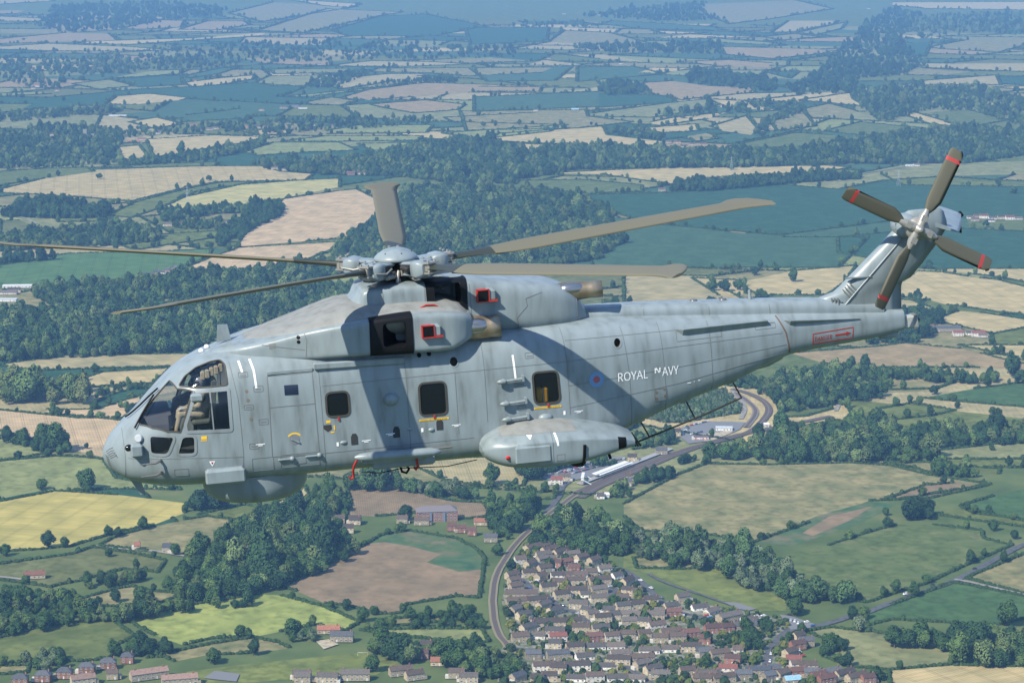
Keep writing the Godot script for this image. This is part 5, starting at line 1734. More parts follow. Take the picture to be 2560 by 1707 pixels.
func build_garden_shrubs() -> void:
	var pts := to_points(VILLAGE)
	var lo := pts[0]
	var hi := pts[0]
	for q in pts:
		lo = lo.min(q)
		hi = hi.max(q)
	var streets := []
	for r in ROADS:
		if r[1] > 0:
			streets.append(to_points(r[2]))
	var xf := []
	for i in 4200:
		var q := Vector2(rng.randf_range(lo.x, hi.x), rng.randf_range(lo.y, hi.y))
		if not Geometry2D.is_point_in_polygon(q, pts) or not seen(q.x, q.y):
			continue
		var clear := true
		for line in streets:
			for k in line.size() - 1:
				if Geometry2D.get_closest_point_to_segment(q, line[k], line[k + 1]).distance_to(q) < 5.0:
					clear = false
		for h in HOUSES:
			if absf(h[0] - q.x) < h[2] * 0.5 + 1.0 and absf(h[1] - q.y) < 5.5:
				clear = false
				break
		if clear:
			xf.append(q)
	var mm := MultiMesh.new()
	mm.transform_format = MultiMesh.TRANSFORM_3D
	mm.use_colors = true
	mm.mesh = make_bush(9, 46)
	mm.instance_count = xf.size()
	for i in xf.size():
		var s := rng.randf_range(1.5, 4.0) if rng.randf() < 0.9 else rng.randf_range(4.5, 7.5)
		mm.set_instance_transform(i, Transform3D(Basis(Vector3.UP, rng.randf() * TAU).scaled(Vector3(s, s * rng.randf_range(0.7, 1.3), s)), Vector3(xf[i].x, 0.7, xf[i].y)))
		var t: Array = [[0.034, 0.062, 0.024], [0.05, 0.085, 0.03], [0.09, 0.12, 0.03], [0.028, 0.05, 0.022], [0.14, 0.15, 0.035]][rng.randi() % 5]
		mm.set_instance_color(i, Color(t[0], t[1], t[2]))
	var o := MultiMeshInstance3D.new()
	o.name = numbered("garden_shrubs")
	o.multimesh = mm
	o.material_override = leaf_mat("leaves_of_woods", 1, 1, 1)
	add_child(o)
	o.set_meta("kind", "stuff")
	tag(o, "green shrubs and hedges in the gardens between the village houses", "shrubs")

# ================================================================ the helicopter
# own axes: x aft, y up, z to port; the origin is the centre of the rotor head
# stations: x, top, bottom, height of greatest width, half width, roundness above, roundness below
const FUSELAGE := [[-6.78, -3.60, -3.66, -3.63, 0.03, 2, 2], [-6.74, -3.46, -3.80, -3.63, 0.20, 2, 2], [-6.62, -3.25, -3.97, -3.62, 0.42, 2, 2.1], [-6.32, -2.93, -4.17, -3.6, 0.75, 2.2, 2.4], [-6.05, -2.72, -4.26, -3.55, 0.94, 2.4, 2.7],
	[-5.55, -2.23, -4.33, -3.4, 1.14, 2.6, 3.2], [-5.10, -1.84, -4.36, -3.25, 1.25, 2.8, 3.6], [-4.67, -1.60, -4.36, -3.15, 1.32, 3.0, 4], [-4.30, -1.47, -4.34, -3.1, 1.36, 3.2, 4.5], [-3.60, -1.40, -4.31, -3.05, 1.39, 3.6, 5],
	[-2.5, -1.40, -4.30, -3.0, 1.40, 4, 5.5], [2.8, -1.40, -4.30, -3.0, 1.40, 4, 5.5], [3.4, -1.40, -4.28, -3.0, 1.38, 4, 5.5], [4.2, -1.42, -4.18, -2.95, 1.31, 3.8, 5], [4.9, -1.45, -4.03, -2.85, 1.22, 3.6, 4.5],
	[6.05, -1.52, -3.66, -2.65, 1.04, 3.3, 4], [7.64, -1.62, -3.22, -2.45, 0.80, 3, 3.6], [8.9, -1.70, -2.78, -2.25, 0.62, 3, 3.2], [9.6, -1.75, -2.69, -2.2, 0.52, 3, 3], [11.2, -1.90, -2.56, -2.22, 0.30, 3, 3], [11.9, -1.95, -2.45, -2.2, 0.20, 3, 3]]
const COWL := [[-4.25, -1.44, -1.6, -1.5, 0.45, 3, 3], [-3.65, -1.29, -1.7, -1.5, 0.90, 4.5, 4], [-3.0, -1.17, -1.72, -1.46, 1.08, 6, 6], [-2.31, -1.03, -1.72, -1.40, 1.22, 8, 8], [-1.75, -0.94, -1.70, -1.32, 1.40, 10, 9], [-0.9, -0.84, -1.68, -1.25, 1.58, 11, 10],
	[0.05, -0.78, -1.70, -1.25, 1.62, 11, 10], [0.9, -0.82, -1.72, -1.28, 1.60, 10, 8], [1.2, -0.87, -1.62, -1.3, 1.50, 8, 6], [1.40, -0.92, -1.55, -1.3, 1.34, 6, 5]]
const DECK := [[-3.5, -1.24, -1.7, -1.40, 0.70, 2.2, 2], [-2.9, -1.06, -1.7, -1.25, 0.95, 2.2, 2], [-2.31, -0.90, -1.6, -1.12, 1.15, 2.2, 2], [-1.4, -0.62, -1.5, -1.0, 1.38, 2.2, 2], [-0.5, -0.60, -1.5, -0.95, 1.45, 2.4, 2], [0.6, -0.62, -1.5, -0.92, 1.44, 2.4, 2], [1.2, -0.72, -1.5, -0.98, 1.38, 2.4, 2], [1.45, -0.95, -1.5, -1.1, 1.25, 2.2, 2]]
const UPPER := [[-1.62, -0.92, -1.2, -1.05, 0.30, 2.2, 3], [-1.40, -0.80, -1.2, -1.0, 0.50, 2.4, 3], [-1.15, -0.62, -1.3, -0.95, 0.66, 2.8, 3], [-0.97, -0.47, -1.4, -0.9, 0.76, 4, 3], [-0.90, -0.33, -1.4, -0.9, 0.80, 8, 3], [-0.5, -0.28, -1.5, -0.95, 0.88, 9, 3], [0.5, -0.25, -1.6, -0.95, 0.92, 9, 4],
	[1.4, -0.22, -1.6, -0.95, 0.95, 8, 4], [2.0, -0.32, -1.6, -1.0, 0.95, 6, 4], [2.75, -0.43, -1.6, -1.0, 0.93, 5, 4], [3.5, -0.56, -1.6, -1.05, 0.84, 4, 4], [3.9, -0.75, -1.6, -1.1, 0.70, 3, 4], [4.1, -1.0, -1.6, -1.25, 0.55, 2.6, 3], [4.2, -1.2, -1.6, -1.35, 0.45, 2.4, 3]]
const SPINE := [[3.7, -1.22, -1.9, -1.5, 0.42, 3, 3], [5.2, -1.25, -1.9, -1.5, 0.42, 3, 3], [7.4, -1.36, -1.95, -1.6, 0.40, 3, 3], [8.6, -1.43, -2.0, -1.68, 0.38, 3, 3], [9.9, -1.52, -2.1, -1.78, 0.33, 2.6, 3], [10.7, -1.62, -2.1, -1.85, 0.25, 2.4, 3], [11.4, -1.75, -2.1, -1.9, 0.2, 2.4, 3]]
const SPONSON := [[1.42, -3.88, -4.04, -3.95, 0.42, 2, 2], [1.47, -3.76, -4.14, -3.93, 0.54, 2.1, 2.4], [1.62, -3.64, -4.25, -3.90, 0.68, 2.2, 3], [1.92, -3.51, -4.34, -3.85, 0.82, 1.6, 4.5], [2.35, -3.44, -4.38, -3.80, 0.90, 1.6, 6], [2.95, -3.43, -4.39, -3.80, 0.91, 1.6, 7],
	[3.6, -3.51, -4.37, -3.82, 0.87, 1.6, 7], [4.2, -3.65, -4.27, -3.88, 0.79, 1.6, 6], [4.60, -3.76, -4.20, -3.95, 0.68, 1.7, 5], [4.84, -3.88, -4.16, -4.02, 0.60, 1.8, 4]]

func section(body: Array, x: float) -> PackedFloat32Array:
	var n := body.size()
	var i := 0
	while i < n - 2 and body[i + 1][0] <= x:
		i += 1
	var a: Array = body[i]
	var b: Array = body[i + 1]
	var p: Array = body[maxi(i - 1, 0)]
	var q: Array = body[mini(i + 2, n - 1)]
	var d: float = b[0] - a[0]
	var t := clampf((x - a[0]) / d, 0.0, 1.0)
	var t2 := t * t
	var t3 := t2 * t
	var out := PackedFloat32Array()
	for k in range(1, 7):
		var m0: float = (b[k] - p[k]) / (b[0] - p[0]) * d
		var m1: float = (q[k] - a[k]) / (q[0] - a[0]) * d
		out.append((2 * t3 - 3 * t2 + 1) * a[k] + (t3 - 2 * t2 + t) * m0 + (-2 * t3 + 3 * t2) * b[k] + (t3 - t2) * m1)
	return out

# point of a body at station x and angle (degrees: 0 port, 90 top)
func body_point(body: Array, x: float, deg: float) -> Vector3:
	var s := section(body, x)
	var c := cos(deg_to_rad(deg))
	var sn := sin(deg_to_rad(deg))
	var n: float = s[4] if sn > 0 else s[5]
	var h: float = s[0] - s[2] if sn > 0 else s[2] - s[1]
	return Vector3(x, s[2] + signf(sn) * pow(absf(sn), 2.0 / n) * h, signf(c) * pow(absf(c), 2.0 / n) * s[3])

func body_value(body: Array, p: Vector3) -> float:
	var s := section(body, p.x)
	var up := p.y > s[2]
	var n: float = s[4] if up else s[5]
	var h: float = s[0] - s[2] if up else s[2] - s[1]
	return pow(pow(absf((p.y - s[2]) / h), n) + pow(absf(p.z / maxf(s[3], 0.001)), n), 1.0 / n)

func body_normal(body: Array, p: Vector3) -> Vector3:
	var e := 0.004
	var lo: float = body[0][0]
	var hi: float = body[body.size() - 1][0]
	var x1 := clampf(p.x + e, lo, hi)
	var x0 := clampf(p.x - e, lo, hi)
	var g := Vector3((body_value(body, Vector3(x1, p.y, p.z)) - body_value(body, Vector3(x0, p.y, p.z))) / maxf(x1 - x0, 0.001),
		(body_value(body, p + Vector3(0, e, 0)) - body_value(body, p - Vector3(0, e, 0))) / (2 * e),
		(body_value(body, p + Vector3(0, 0, e)) - body_value(body, p - Vector3(0, 0, e))) / (2 * e))
	return g.normalized() if g.length() > 0.0001 else Vector3(-1, 0, 0)

func deg_at(body: Array, x: float, y: float) -> float:
	var s := section(body, x)
	var up := y > s[2]
	var n: float = s[4] if up else s[5]
	var a := clampf((y - s[2]) / (s[0] - s[2] if up else s[2] - s[1]), -0.9999, 0.9999)
	var z := pow(1.0 - pow(absf(a), n), 1.0 / n)
	return rad_to_deg(atan2(signf(a) * pow(absf(a), n / 2.0), pow(z, n / 2.0)))

# on the port skin at (x, y), raised by a little
func skin(body: Array, x: float, y: float, up := 0.0) -> Vector3:
	var p := body_point(body, x, deg_at(body, x, y))
	return p + body_normal(body, p) * up

# polygon in (x, y) on the port side -> (x, degrees), edges cut into short pieces
func side_poly(body: Array, xy: Array, round_by := 0.0) -> PackedVector2Array:
	var pts := PackedVector2Array()
	for q in xy:
		pts.append(Vector2(q[0], q[1]))
	if round_by > 0.0:
		pts = rounded(pts, round_by)
	var out := PackedVector2Array()
	for i in pts.size():
		var a := pts[i]
		var b := pts[(i + 1) % pts.size()]
		var n := maxi(1, int(a.distance_to(b) / 0.08))
		for k in n:
			var p := a.lerp(b, float(k) / n)
			out.append(Vector2(p.x, deg_at(body, p.x, p.y)))
	return out

func rounded(p: PackedVector2Array, r: float) -> PackedVector2Array:
	var out := PackedVector2Array()
	for i in p.size():
		var a := p[(i + p.size() - 1) % p.size()]
		var b := p[i]
		var c := p[(i + 1) % p.size()]
		var ra: float = minf(r, a.distance_to(b) * 0.45)
		var rc: float = minf(r, c.distance_to(b) * 0.45)
		var s := b + (a - b).normalized() * ra
		var e := b + (c - b).normalized() * rc
		for k in 5:
			var t := k / 4.0
			out.append(s.lerp(b, t).lerp(b.lerp(e, t), t))
	return out

func deg_poly(p: Array, cut := 6) -> PackedVector2Array:
	var out := PackedVector2Array()
	for i in p.size():
		var a := Vector2(p[i][0], p[i][1])
		var b := Vector2(p[(i + 1) % p.size()][0], p[(i + 1) % p.size()][1])
		for k in cut:
			out.append(a.lerp(b, float(k) / cut))
	return out

func mirrored(p: PackedVector2Array) -> PackedVector2Array:
	var out := PackedVector2Array()
	for q in p:
		out.append(Vector2(q.x, 180.0 - q.y))
	return out

func angle_steps(per_side: int, boxy := false) -> PackedFloat32Array:
	var quarter := PackedFloat32Array()
	var n := per_side
	var w := 1.75
	for k in n:
		quarter.append(rad_to_deg(asin(pow(float(k) / n * 0.82, w))))
	for k in range(n, -1, -1):
		quarter.append(rad_to_deg(acos(pow(float(k) / n * 0.82, w))))
	if boxy:
		quarter.clear()
		for v in [0.0, 0.02, 0.3, 1.5, 4.0, 8.0, 14.0, 21.0, 28.0, 34.0, 40.0, 45.0, 50.0, 56.0, 62.0, 69.0, 76.0, 82.0, 86.0, 88.5, 89.7, 89.98, 90.0]:
			quarter.append(v)
	# 0..90 -> whole turn from -90 to 270
	var all := PackedFloat32Array()
	for i in range(quarter.size() - 1, 0, -1):
		all.append(-quarter[i])
	for v in quarter:
		all.append(v)
	for i in range(quarter.size() - 2, 0, -1):
		all.append(180.0 - quarter[i])
	for i in range(0, quarter.size()):
		all.append(180.0 + quarter[i])
	return all

func add_skin_tri(st: SurfaceTool, body: Array, q: Array, up: float) -> void:
	var v := []
	var nr := []
	for c in q:
		var p := body_point(body, c.x, c.y)
		var nn := body_normal(body, p)
		v.append(p + nn * up)
		nr.append(nn)
	var f: Vector3 = (v[1] - v[0]).cross(v[2] - v[0])
	var order := [0, 1, 2] if f.dot(nr[0] + nr[1] + nr[2]) < 0.0 else [0, 2, 1]
	for k in order:
		st.set_normal(nr[k])
		st.add_vertex(v[k])

# skin of a body, with openings left out (or, with only_inside, just the patches inside them)
func body_mesh(body: Array, step: float, per_side: int, openings: Array, boxy := false, x_from := -99.0, x_to := 99.0) -> ArrayMesh:
	var xs := PackedFloat32Array()
	var x: float = maxf(body[0][0], x_from)
	var last: float = minf(body[body.size() - 1][0], x_to)
	while x < last - 0.001:
		xs.append(x)
		x += step if x > body[0][0] + 0.4 else step * 0.35
	xs.append(last)
	var ds := angle_steps(per_side, boxy)
	var boxes := []
	for o in openings:
		var r := Rect2(o[0], Vector2.ZERO)
		for q in o:
			r = r.expand(q)
		boxes.append(r)
	var st := new_st()
	var grid := []
	for i in xs.size():
		var row := []
		for d in ds:
			var p := body_point(body, xs[i], d)
			row.append([p, body_normal(body, p)])
		grid.append(row)
	for i in xs.size() - 1:
		for k in ds.size() - 1:
			var cell := Rect2(xs[i], ds[k], xs[i + 1] - xs[i], ds[k + 1] - ds[k])
			var cut := false
			for j in openings.size():
				if boxes[j].intersects(cell):
					cut = true
			if not cut:
				for c in [[i, k], [i, k + 1], [i + 1, k + 1], [i, k], [i + 1, k + 1], [i + 1, k]]:
					st.set_normal(grid[c[0]][c[1]][1])
					st.add_vertex(grid[c[0]][c[1]][0])
				continue
			var pieces := [PackedVector2Array([cell.position, Vector2(cell.end.x, cell.position.y), cell.end, Vector2(cell.position.x, cell.end.y)])]
			for j in openings.size():
				if boxes[j].intersects(cell):
					var left := []
					for pc in pieces:
						left.append_array(Geometry2D.clip_polygons(pc, openings[j]))
					pieces = left
			for pc in pieces:
				var t := Geometry2D.triangulate_polygon(pc)
				for m in range(0, t.size(), 3):
					add_skin_tri(st, body, [pc[t[m]], pc[t[m + 1]], pc[t[m + 2]]], 0.0)
	# close both ends
	for e in [0, xs.size() - 1]:
		var way := Vector3.LEFT if e == 0 else Vector3.RIGHT
		for k in range(1, ds.size() - 2):
			var v := [grid[e][0][0], grid[e][k][0], grid[e][k + 1][0]]
			var f: Vector3 = (v[1] - v[0]).cross(v[2] - v[0])
			for c in ([0, 1, 2] if f.dot(way) < 0.0 else [0, 2, 1]):
				st.set_normal(way)
				st.add_vertex(v[c])
	return st.commit()

# the patch of skin inside one outline
func patch(body: Array, outline: PackedVector2Array, up: float, step := 0.12) -> ArrayMesh:
	var r := Rect2(outline[0], Vector2.ZERO)
	for q in outline:
		r = r.expand(q)
	var st := new_st()
	var nx := maxi(1, int(ceil(r.size.x / step)))
	var ny := maxi(2, int(ceil(r.size.y / 6.0)))
	for i in nx:
		for k in ny:
			var a := r.position + r.size * Vector2(float(i) / nx, float(k) / ny)
			var b := r.position + r.size * Vector2(float(i + 1) / nx, float(k + 1) / ny)
			for pc in Geometry2D.intersect_polygons(PackedVector2Array([a, Vector2(b.x, a.y), b, Vector2(a.x, b.y)]), outline):
				var t := Geometry2D.triangulate_polygon(pc)
				for m in range(0, t.size(), 3):
					add_skin_tri(st, body, [pc[t[m]], pc[t[m + 1]], pc[t[m + 2]]], up)
	return st.commit()

# a strip of the given width and height that follows the skin along an outline
func ribbon(st: SurfaceTool, body: Array, line: PackedVector2Array, w: float, h: float, closed := true, low := -0.012) -> void:
	var n := line.size()
	var rings := []
	for i in n:
		var p := body_point(body, line[i].x, line[i].y)
		var a := line[(i + n - 1) % n] if closed or i > 0 else line[i]
		var b := line[(i + 1) % n] if closed or i < n - 1 else line[i]
		var t := (body_point(body, b.x, b.y) - body_point(body, a.x, a.y)).normalized()
		var nn := body_normal(body, p)
		var s := nn.cross(t).normalized() * w * 0.5
		rings.append(PackedVector3Array([p - s + nn * low, p - s + nn * h, p + s + nn * h, p + s + nn * low]))
	if closed:
		rings.append(rings[0])
	loft_rings(st, rings, not closed, -1, true)

func seam(st: SurfaceTool, body: Array, xy: Array, w := 0.016) -> void:
	var line := PackedVector2Array()
	for i in xy.size() - 1:
		var a := Vector2(xy[i][0], xy[i][1])
		var b := Vector2(xy[i + 1][0], xy[i + 1][1])
		var n := maxi(1, int(a.distance_to(b) / 0.05))
		for k in n:
			var p := a.lerp(b, float(k) / n)
			line.append(Vector2(p.x, deg_at(body, p.x, p.y)))
	var e: Array = xy[xy.size() - 1]
	line.append(Vector2(e[0], deg_at(body, e[0], e[1])))
	ribbon(st, body, line, w, 0.006, false, -0.006)

func disc(body: Array, x: float, y: float, r: float, up: float, r_in := 0.0) -> ArrayMesh:
	var st := new_st()
	st.set_smooth_group(-1)
	var n := 24
	for k in n:
		var a := TAU * k / n
		var b := TAU * (k + 1) / n
		var p := skin(body, x + cos(a) * r, y + sin(a) * r, up)
		var q := skin(body, x + cos(b) * r, y + sin(b) * r, up)
		if r_in <= 0.0:
			tri(st, skin(body, x, y, up), q, p)
		else:
			quad(st, skin(body, x + cos(a) * r_in, y + sin(a) * r_in, up), skin(body, x + cos(b) * r_in, y + sin(b) * r_in, up), q, p)
	return done(st)

# print on the port skin: text set along x
func lettering(body: Array, words: String, x: float, y: float, high: float, slope := 0.0, up := 0.008, stretch := 1.0) -> ArrayMesh:
	var tm := TextMesh.new()
	var f := SystemFont.new()
	f.font_names = PackedStringArray(["Droid Sans"])
	tm.font = f
	tm.font_size = 64
	tm.pixel_size = high / 46.0
	tm.depth = 0.0
	tm.text = words
	tm.horizontal_alignment = HORIZONTAL_ALIGNMENT_LEFT
	tm.vertical_alignment = VERTICAL_ALIGNMENT_BOTTOM
	var arr := tm.surface_get_arrays(0)
	var v: PackedVector3Array = arr[Mesh.ARRAY_VERTEX]
	var nr: PackedVector3Array = arr[Mesh.ARRAY_NORMAL]
	var ix: PackedInt32Array = arr[Mesh.ARRAY_INDEX]
	var low := 1e9
	for p in v:
		low = minf(low, p.y)
	var st := new_st()
	for i in range(0, ix.size(), 3):
		if nr[ix[i]].z < 0.5:
			continue
		for k in 3:
			var p := v[ix[i + k]]
			var px := x + p.x * stretch
			var py := y + (p.y - low) + slope * (px - x)
			var s := skin(body, px, py, up)
			st.set_normal(body_normal(body, s))
			st.add_vertex(s)
	return st.commit()

func patch_xy(body: Array, xy: Array, up := 0.008, round_by := 0.0) -> ArrayMesh:
	return patch(body, side_poly(body, xy, round_by), up)

func bar(body: Array, x: float, y: float, w: float, h: float, slope := 0.0) -> Array:
	return [[x, y], [x + w, y + slope * w], [x + w, y + h + slope * w], [x, y + h]]

var grey: StandardMaterial3D
var black: StandardMaterial3D
var dark_seam: StandardMaterial3D
var white_print: StandardMaterial3D
var heli: Node3D

func paint(called: String, r: float, g: float, b: float, rough := 0.42) -> StandardMaterial3D:
	var m := mat(called, lin(r, g, b), rough)
	m.albedo_texture = paint_wear()
	m.uv1_triplanar = true
	m.uv1_scale = Vector3(0.55, 0.13, 0.55)
	m.heightmap_enabled = true
	m.heightmap_scale = 0.35
	m.heightmap_texture = skin_ripple()
	m.roughness_texture = noise_tex(61, 0.02, [Color(0.78, 0.78, 0.78), Color(0.95, 0.95, 0.95), Color(1, 1, 1)], 256, 4)
	return m

var ripple: Texture2D
func skin_ripple() -> Texture2D:
	if ripple == null:
		ripple = noise_tex(62, 0.025, [Color.BLACK, Color.WHITE], 256, 2)
	return ripple

var wear: Texture2D
func paint_wear() -> Texture2D:
	if wear == null:
		wear = noise_tex(60, 0.009, [Color(0.76, 0.76, 0.745), Color(0.91, 0.91, 0.905), Color(0.97, 0.97, 0.97), Color(1, 1, 1)], 512, 8)
	return wear

func add(called: String, mesh: Mesh, m: Material, parent: Node = null) -> MeshInstance3D:
	return part(called, mesh, m, parent if parent else heli)

func build_helicopter() -> void:
	grey = paint("naval_grey", 0.226, 0.273, 0.290)
	black = mat("black", lin(0.006, 0.007, 0.009), 0.5)
	black.metallic_specular = 0.3
	dark_seam = mat("seam_sealant", lin(0.145, 0.162, 0.165), 0.8)
	white_print = mat("white_print", lin(0.78, 0.79, 0.78), 0.6)
	heli = thing("helicopter", "grey three engined naval helicopter with five main rotor blades flying over the fields", "helicopter")
	heli.transform = Transform3D(Basis(Vector3.UP, deg_to_rad(12.0)) * Basis(Vector3.BACK, deg_to_rad(2.8)), Vector3(-2.586, 536.862, -52.916))
	build_fuselage()
	build_side_details()
	build_tops()
	build_tail()
	build_rotor()
	build_sponson()
	build_cockpit()

func build_fuselage() -> void:
	var windscreen := deg_poly([[-5.23, 70], [-5.10, 47.5], [-4.78, 33.5], [-5.01, 11.4], [-5.12, 4.9], [-5.38, 10.2], [-5.69, 23.5], [-5.93, 41], [-5.97, 52], [-5.75, 62]])
	var quarter := side_poly(FUSELAGE, [[-5.06, -2.06], [-4.91, -1.88], [-4.65, -1.71], [-4.34, -1.60], [-4.12, -1.57], [-4.04, -1.65], [-4.03, -2.06], [-4.68, -2.09]], 0.05)
	var side := side_poly(FUSELAGE, [[-4.72, -2.17], [-4.02, -2.15], [-4.02, -3.05], [-4.98, -3.02], [-5.0, -2.87], [-4.84, -2.47]], 0.04)
	var chin1 := side_poly(FUSELAGE, [[-5.78, -3.06], [-5.22, -3.10], [-5.41, -3.52], [-5.79, -3.49]], 0.11)
	var chin2 := side_poly(FUSELAGE, [[-5.09, -3.10], [-4.80, -3.11], [-4.82, -3.53], [-5.23, -3.52]], 0.1)
	var w1 := side_poly(FUSELAGE, [[-1.93, -2.41], [-1.43, -2.41], [-1.42, -2.96], [-1.93, -2.95]], 0.13)
	var w2 := side_poly(FUSELAGE, [[0.13, -2.39], [0.73, -2.39], [0.74, -3.13], [0.13, -3.12]], 0.13)
	var w3 := side_poly(FUSELAGE, [[2.69, -2.38], [3.27, -2.38], [3.31, -3.10], [2.72, -3.10]], 0.13)
	var ports := [disc_outline(1.0 - 0.05, -1.98, 0.10), disc_outline(4.72, -1.92, 0.095)]
	var ws_star := mirrored(windscreen)
	var qt_star := mirrored(quarter)
	var sd_star := mirrored(side)
	var holes := [windscreen, quarter, side, chin1, chin2, w1, w2, w3, ws_star, qt_star, sd_star]
	holes.append_array(ports)
	add("fuselage_skin", body_mesh(FUSELAGE, 0.09, 16, holes), grey)
	var glass := mat("cockpit_glass", lin(0.025, 0.07, 0.16, 0.07), 0.02)
	glass.transparency = BaseMaterial3D.TRANSPARENCY_ALPHA
	var cabin_glass := mat("cabin_glass", lin(0.01, 0.015, 0.022, 0.5), 0.02)
	cabin_glass.transparency = BaseMaterial3D.TRANSPARENCY_ALPHA
	var frame := paint("window_frame_grey", 0.22, 0.255, 0.27)
	var rubber := mat("window_seal", lin(0.045, 0.045, 0.04), 0.7)
	for w in [["windscreen", windscreen, glass, rubber, 0.035], ["windscreen", ws_star, glass, rubber, 0.035], ["upper_window", quarter, glass, rubber, 0.03], ["upper_window", qt_star, glass, rubber, 0.03],
			["sliding_window", side, glass, frame, 0.07], ["sliding_window", sd_star, glass, frame, 0.07], ["chin_window", chin1, cabin_glass, frame, 0.06], ["chin_window", chin2, cabin_glass, frame, 0.06],
			["cabin_window", w1, cabin_glass, rubber, 0.045], ["cabin_window", w2, cabin_glass, rubber, 0.045], ["cabin_window", w3, cabin_glass, rubber, 0.045]]:
		var pane := add(w[0], patch(FUSELAGE, w[1], -0.012), w[2])
		var st := new_st()
		ribbon(st, FUSELAGE, w[1], w[4], 0.012)
		add("frame", done(st), w[3], pane)
		if w[1] == side:
			st = new_st()
			var bar_line := PackedVector2Array()
			for k in 8:
				var y := lerpf(-2.17, -3.03, k / 7.0)
				bar_line.append(Vector2(-4.42 + 0.02 * k / 7.0, deg_at(FUSELAGE, -4.42, y)))
			ribbon(st, FUSELAGE, bar_line, 0.03, 0.012, false)
			add("divider", done(st), frame, pane)
	# portholes: dark round vents with a rim and a short pipe
	for q in ports:
		var st := new_st()
		ribbon(st, FUSELAGE, q, 0.03, 0.008)
		var o := add("vent_port", done(st), grey)
		var c := body_point(FUSELAGE, (q[0].x + q[q.size() / 2].x) / 2.0, (q[0].y + q[q.size() / 2].y) / 2.0)
		st = new_st()
		var rings := []
		for d in [[0.0, 1.0], [-0.18, 1.0], [-0.19, 0.02]]:
			var r := PackedVector3Array()
			for p in q:
				var w := body_point(FUSELAGE, p.x, p.y)
				r.append(c + (w - c) * d[1] + Vector3(0, 0, d[0]))
			rings.append(r)
		loft_rings(st, rings, false, 0, true)
		add("pipe", done(st), mat("vent_brown", lin(0.09, 0.08, 0.07), 0.8), o)
	# seams between skin panels
	var st := new_st()
	var s := [[[-6.33, -3.0], [-6.31, -3.6], [-6.34, -4.1]], [[-3.95, -1.6], [-3.83, -2.4], [-3.80, -3.6], [-3.84, -4.2]], [[-3.80, -3.66], [-5.0, -3.60], [-6.25, -3.58]], [[-0.15, -1.75], [-0.13, -2.6], [-0.12, -4.2]],
		[[-2.05, -1.7], [-2.03, -3.0], [-2.02, -4.25]], [[3.45, -1.5], [3.5, -2.2], [3.52, -3.4]], [[-2.0, -2.25], [0.9, -2.22], [3.5, -2.2], [6.2, -2.16], [8.75, -2.14]], [[3.5, -2.75], [6.3, -2.62], [8.85, -2.42]], [[3.5, -3.25], [6.2, -3.0], [8.9, -2.6]],
		[[4.85, -1.6], [4.95, -2.6], [5.0, -3.9]], [[5.75, -1.6], [5.8, -2.5], [5.85, -3.6]], [[6.95, -1.7], [7.0, -3.3]], [[1.6, -1.6], [1.62, -2.4], [1.63, -3.4]], [[-2.1, -3.75], [1.3, -3.72]], [[3.5, -1.75], [6.0, -1.80], [8.6, -1.90]], [[0.95, -2.2], [0.97, -3.6]]]
	for line in s:
		st = new_st()
		seam(st, FUSELAGE, line, 0.009)
		add("panel_seam", done(st), dark_seam)
	# folding joint of the tail
	st = new_st()
	seam(st, FUSELAGE, [[8.66, -1.76], [8.85, -2.14], [8.95, -2.62]], 0.035)
	add("fold_joint", done(st), mat("joint_brown", lin(0.13, 0.09, 0.07), 0.8))
	# door
	st = new_st()
	ribbon(st, FUSELAGE, side_poly(FUSELAGE, [[-3.17, -1.94], [-2.19, -1.93], [-2.15, -3.74], [-3.18, -3.72]]), 0.018, 0.006, true, -0.004)
	seam(st, FUSELAGE, [[-3.16, -2.62], [-2.16, -2.62]])
	var door := add("crew_door", done(st), dark_seam)
	add("window", patch_xy(FUSELAGE, [[-2.82, -2.16], [-2.52, -2.17], [-2.52, -2.39], [-2.82, -2.38]], 0.006), mat("door_pane", lin(0.012, 0.02, 0.045), 0.08), door)
	st = new_st()
	cbox(st, skin(FUSELAGE, -2.67, -1.88, 0.01), Vector3(1.0, 0.09, 0.05), 0.015)
	add("hinge_rail", done(st), grey, door)
	add("handle", disc(FUSELAGE, -2.67, -3.38, 0.11, 0.006), mat("handle_grey", lin(0.16, 0.18, 0.2), 0.4), door)
	st = new_st()
	box(st, skin(FUSELAGE, -2.66, -3.40, 0.02), Vector3(0.2, 0.03, 0.03), Basis(Vector3.BACK, -0.5))
	add("lever", done(st), grey, door)
	var yellow := mat("warning_yellow", lin(0.75, 0.45, 0.02), 0.6)
	var arc := PackedVector2Array()
	for k in 9:
		var a := PI * (0.2 + 0.6 * k / 8.0)
		arc.append(Vector2(-2.67 + cos(a) * 0.16, deg_at(FUSELAGE, -2.67, -3.38 + sin(a) * 0.14)))
	st = new_st()
	ribbon(st, FUSELAGE, arc, 0.035, 0.004, false, 0.0)
	add("yellow_arc", done(st), yellow, door)
	for q in [[-3.15, -3.80], [-2.55, -3.78]]:
		st = new_st()
		cbox(st, skin(FUSELAGE, q[0] + 0.25, q[1], 0.02), Vector3(0.32, 0.035, 0.06), 0.01)
		lathe(st, skin(FUSELAGE, q[0] + 0.4, q[1], 0.0), Vector3.BACK, [[0.06, 0.0], [0.05, 0.05], [0.02, 0.07]], 10)
		add("latch", done(st), grey, door)

func disc_outline(x: float, y: float, r: float) -> PackedVector2Array:
	var out := PackedVector2Array()
	for k in 16:
		var a := TAU * k / 16.0
		out.append(Vector2(x + cos(a) * r, deg_at(FUSELAGE, x + cos(a) * r, y + sin(a) * r * 1.15)))
	return out

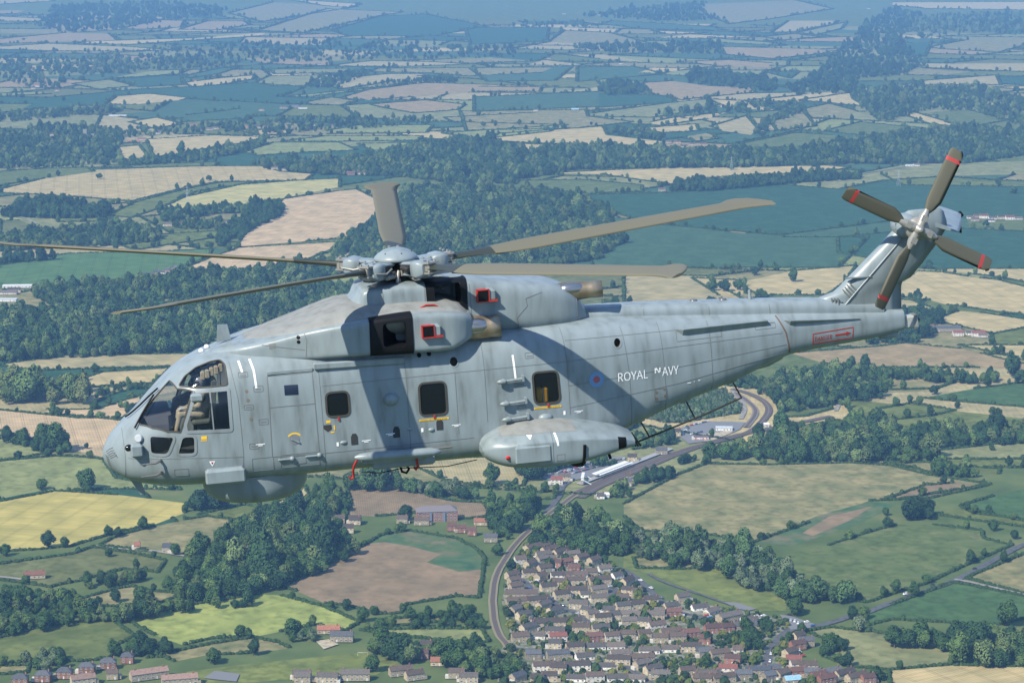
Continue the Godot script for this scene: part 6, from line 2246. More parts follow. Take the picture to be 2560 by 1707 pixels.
func build_side_details() -> void:
	var yellow := mat("warning_yellow", lin(0.75, 0.45, 0.02), 0.6)
	var red := mat("warning_red", lin(0.34, 0.022, 0.018), 0.6)
	var ink := mat("black_print", lin(0.03, 0.03, 0.03), 0.7)
	# yellow strips under the windows
	for q in [[0.10, -3.24, 0.66], [2.70, -3.21, 0.62]]:
		var o := add("exit_strip", patch_xy(FUSELAGE, bar(FUSELAGE, q[0], q[1], q[2], 0.045)), yellow)
		add("exit_lettering", lettering(FUSELAGE, "EMERGENCY EXIT-PULL TAB TO RELEASE", q[0] + 0.015, q[1] + 0.008, 0.026, 0.0, 0.012, q[2] / 0.52 * 0.74), ink, o)
	for q in [[-1.68, -3.05], [0.44, -3.20], [3.02, -3.18]]:
		var st := new_st()
		cbox(st, skin(FUSELAGE, q[0], q[1] + 0.04, 0.02), Vector3(0.04, 0.08, 0.02), 0.005)
		add("pull_tab", done(st), red)
	for q in [[-4.68, -3.20, 0.12, 0.07], [-4.69, -3.24, 0.13, 0.02], [-1.96, -3.08, 0.10, 0.06], [-1.80, -3.25, 0.03, 0.11], [-1.87, -3.31, 0.08, 0.03]]:
		add("yellow_notice", patch_xy(FUSELAGE, bar(FUSELAGE, q[0], q[1], q[2], q[3])), yellow)
	# release handle recess
	add("release_recess", patch_xy(FUSELAGE, [[-2.02, -3.12], [-1.85, -3.12], [-1.84, -3.22], [-1.93, -3.28], [-2.02, -3.2]], 0.005), ink)
	# white formation stripes
	for q in [[[-3.74, -1.60], [-3.69, -1.82]], [[-3.50, -1.58], [-3.44, -1.8], [-3.42, -2.17]], [[2.28, -1.95], [2.31, -2.48]]]:
		var st := new_st()
		seam(st, FUSELAGE, q, 0.045)
		add("formation_stripe", done(st), white_print)
	# roundel
	var ro := add("roundel", disc(FUSELAGE, 4.17, -2.68, 0.18, 0.008, 0.08), mat("roundel_blue", lin(0.13, 0.25, 0.42), 0.5))
	add("roundel_centre", disc(FUSELAGE, 4.17, -2.68, 0.08, 0.008), mat("roundel_red", lin(0.33, 0.085, 0.09), 0.5), ro)
	# lettering
	add("lettering", lettering(FUSELAGE, "ROYAL", 4.66, -2.79, 0.195, 0.0, 0.008, 0.93), white_print)
	add("lettering", lettering(FUSELAGE, "AVY", 5.75, -2.785, 0.195, 0.0, 0.008, 0.88), white_print)
	var st := new_st()
	for q in [[[5.59, -2.70], [5.59, -2.59]], [[5.605, -2.59], [5.685, -2.70]], [[5.70, -2.68], [5.70, -2.59]]]:
		seam(st, FUSELAGE, q, 0.03)
	add("lettering", done(st), white_print)
	for q in [[6.36, -3.04, 0.09], [6.52, -3.02, 0.02], [6.63, -3.01, 0.05]]:
		add("worn_lettering", patch_xy(FUSELAGE, bar(FUSELAGE, q[0], q[1], q[2], 0.022)), white_print)
	# danger notice on the tail
	st = new_st()
	ribbon(st, FUSELAGE, side_poly(FUSELAGE, [[9.53, -2.25], [10.56, -2.205], [10.55, -2.46], [9.53, -2.495]]), 0.019, 0.007, true, 0.0)
	var dn := add("danger_notice", done(st), red)
	add("danger_lettering", lettering(FUSELAGE, "DANGER", 9.57, -2.44, 0.115, 0.035, 0.008, 0.74), red, dn)
	st = new_st()
	seam(st, FUSELAGE, [[10.10, -2.345], [10.38, -2.335]], 0.04)
	add("arrow", done(st), red, dn)
	add("arrow_head", patch_xy(FUSELAGE, [[10.38, -2.385], [10.50, -2.325], [10.38, -2.285]], 0.008), red, dn)
	# slots with rounded tops
	for q in [[-1.36, -3.62], [-0.42, -3.55], [0.55, -3.47], [1.72, -3.40]]:
		if q[0] < 1.0:
			add("step_slot", patch_xy(FUSELAGE, [[q[0] - 0.075, q[1]], [q[0] + 0.075, q[1]], [q[0] + 0.075, q[1] + 0.18], [q[0] + 0.04, q[1] + 0.25], [q[0] - 0.04, q[1] + 0.25], [q[0] - 0.075, q[1] + 0.18]], 0.008), mat("slot_dark", lin(0.025, 0.03, 0.035), 0.7))
	# blisters
	for q in [[-1.60, -3.55, 0.09, 0.05], [-0.12, -3.38, 0.08, 0.05], [0.36, -3.45, 0.08, 0.05], [-0.50, -2.68, 0.17, 0.15], [2.95, -3.42, 0.17, 0.10]]:
		st = new_st()
		var c := skin(FUSELAGE, q[0], q[1], -0.02)
		var rings := []
		for k in 6:
			var t := k / 5.0
			var r := PackedVector3Array()
			for j in 14:
				var a := TAU * j / 14.0
				r.append(c + Vector3(cos(a) * q[2] * cos(t * 1.5), sin(a) * q[3] * cos(t * 1.5), sin(t * 1.5) * q[3] * 1.1))
			rings.append(r)
		loft_rings(st, rings, true, 0, true)
		add("blister", done(st), grey)
	# small white stencils
	for q in [[-1.20, -3.56], [-0.66, -3.46], [0.82, -3.40], [3.62, -3.36], [-3.52, -3.42]]:
		add("stencil", patch_xy(FUSELAGE, bar(FUSELAGE, q[0], q[1], 0.2, 0.018)), white_print)
		add("stencil", patch_xy(FUSELAGE, bar(FUSELAGE, q[0] + 0.05, q[1] - 0.03, 0.1, 0.018)), white_print)
	for q in [[-1.76, -3.62], [0.13, -3.48], [3.36, -3.40]]:
		add("stencil", patch_xy(FUSELAGE, bar(FUSELAGE, q[0], q[1], 0.05, 0.09)), white_print)
	# access panels and recessed handles, outlined
	for q in [[-3.78, -1.92, 0.2, 0.1], [-3.48, -2.25, 0.2, 0.12], [-3.72, -2.62, 0.2, 0.1], [-3.42, -2.98, 0.2, 0.12], [-3.66, -3.50, 0.2, 0.12], [-3.62, -4.02, 0.46, 0.30], [-3.0, -4.0, 0.85, 0.30], [-2.75, -3.93, 0.3, 0.18], [2.56, -2.05, 0.18, 0.12], [2.30, -2.66, 0.18, 0.1], [2.33, -3.2, 0.18, 0.1], [5.55, -3.35, 0.3, 0.28], [-5.3, -4.0, 0.3, 0.16], [8.1, -2.0, 0.5, 0.12], [6.15, -2.05, 1.1, 0.22]]:
		st = new_st()
		ribbon(st, FUSELAGE, side_poly(FUSELAGE, bar(FUSELAGE, q[0], q[1], q[2], q[3]), 0.02), 0.011, 0.006, true, -0.004)
		add("access_panel", done(st), dark_seam)
	for q in [[-3.74, -1.90], [-3.44, -2.21], [-3.68, -2.59], [-3.38, -2.94], [-3.62, -3.46], [2.60, -2.02], [2.34, -2.63]]:
		add("panel_recess", patch_xy(FUSELAGE, bar(FUSELAGE, q[0], q[1], 0.12, 0.03), 0.004), dark_seam)
	for q in [[-3.64, -2.22], [-3.62, -2.42], [-3.58, -2.84], [5.6, -3.15], [5.8, -3.10], [5.6, -3.30], [5.82, -3.26]]:
		add("fastener", disc(FUSELAGE, q[0], q[1], 0.035, 0.005), mat("fastener_brown", lin(0.16, 0.13, 0.10), 0.5))
	# three rails with round noses ahead of the aft window
	for q in [[1.86, -2.50], [1.90, -3.00], [1.93, -3.36]]:
		st = new_st()
		var p := skin(FUSELAGE, q[0], q[1], 0.10)
		lathe(st, p, Vector3.RIGHT, [[0.005, 0.0], [0.045, 0.05], [0.06, 0.12], [0.05, 0.2]], 12)
		tube(st, [p + Vector3(0.15, 0, -0.02), p + Vector3(0.62, 0.02, -0.02)], [0.035], 8)
		box(st, p + Vector3(0.16, 0, -0.05), Vector3(0.05, 0.09, 0.14))
		box(st, p + Vector3(0.60, 0.03, -0.05), Vector3(0.05, 0.13, 0.14))
		add("side_rail", done(st), grey)
	# mirror, wipers, probes, sensors at the nose
	st = new_st()
	cbox(st, skin(FUSELAGE, -4.68, -2.30, 0.18), Vector3(0.26, 0.20, 0.16), 0.05)
	tube(st, [skin(FUSELAGE, -4.76, -2.16, 0.0), skin(FUSELAGE, -4.72, -2.25, 0.15)], [0.02], 6)
	add("mirror", done(st), grey)
	st = new_st()
	for q in [[[-6.19, 80.0], [-5.85, 74.0], [-5.45, 70.5]], [[-6.03, 40.0], [-5.85, 52.0], [-5.55, 66.0]]]:
		var pts := []
		for k in 9:
			var t: float = k / 8.0 * (q.size() - 1)
			var a: Array = q[mini(int(t), 1)]
			var b: Array = q[mini(int(t), 1) + 1]
			var f: float = t - mini(int(t), 1)
			var w := body_point(FUSELAGE, lerpf(a[0], b[0], f), lerpf(a[1], b[1], f))
			pts.append(w + body_normal(FUSELAGE, w) * 0.06)
		tube(st, pts, [0.022], 6)
	add("wiper", done(st), black)
	for y in [-3.62, -3.90]:
		st = new_st()
		var p := skin(FUSELAGE, -5.58, y, 0.0)
		tube(st, [p, p + Vector3(-0.03, 0, 0.10), p + Vector3(-0.12, -0.02, 0.16), p + Vector3(-0.45, -0.02, 0.18)], [0.04, 0.032, 0.026, 0.012], 8)
		add("pitot_probe", done(st), mat("probe_metal", lin(0.30, 0.27, 0.25), 0.35, 0.7))
	st = new_st()
	cbox(st, skin(FUSELAGE, -6.02, -3.38, 0.10), Vector3(0.26, 0.30, 0.26), 0.05)
	var cam_box := add("camera_turret", done(st), grey)
	st = new_st()
	lathe(st, skin(FUSELAGE, -6.13, -3.34, 0.20), Vector3(-0.6, 0, 0.8), [[0.075, -0.04], [0.075, 0.02], [0.05, 0.06], [0.01, 0.075]], 14)
	add("lens", done(st), mat("lens_black", lin(0.01, 0.01, 0.012), 0.1), cam_box)
	st = new_st()
	lathe(st, skin(FUSELAGE, -5.98, -3.14, 0.02), Vector3(-0.35, 0.1, 0.93), [[0.09, -0.02], [0.09, 0.06], [0.07, 0.08]], 14)
	add("landing_lamp", done(st), mat("lamp_face", lin(0.4, 0.43, 0.45), 0.3))
	st = new_st()
	cbox(st, skin(FUSELAGE, -4.22, -4.0, 0.10), Vector3(0.86, 0.36, 0.26), 0.06)
	add("sensor_box", done(st), grey)
	# eagle crest on the nose: wing feathers as print
	st = new_st()
	for k in 5:
		var a := 0.5 + k * 0.22
		ribbon(st, FUSELAGE, PackedVector2Array([Vector2(-6.70 + 0.02 * k, deg_at(FUSELAGE, -6.70 + 0.02 * k, -3.52 - 0.03 * k)), Vector2(-6.62 + 0.03 * k, deg_at(FUSELAGE, -6.62 + 0.03 * k, -3.44 - 0.03 * k)), Vector2(-6.55 + 0.02 * k, deg_at(FUSELAGE, -6.55 + 0.02 * k, -3.40 - 0.05 * k))]), 0.013, 0.004, false, 0.0)
	for k in 6:
		ribbon(st, FUSELAGE, PackedVector2Array([Vector2(-6.72 + 0.01 * k, deg_at(FUSELAGE, -6.72 + 0.01 * k, -3.60 - 0.04 * k)), Vector2(-6.66 + 0.01 * k, deg_at(FUSELAGE, -6.66 + 0.01 * k, -3.63 - 0.045 * k))]), 0.014, 0.004, false, 0.0)
	add("nose_crest", done(st), ink)
	add("red_triangle", patch_xy(FUSELAGE, [[-4.55, -3.70], [-4.42, -3.70], [-4.485, -3.82]], 0.005), white_print)
	add("red_triangle", patch_xy(FUSELAGE, [[-4.515, -3.72], [-4.455, -3.72], [-4.485, -3.785]], 0.008), red)
	# antennas
	st = new_st()
	loft_rings(st, [PackedVector3Array([Vector3(-4.10, -1.35, 0.02), Vector3(-3.78, -1.30, 0.02), Vector3(-3.78, -1.30, -0.02), Vector3(-4.10, -1.35, -0.02)]), PackedVector3Array([Vector3(-4.06, -0.96, 0.012), Vector3(-3.84, -0.96, 0.012), Vector3(-3.84, -0.96, -0.012), Vector3(-4.06, -0.96, -0.012)])], true, -1)
	add("blade_antenna", done(st), grey)
	st = new_st()
	loft_rings(st, [PackedVector3Array([Vector3(-6.28, -4.16, 0.02), Vector3(-6.02, -4.22, 0.02), Vector3(-6.02, -4.22, -0.02), Vector3(-6.28, -4.16, -0.02)]), PackedVector3Array([Vector3(-6.02, -4.62, 0.012), Vector3(-5.90, -4.62, 0.012), Vector3(-5.90, -4.62, -0.012), Vector3(-6.02, -4.62, -0.012)])], true, -1, true)
	add("blade_antenna", done(st), grey)
	# belly radome
	st = new_st()
	lathe(st, Vector3(-3.47, -4.25, 0), Vector3.DOWN, [[1.16, -0.05], [1.17, 0.22], [1.15, 0.36], [1.08, 0.48], [0.95, 0.57], [0.7, 0.635], [0.35, 0.665], [0.02, 0.67]], 40)
	add("belly_radome", done(st), paint("radome_grey", 0.225, 0.27, 0.285))
	# weapon carrier with its arming hoses
	st = new_st()
	var rings := []
	for q in [[-1.42, 0.03, 0.02], [-1.30, 0.08, 0.09], [-1.10, 0.10, 0.13], [0.30, 0.10, 0.13], [0.44, 0.07, 0.08], [0.50, 0.03, 0.03]]:
		var r := PackedVector3Array()
		for j in 12:
			var a := TAU * j / 12.0
			r.append(Vector3(q[0], -3.84 + sin(a) * q[1] - 0.02 * (q[0] + 1.4), 1.70 + cos(a) * q[2]))
		rings.append(r)
	loft_rings(st, rings, true, 0, false)
	var carrier := add("weapon_carrier", done(st), grey)
	st = new_st()
	cbox(st, Vector3(-0.5, -3.95, 1.5), Vector3(1.5, 0.16, 0.35), 0.04)
	cbox(st, Vector3(-0.3, -4.12, 1.35), Vector3(1.4, 0.22, 0.2), 0.05)
	add("carrier_arm", done(st), grey, carrier)
	st = new_st()
	tube(st, [Vector3(0.3, -3.80, 1.72), Vector3(0.75, -3.80, 1.72)], [0.025], 6)
	add("ejector_rod", done(st), mat("probe_metal", lin(0.3, 0.27, 0.25), 0.35, 0.7), carrier)
	st = new_st()
	tube(st, [Vector3(-1.36, -3.88, 1.7), Vector3(-1.44, -4.02, 1.68), Vector3(-1.46, -4.16, 1.6), Vector3(-1.44, -4.32, 1.5), Vector3(-1.50, -4.36, 1.5), Vector3(-1.53, -4.30, 1.5)], [0.028], 6)
	add("red_hose", done(st), red, carrier)
	st = new_st()
	tube(st, [Vector3(-0.05, -4.0, 1.66), Vector3(-0.02, -4.2, 1.6), Vector3(-0.06, -4.28, 1.55), Vector3(-0.10, -4.22, 1.55)], [0.03], 6)
	add("red_hose", done(st), red, carrier)
	st = new_st()
	tube(st, [Vector3(-0.35, -4.26, 1.2), Vector3(-0.32, -4.38, 1.2), Vector3(-0.22, -4.42, 1.2), Vector3(-0.16, -4.34, 1.2), Vector3(-0.2, -4.26, 1.2)], [0.03], 6)
	add("cable", done(st), black, carrier)
	st = new_st()
	tube(st, [Vector3(-1.2, -4.30, 1.2), Vector3(-0.8, -4.36, 1.2), Vector3(-0.3, -4.30, 1.2), Vector3(0.2, -4.32, 1.25), Vector3(0.7, -4.36, 1.2), Vector3(1.4, -4.30, 1.1)], [0.012], 5)
	add("cable", done(st), black, carrier)

func build_tops() -> void:
	var red: Material = mats["warning_red"]
	var walk := paint("walkway_buff", 0.235, 0.245, 0.235, 0.75)
	# engine cowling, with an intake on each side
	var mouth := side_poly(COWL, [[-0.62, -0.95], [-0.12, -0.94], [-0.12, -1.50], [-0.62, -1.48]], 0.1)
	var hole2 := mirrored(mouth)
	var cowl := add("engine_cowling", body_mesh(COWL, 0.09, 9, [mouth, hole2], true), grey)
	add("upper_deck", body_mesh(DECK, 0.12, 9, []), walk)
	for side in [1.0, -1.0]:
		var m: PackedVector2Array = mouth if side > 0 else hole2
		var st := new_st()
		var o := add("engine_intake", intake_plate(COWL, side_poly(COWL, [[-0.90, -0.80], [0.04, -0.76], [0.04, -1.66], [-0.92, -1.63]], 0.03), mouth, side, 0.02), black)
		for piece in [["lip", black, [[0.02, 0.0, 1.0], [-0.03, 0.0, 0.97], [-0.15, 0.06, 0.92], [-0.45, 0.30, 0.82]]], ["duct", grey, [[-0.45, 0.30, 0.82], [-0.9, 1.0, 0.65], [-1.1, 1.6, 0.55], [-1.11, 1.6, 0.02]]]]:
			st = new_st()
			var rings := []
			for d in piece[2]:
				var r := PackedVector3Array()
				for p in m:
					var v := body_point(COWL, p.x, p.y)
					var c := Vector3(-0.37, -1.22, v.z)
					var w: Vector3 = c + (v - c) * float(d[2])
					r.append(Vector3(w.x + d[1], w.y, w.z + d[0] * side))
				rings.append(r)
			loft_rings(st, rings, false, 0, side > 0)
			add(piece[0], done(st), piece[1], o)
		# small cooling scoop with a red cover
		scoop(cowl, Vector3(0.42, -1.19, side * 1.60), side, red)
		# exhaust
		exhaust(cowl, Vector3(1.36, -1.34, side * 1.0), 0.74, 0.26, side)
	# upper cowl behind the rotor head
	var mouth2 := side_poly(UPPER, [[0.66, -0.32], [1.26, -0.30], [1.26, -0.82], [0.70, -0.76]], 0.06)
	var up := add("gearbox_fairing", body_mesh(UPPER, 0.07, 9, [mouth2, mirrored(mouth2)], true), grey)
	for side in [1.0, -1.0]:
		var o := add("engine_intake", intake_plate(UPPER, side_poly(UPPER, [[0.48, -0.235], [1.41, -0.22], [1.40, -0.92], [0.50, -0.86]], 0.02), mouth2, side, 0.015), black)
		var m: PackedVector2Array = mouth2 if side > 0 else mirrored(mouth2)
		for piece in [["lip", black, [[0.02, 1.0], [-0.04, 0.97], [-0.45, 0.86]]], ["duct", grey, [[-0.45, 0.86], [-0.8, 0.78], [-0.9, 0.7], [-0.91, 0.02]]]]:
			var st := new_st()
			var rings := []
			for d in piece[2]:
				var r := PackedVector3Array()
				for p in m:
					var v := body_point(UPPER, p.x, p.y)
					var c := Vector3(0.97, -0.55, v.z)
					r.append(c + (v - c) * d[1] + Vector3(0, 0, d[0] * side))
				rings.append(r)
			loft_rings(st, rings, false, 0, side > 0)
			add(piece[0], done(st), piece[1], o)
		scoop(up, Vector3(1.80, -0.62, side * 0.95), side, red)
	exhaust(up, Vector3(3.72, -0.80, 0.42), 0.86, 0.20, 1.0)
	# seams on the cowlings
	var st: SurfaceTool
	for line in [[[-2.29, -1.05], [-2.25, -1.25], [-2.28, -1.6]], [[-3.2, -1.3], [-2.3, -1.45]]]:
		st = new_st()
		seam(st, COWL, line, 0.014)
		add("cowling_seam", done(st), dark_seam, cowl)
	for line in [[[-0.47, -0.34], [-0.46, -0.85]], [[0.46, -0.30], [0.46, -0.85]], [[1.46, -0.35], [1.48, -1.2]], [[2.55, -1.5], [2.5, -1.2], [2.75, -0.95], [2.72, -0.78], [3.1, -0.68]], [[3.95, -0.9], [3.95, -1.4]], [[1.44, -1.0], [2.2, -1.52]]]:
		st = new_st()
		seam(st, UPPER, line, 0.014)
		add("cowling_seam", done(st), dark_seam, up)
	for q in [[-2.42, -1.17], [-2.42, -1.27]]:
		add("vent_hole", disc(COWL, q[0], q[1], 0.04, 0.004), black)
	add("vent_recess", patch_xy(COWL, [[-3.06, -1.28], [-2.92, -1.27], [-2.92, -1.37], [-3.05, -1.40]], 0.004), dark_seam)
	st = new_st()
	seam(st, FUSELAGE, [[-3.3, -1.42], [-2.2, -1.50], [-1.2, -1.60]], 0.02)
	add("deck_edge", done(st), dark_seam)
	# long fairing below the intakes
	st = new_st()
	cbox(st, Vector3(-1.15, -1.83, 1.33), Vector3(2.0, 0.16, 0.12), 0.03, Basis(Vector3.BACK, -0.02))
	add("side_fairing", done(st), grey)
	for q in [[0.20, -1.78], [0.42, -1.77]]:
		add("vent_hole", disc(FUSELAGE, q[0], q[1], 0.05, 0.004), black)
	# red grab strap on the cowling
	st = new_st()
	tube(st, [Vector3(0.25, -0.76, 1.25), Vector3(0.42, -0.69, 1.22), Vector3(0.60, -0.70, 1.22), Vector3(0.72, -0.77, 1.22)], [0.022], 6)
	add("red_strap", done(st), red)
	# roof lights and buttons
	for q in [Vector3(-4.46, -1.50, 0.1), Vector3(-4.32, -1.46, -0.1)]:
		st = new_st()
		lathe(st, q, Vector3.UP, [[0.06, 0.0], [0.05, 0.05], [0.01, 0.07]], 10)
		add("roof_lamp", done(st), white_print)
	# tail drive cover
	add("tail_drive_cover", body_mesh(SPINE, 0.2, 7, []), grey)
	for x in [5.55, 7.1, 8.55]:
		st = new_st()
		seam(st, SPINE, [[x, -1.33 - (x - 5.0) * 0.05], [x + 0.01, -1.62 - (x - 5.0) * 0.05]], 0.014)
		add("cover_seam", done(st), dark_seam)
	for q in [[6.85, -1.335], [7.55, -1.37]]:
		st = new_st()
		lathe(st, Vector3(q[0], q[1] - 0.02, 0), Vector3.UP, [[0.09, 0.0], [0.09, 0.05], [0.06, 0.06]], 14)
		add("beacon", done(st), mat("beacon_dark", lin(0.1, 0.1, 0.11), 0.3))
	st = new_st()
	tube(st, [Vector3(8.2, -1.42, 0), Vector3(8.2, -1.18, 0)], [0.045, 0.03], 8)
	add("stub_antenna", done(st), grey)

# a flat black surround that follows the cowl, with the mouth cut out
func intake_plate(body: Array, outer: PackedVector2Array, inner: PackedVector2Array, side: float, up: float) -> ArrayMesh:
	var st := new_st()
	var r := Rect2(outer[0], Vector2.ZERO)
	for q in outer:
		r = r.expand(q)
	for i in 12:
		for k in 10:
			var a := r.position + r.size * Vector2(i / 12.0, k / 10.0)
			var b := r.position + r.size * Vector2((i + 1) / 12.0, (k + 1) / 10.0)
			for pc in Geometry2D.intersect_polygons(PackedVector2Array([a, Vector2(b.x, a.y), b, Vector2(a.x, b.y)]), outer):
				for pd in Geometry2D.clip_polygons(pc, inner):
					var t := Geometry2D.triangulate_polygon(pd)
					for m in range(0, t.size(), 3):
						var tr := [pd[t[m]], pd[t[m + 1]], pd[t[m + 2]]]
						if side < 0:
							for z in 3:
								tr[z] = Vector2(tr[z].x, 180.0 - tr[z].y)
						add_skin_tri(st, body, tr, up)
	return st.commit()

func scoop(parent: Node, at: Vector3, side: float, red: Material) -> void:
	var st := new_st()
	cbox(st, at + Vector3(0.10, 0, 0), Vector3(0.26, 0.30, 0.22), 0.06)
	var o := add("cooling_scoop", done(st), grey, parent)
	st = new_st()
	for q in [[Vector3(-0.06, 0.13, 0), Vector3(0.28, 0.02, 0.24)], [Vector3(-0.06, -0.13, 0), Vector3(0.28, 0.025, 0.24)], [Vector3(-0.19, 0, 0), Vector3(0.022, 0.28, 0.24)], [Vector3(0.07, 0, 0), Vector3(0.022, 0.28, 0.24)], [Vector3(0.17, -0.12, 0), Vector3(0.18, 0.04, 0.24)]]:
		box(st, at + q[0] + Vector3(0, 0, side * 0.02), q[1])
	add("red_cover_frame", done(st), red, o)
	st = new_st()
	box(st, at + Vector3(-0.06, 0, side * 0.01), Vector3(0.24, 0.24, 0.235))
	add("mouth", done(st), black, o)

func exhaust(parent: Node, at: Vector3, long: float, r: float, side: float) -> void:
	var axis := Vector3(0.985, 0.04, 0.16 * side).normalized()
	var metal := mat("exhaust_metal", lin(0.40, 0.35, 0.28), 0.42, 0.7)
	metal.albedo_texture = noise_tex(71, 0.015, [Color(0.74, 0.70, 0.66), Color(0.88, 0.85, 0.80), Color(1, 0.98, 0.95)], 256, 4)
	metal.uv1_triplanar = true
	metal.uv1_scale = Vector3(0.5, 0.12, 0.12)
	var st := new_st()
	lathe(st, at, axis, [[r * 1.05, -0.2], [r * 1.1, 0.1], [r * 1.02, 0.35], [r * 0.93, long * 0.7], [r * 0.98, long], [r * 0.92, long], [r * 0.85, long * 0.6], [r * 0.6, 0.1], [0.01, 0.1]], 28, false)
	var o := add("exhaust_pipe", done(st), metal, parent)
	st = new_st()
	lathe(st, at + Vector3(-0.05, 0.07, side * r * 0.62), Vector3(1, 0, 0), [[0.02, -0.12], [r * 0.5, -0.1], [r * 0.72, 0.05], [r * 0.74, 0.28], [r * 0.6, 0.42], [r * 0.3, 0.50], [0.02, 0.52]], 20)
	add("heat_shield", done(st), mat("shield_steel", lin(0.34, 0.33, 0.32), 0.3, 0.9), o)
	st = new_st()
	lathe(st, at, axis, [[r * 0.84, long * 0.55], [0.02, long * 0.5]], 20, false)
	add("inside", done(st), mat("soot", lin(0.01, 0.01, 0.01), 0.9), o)

func airfoil(c: Vector3, chord_dir: Vector3, thick_dir: Vector3, chord: float, thick: float, n := 8) -> PackedVector3Array:
	# from the leading edge over one side to the tail and back
	var out := PackedVector3Array()
	for k in n + 1:
		var u := pow(float(k) / n, 1.6)
		var t := 5.0 * (0.2969 * sqrt(u) - 0.126 * u - 0.3516 * u * u + 0.2843 * u * u * u - 0.1015 * u * u * u * u)
		out.append(c + chord_dir * (u * chord) + thick_dir * (t * thick))
	for k in range(n - 1, 0, -1):
		var u := pow(float(k) / n, 1.6)
		var t := 5.0 * (0.2969 * sqrt(u) - 0.126 * u - 0.3516 * u * u + 0.2843 * u * u * u - 0.1015 * u * u * u * u)
		out.append(c + chord_dir * (u * chord) - thick_dir * (t * thick))
	return out

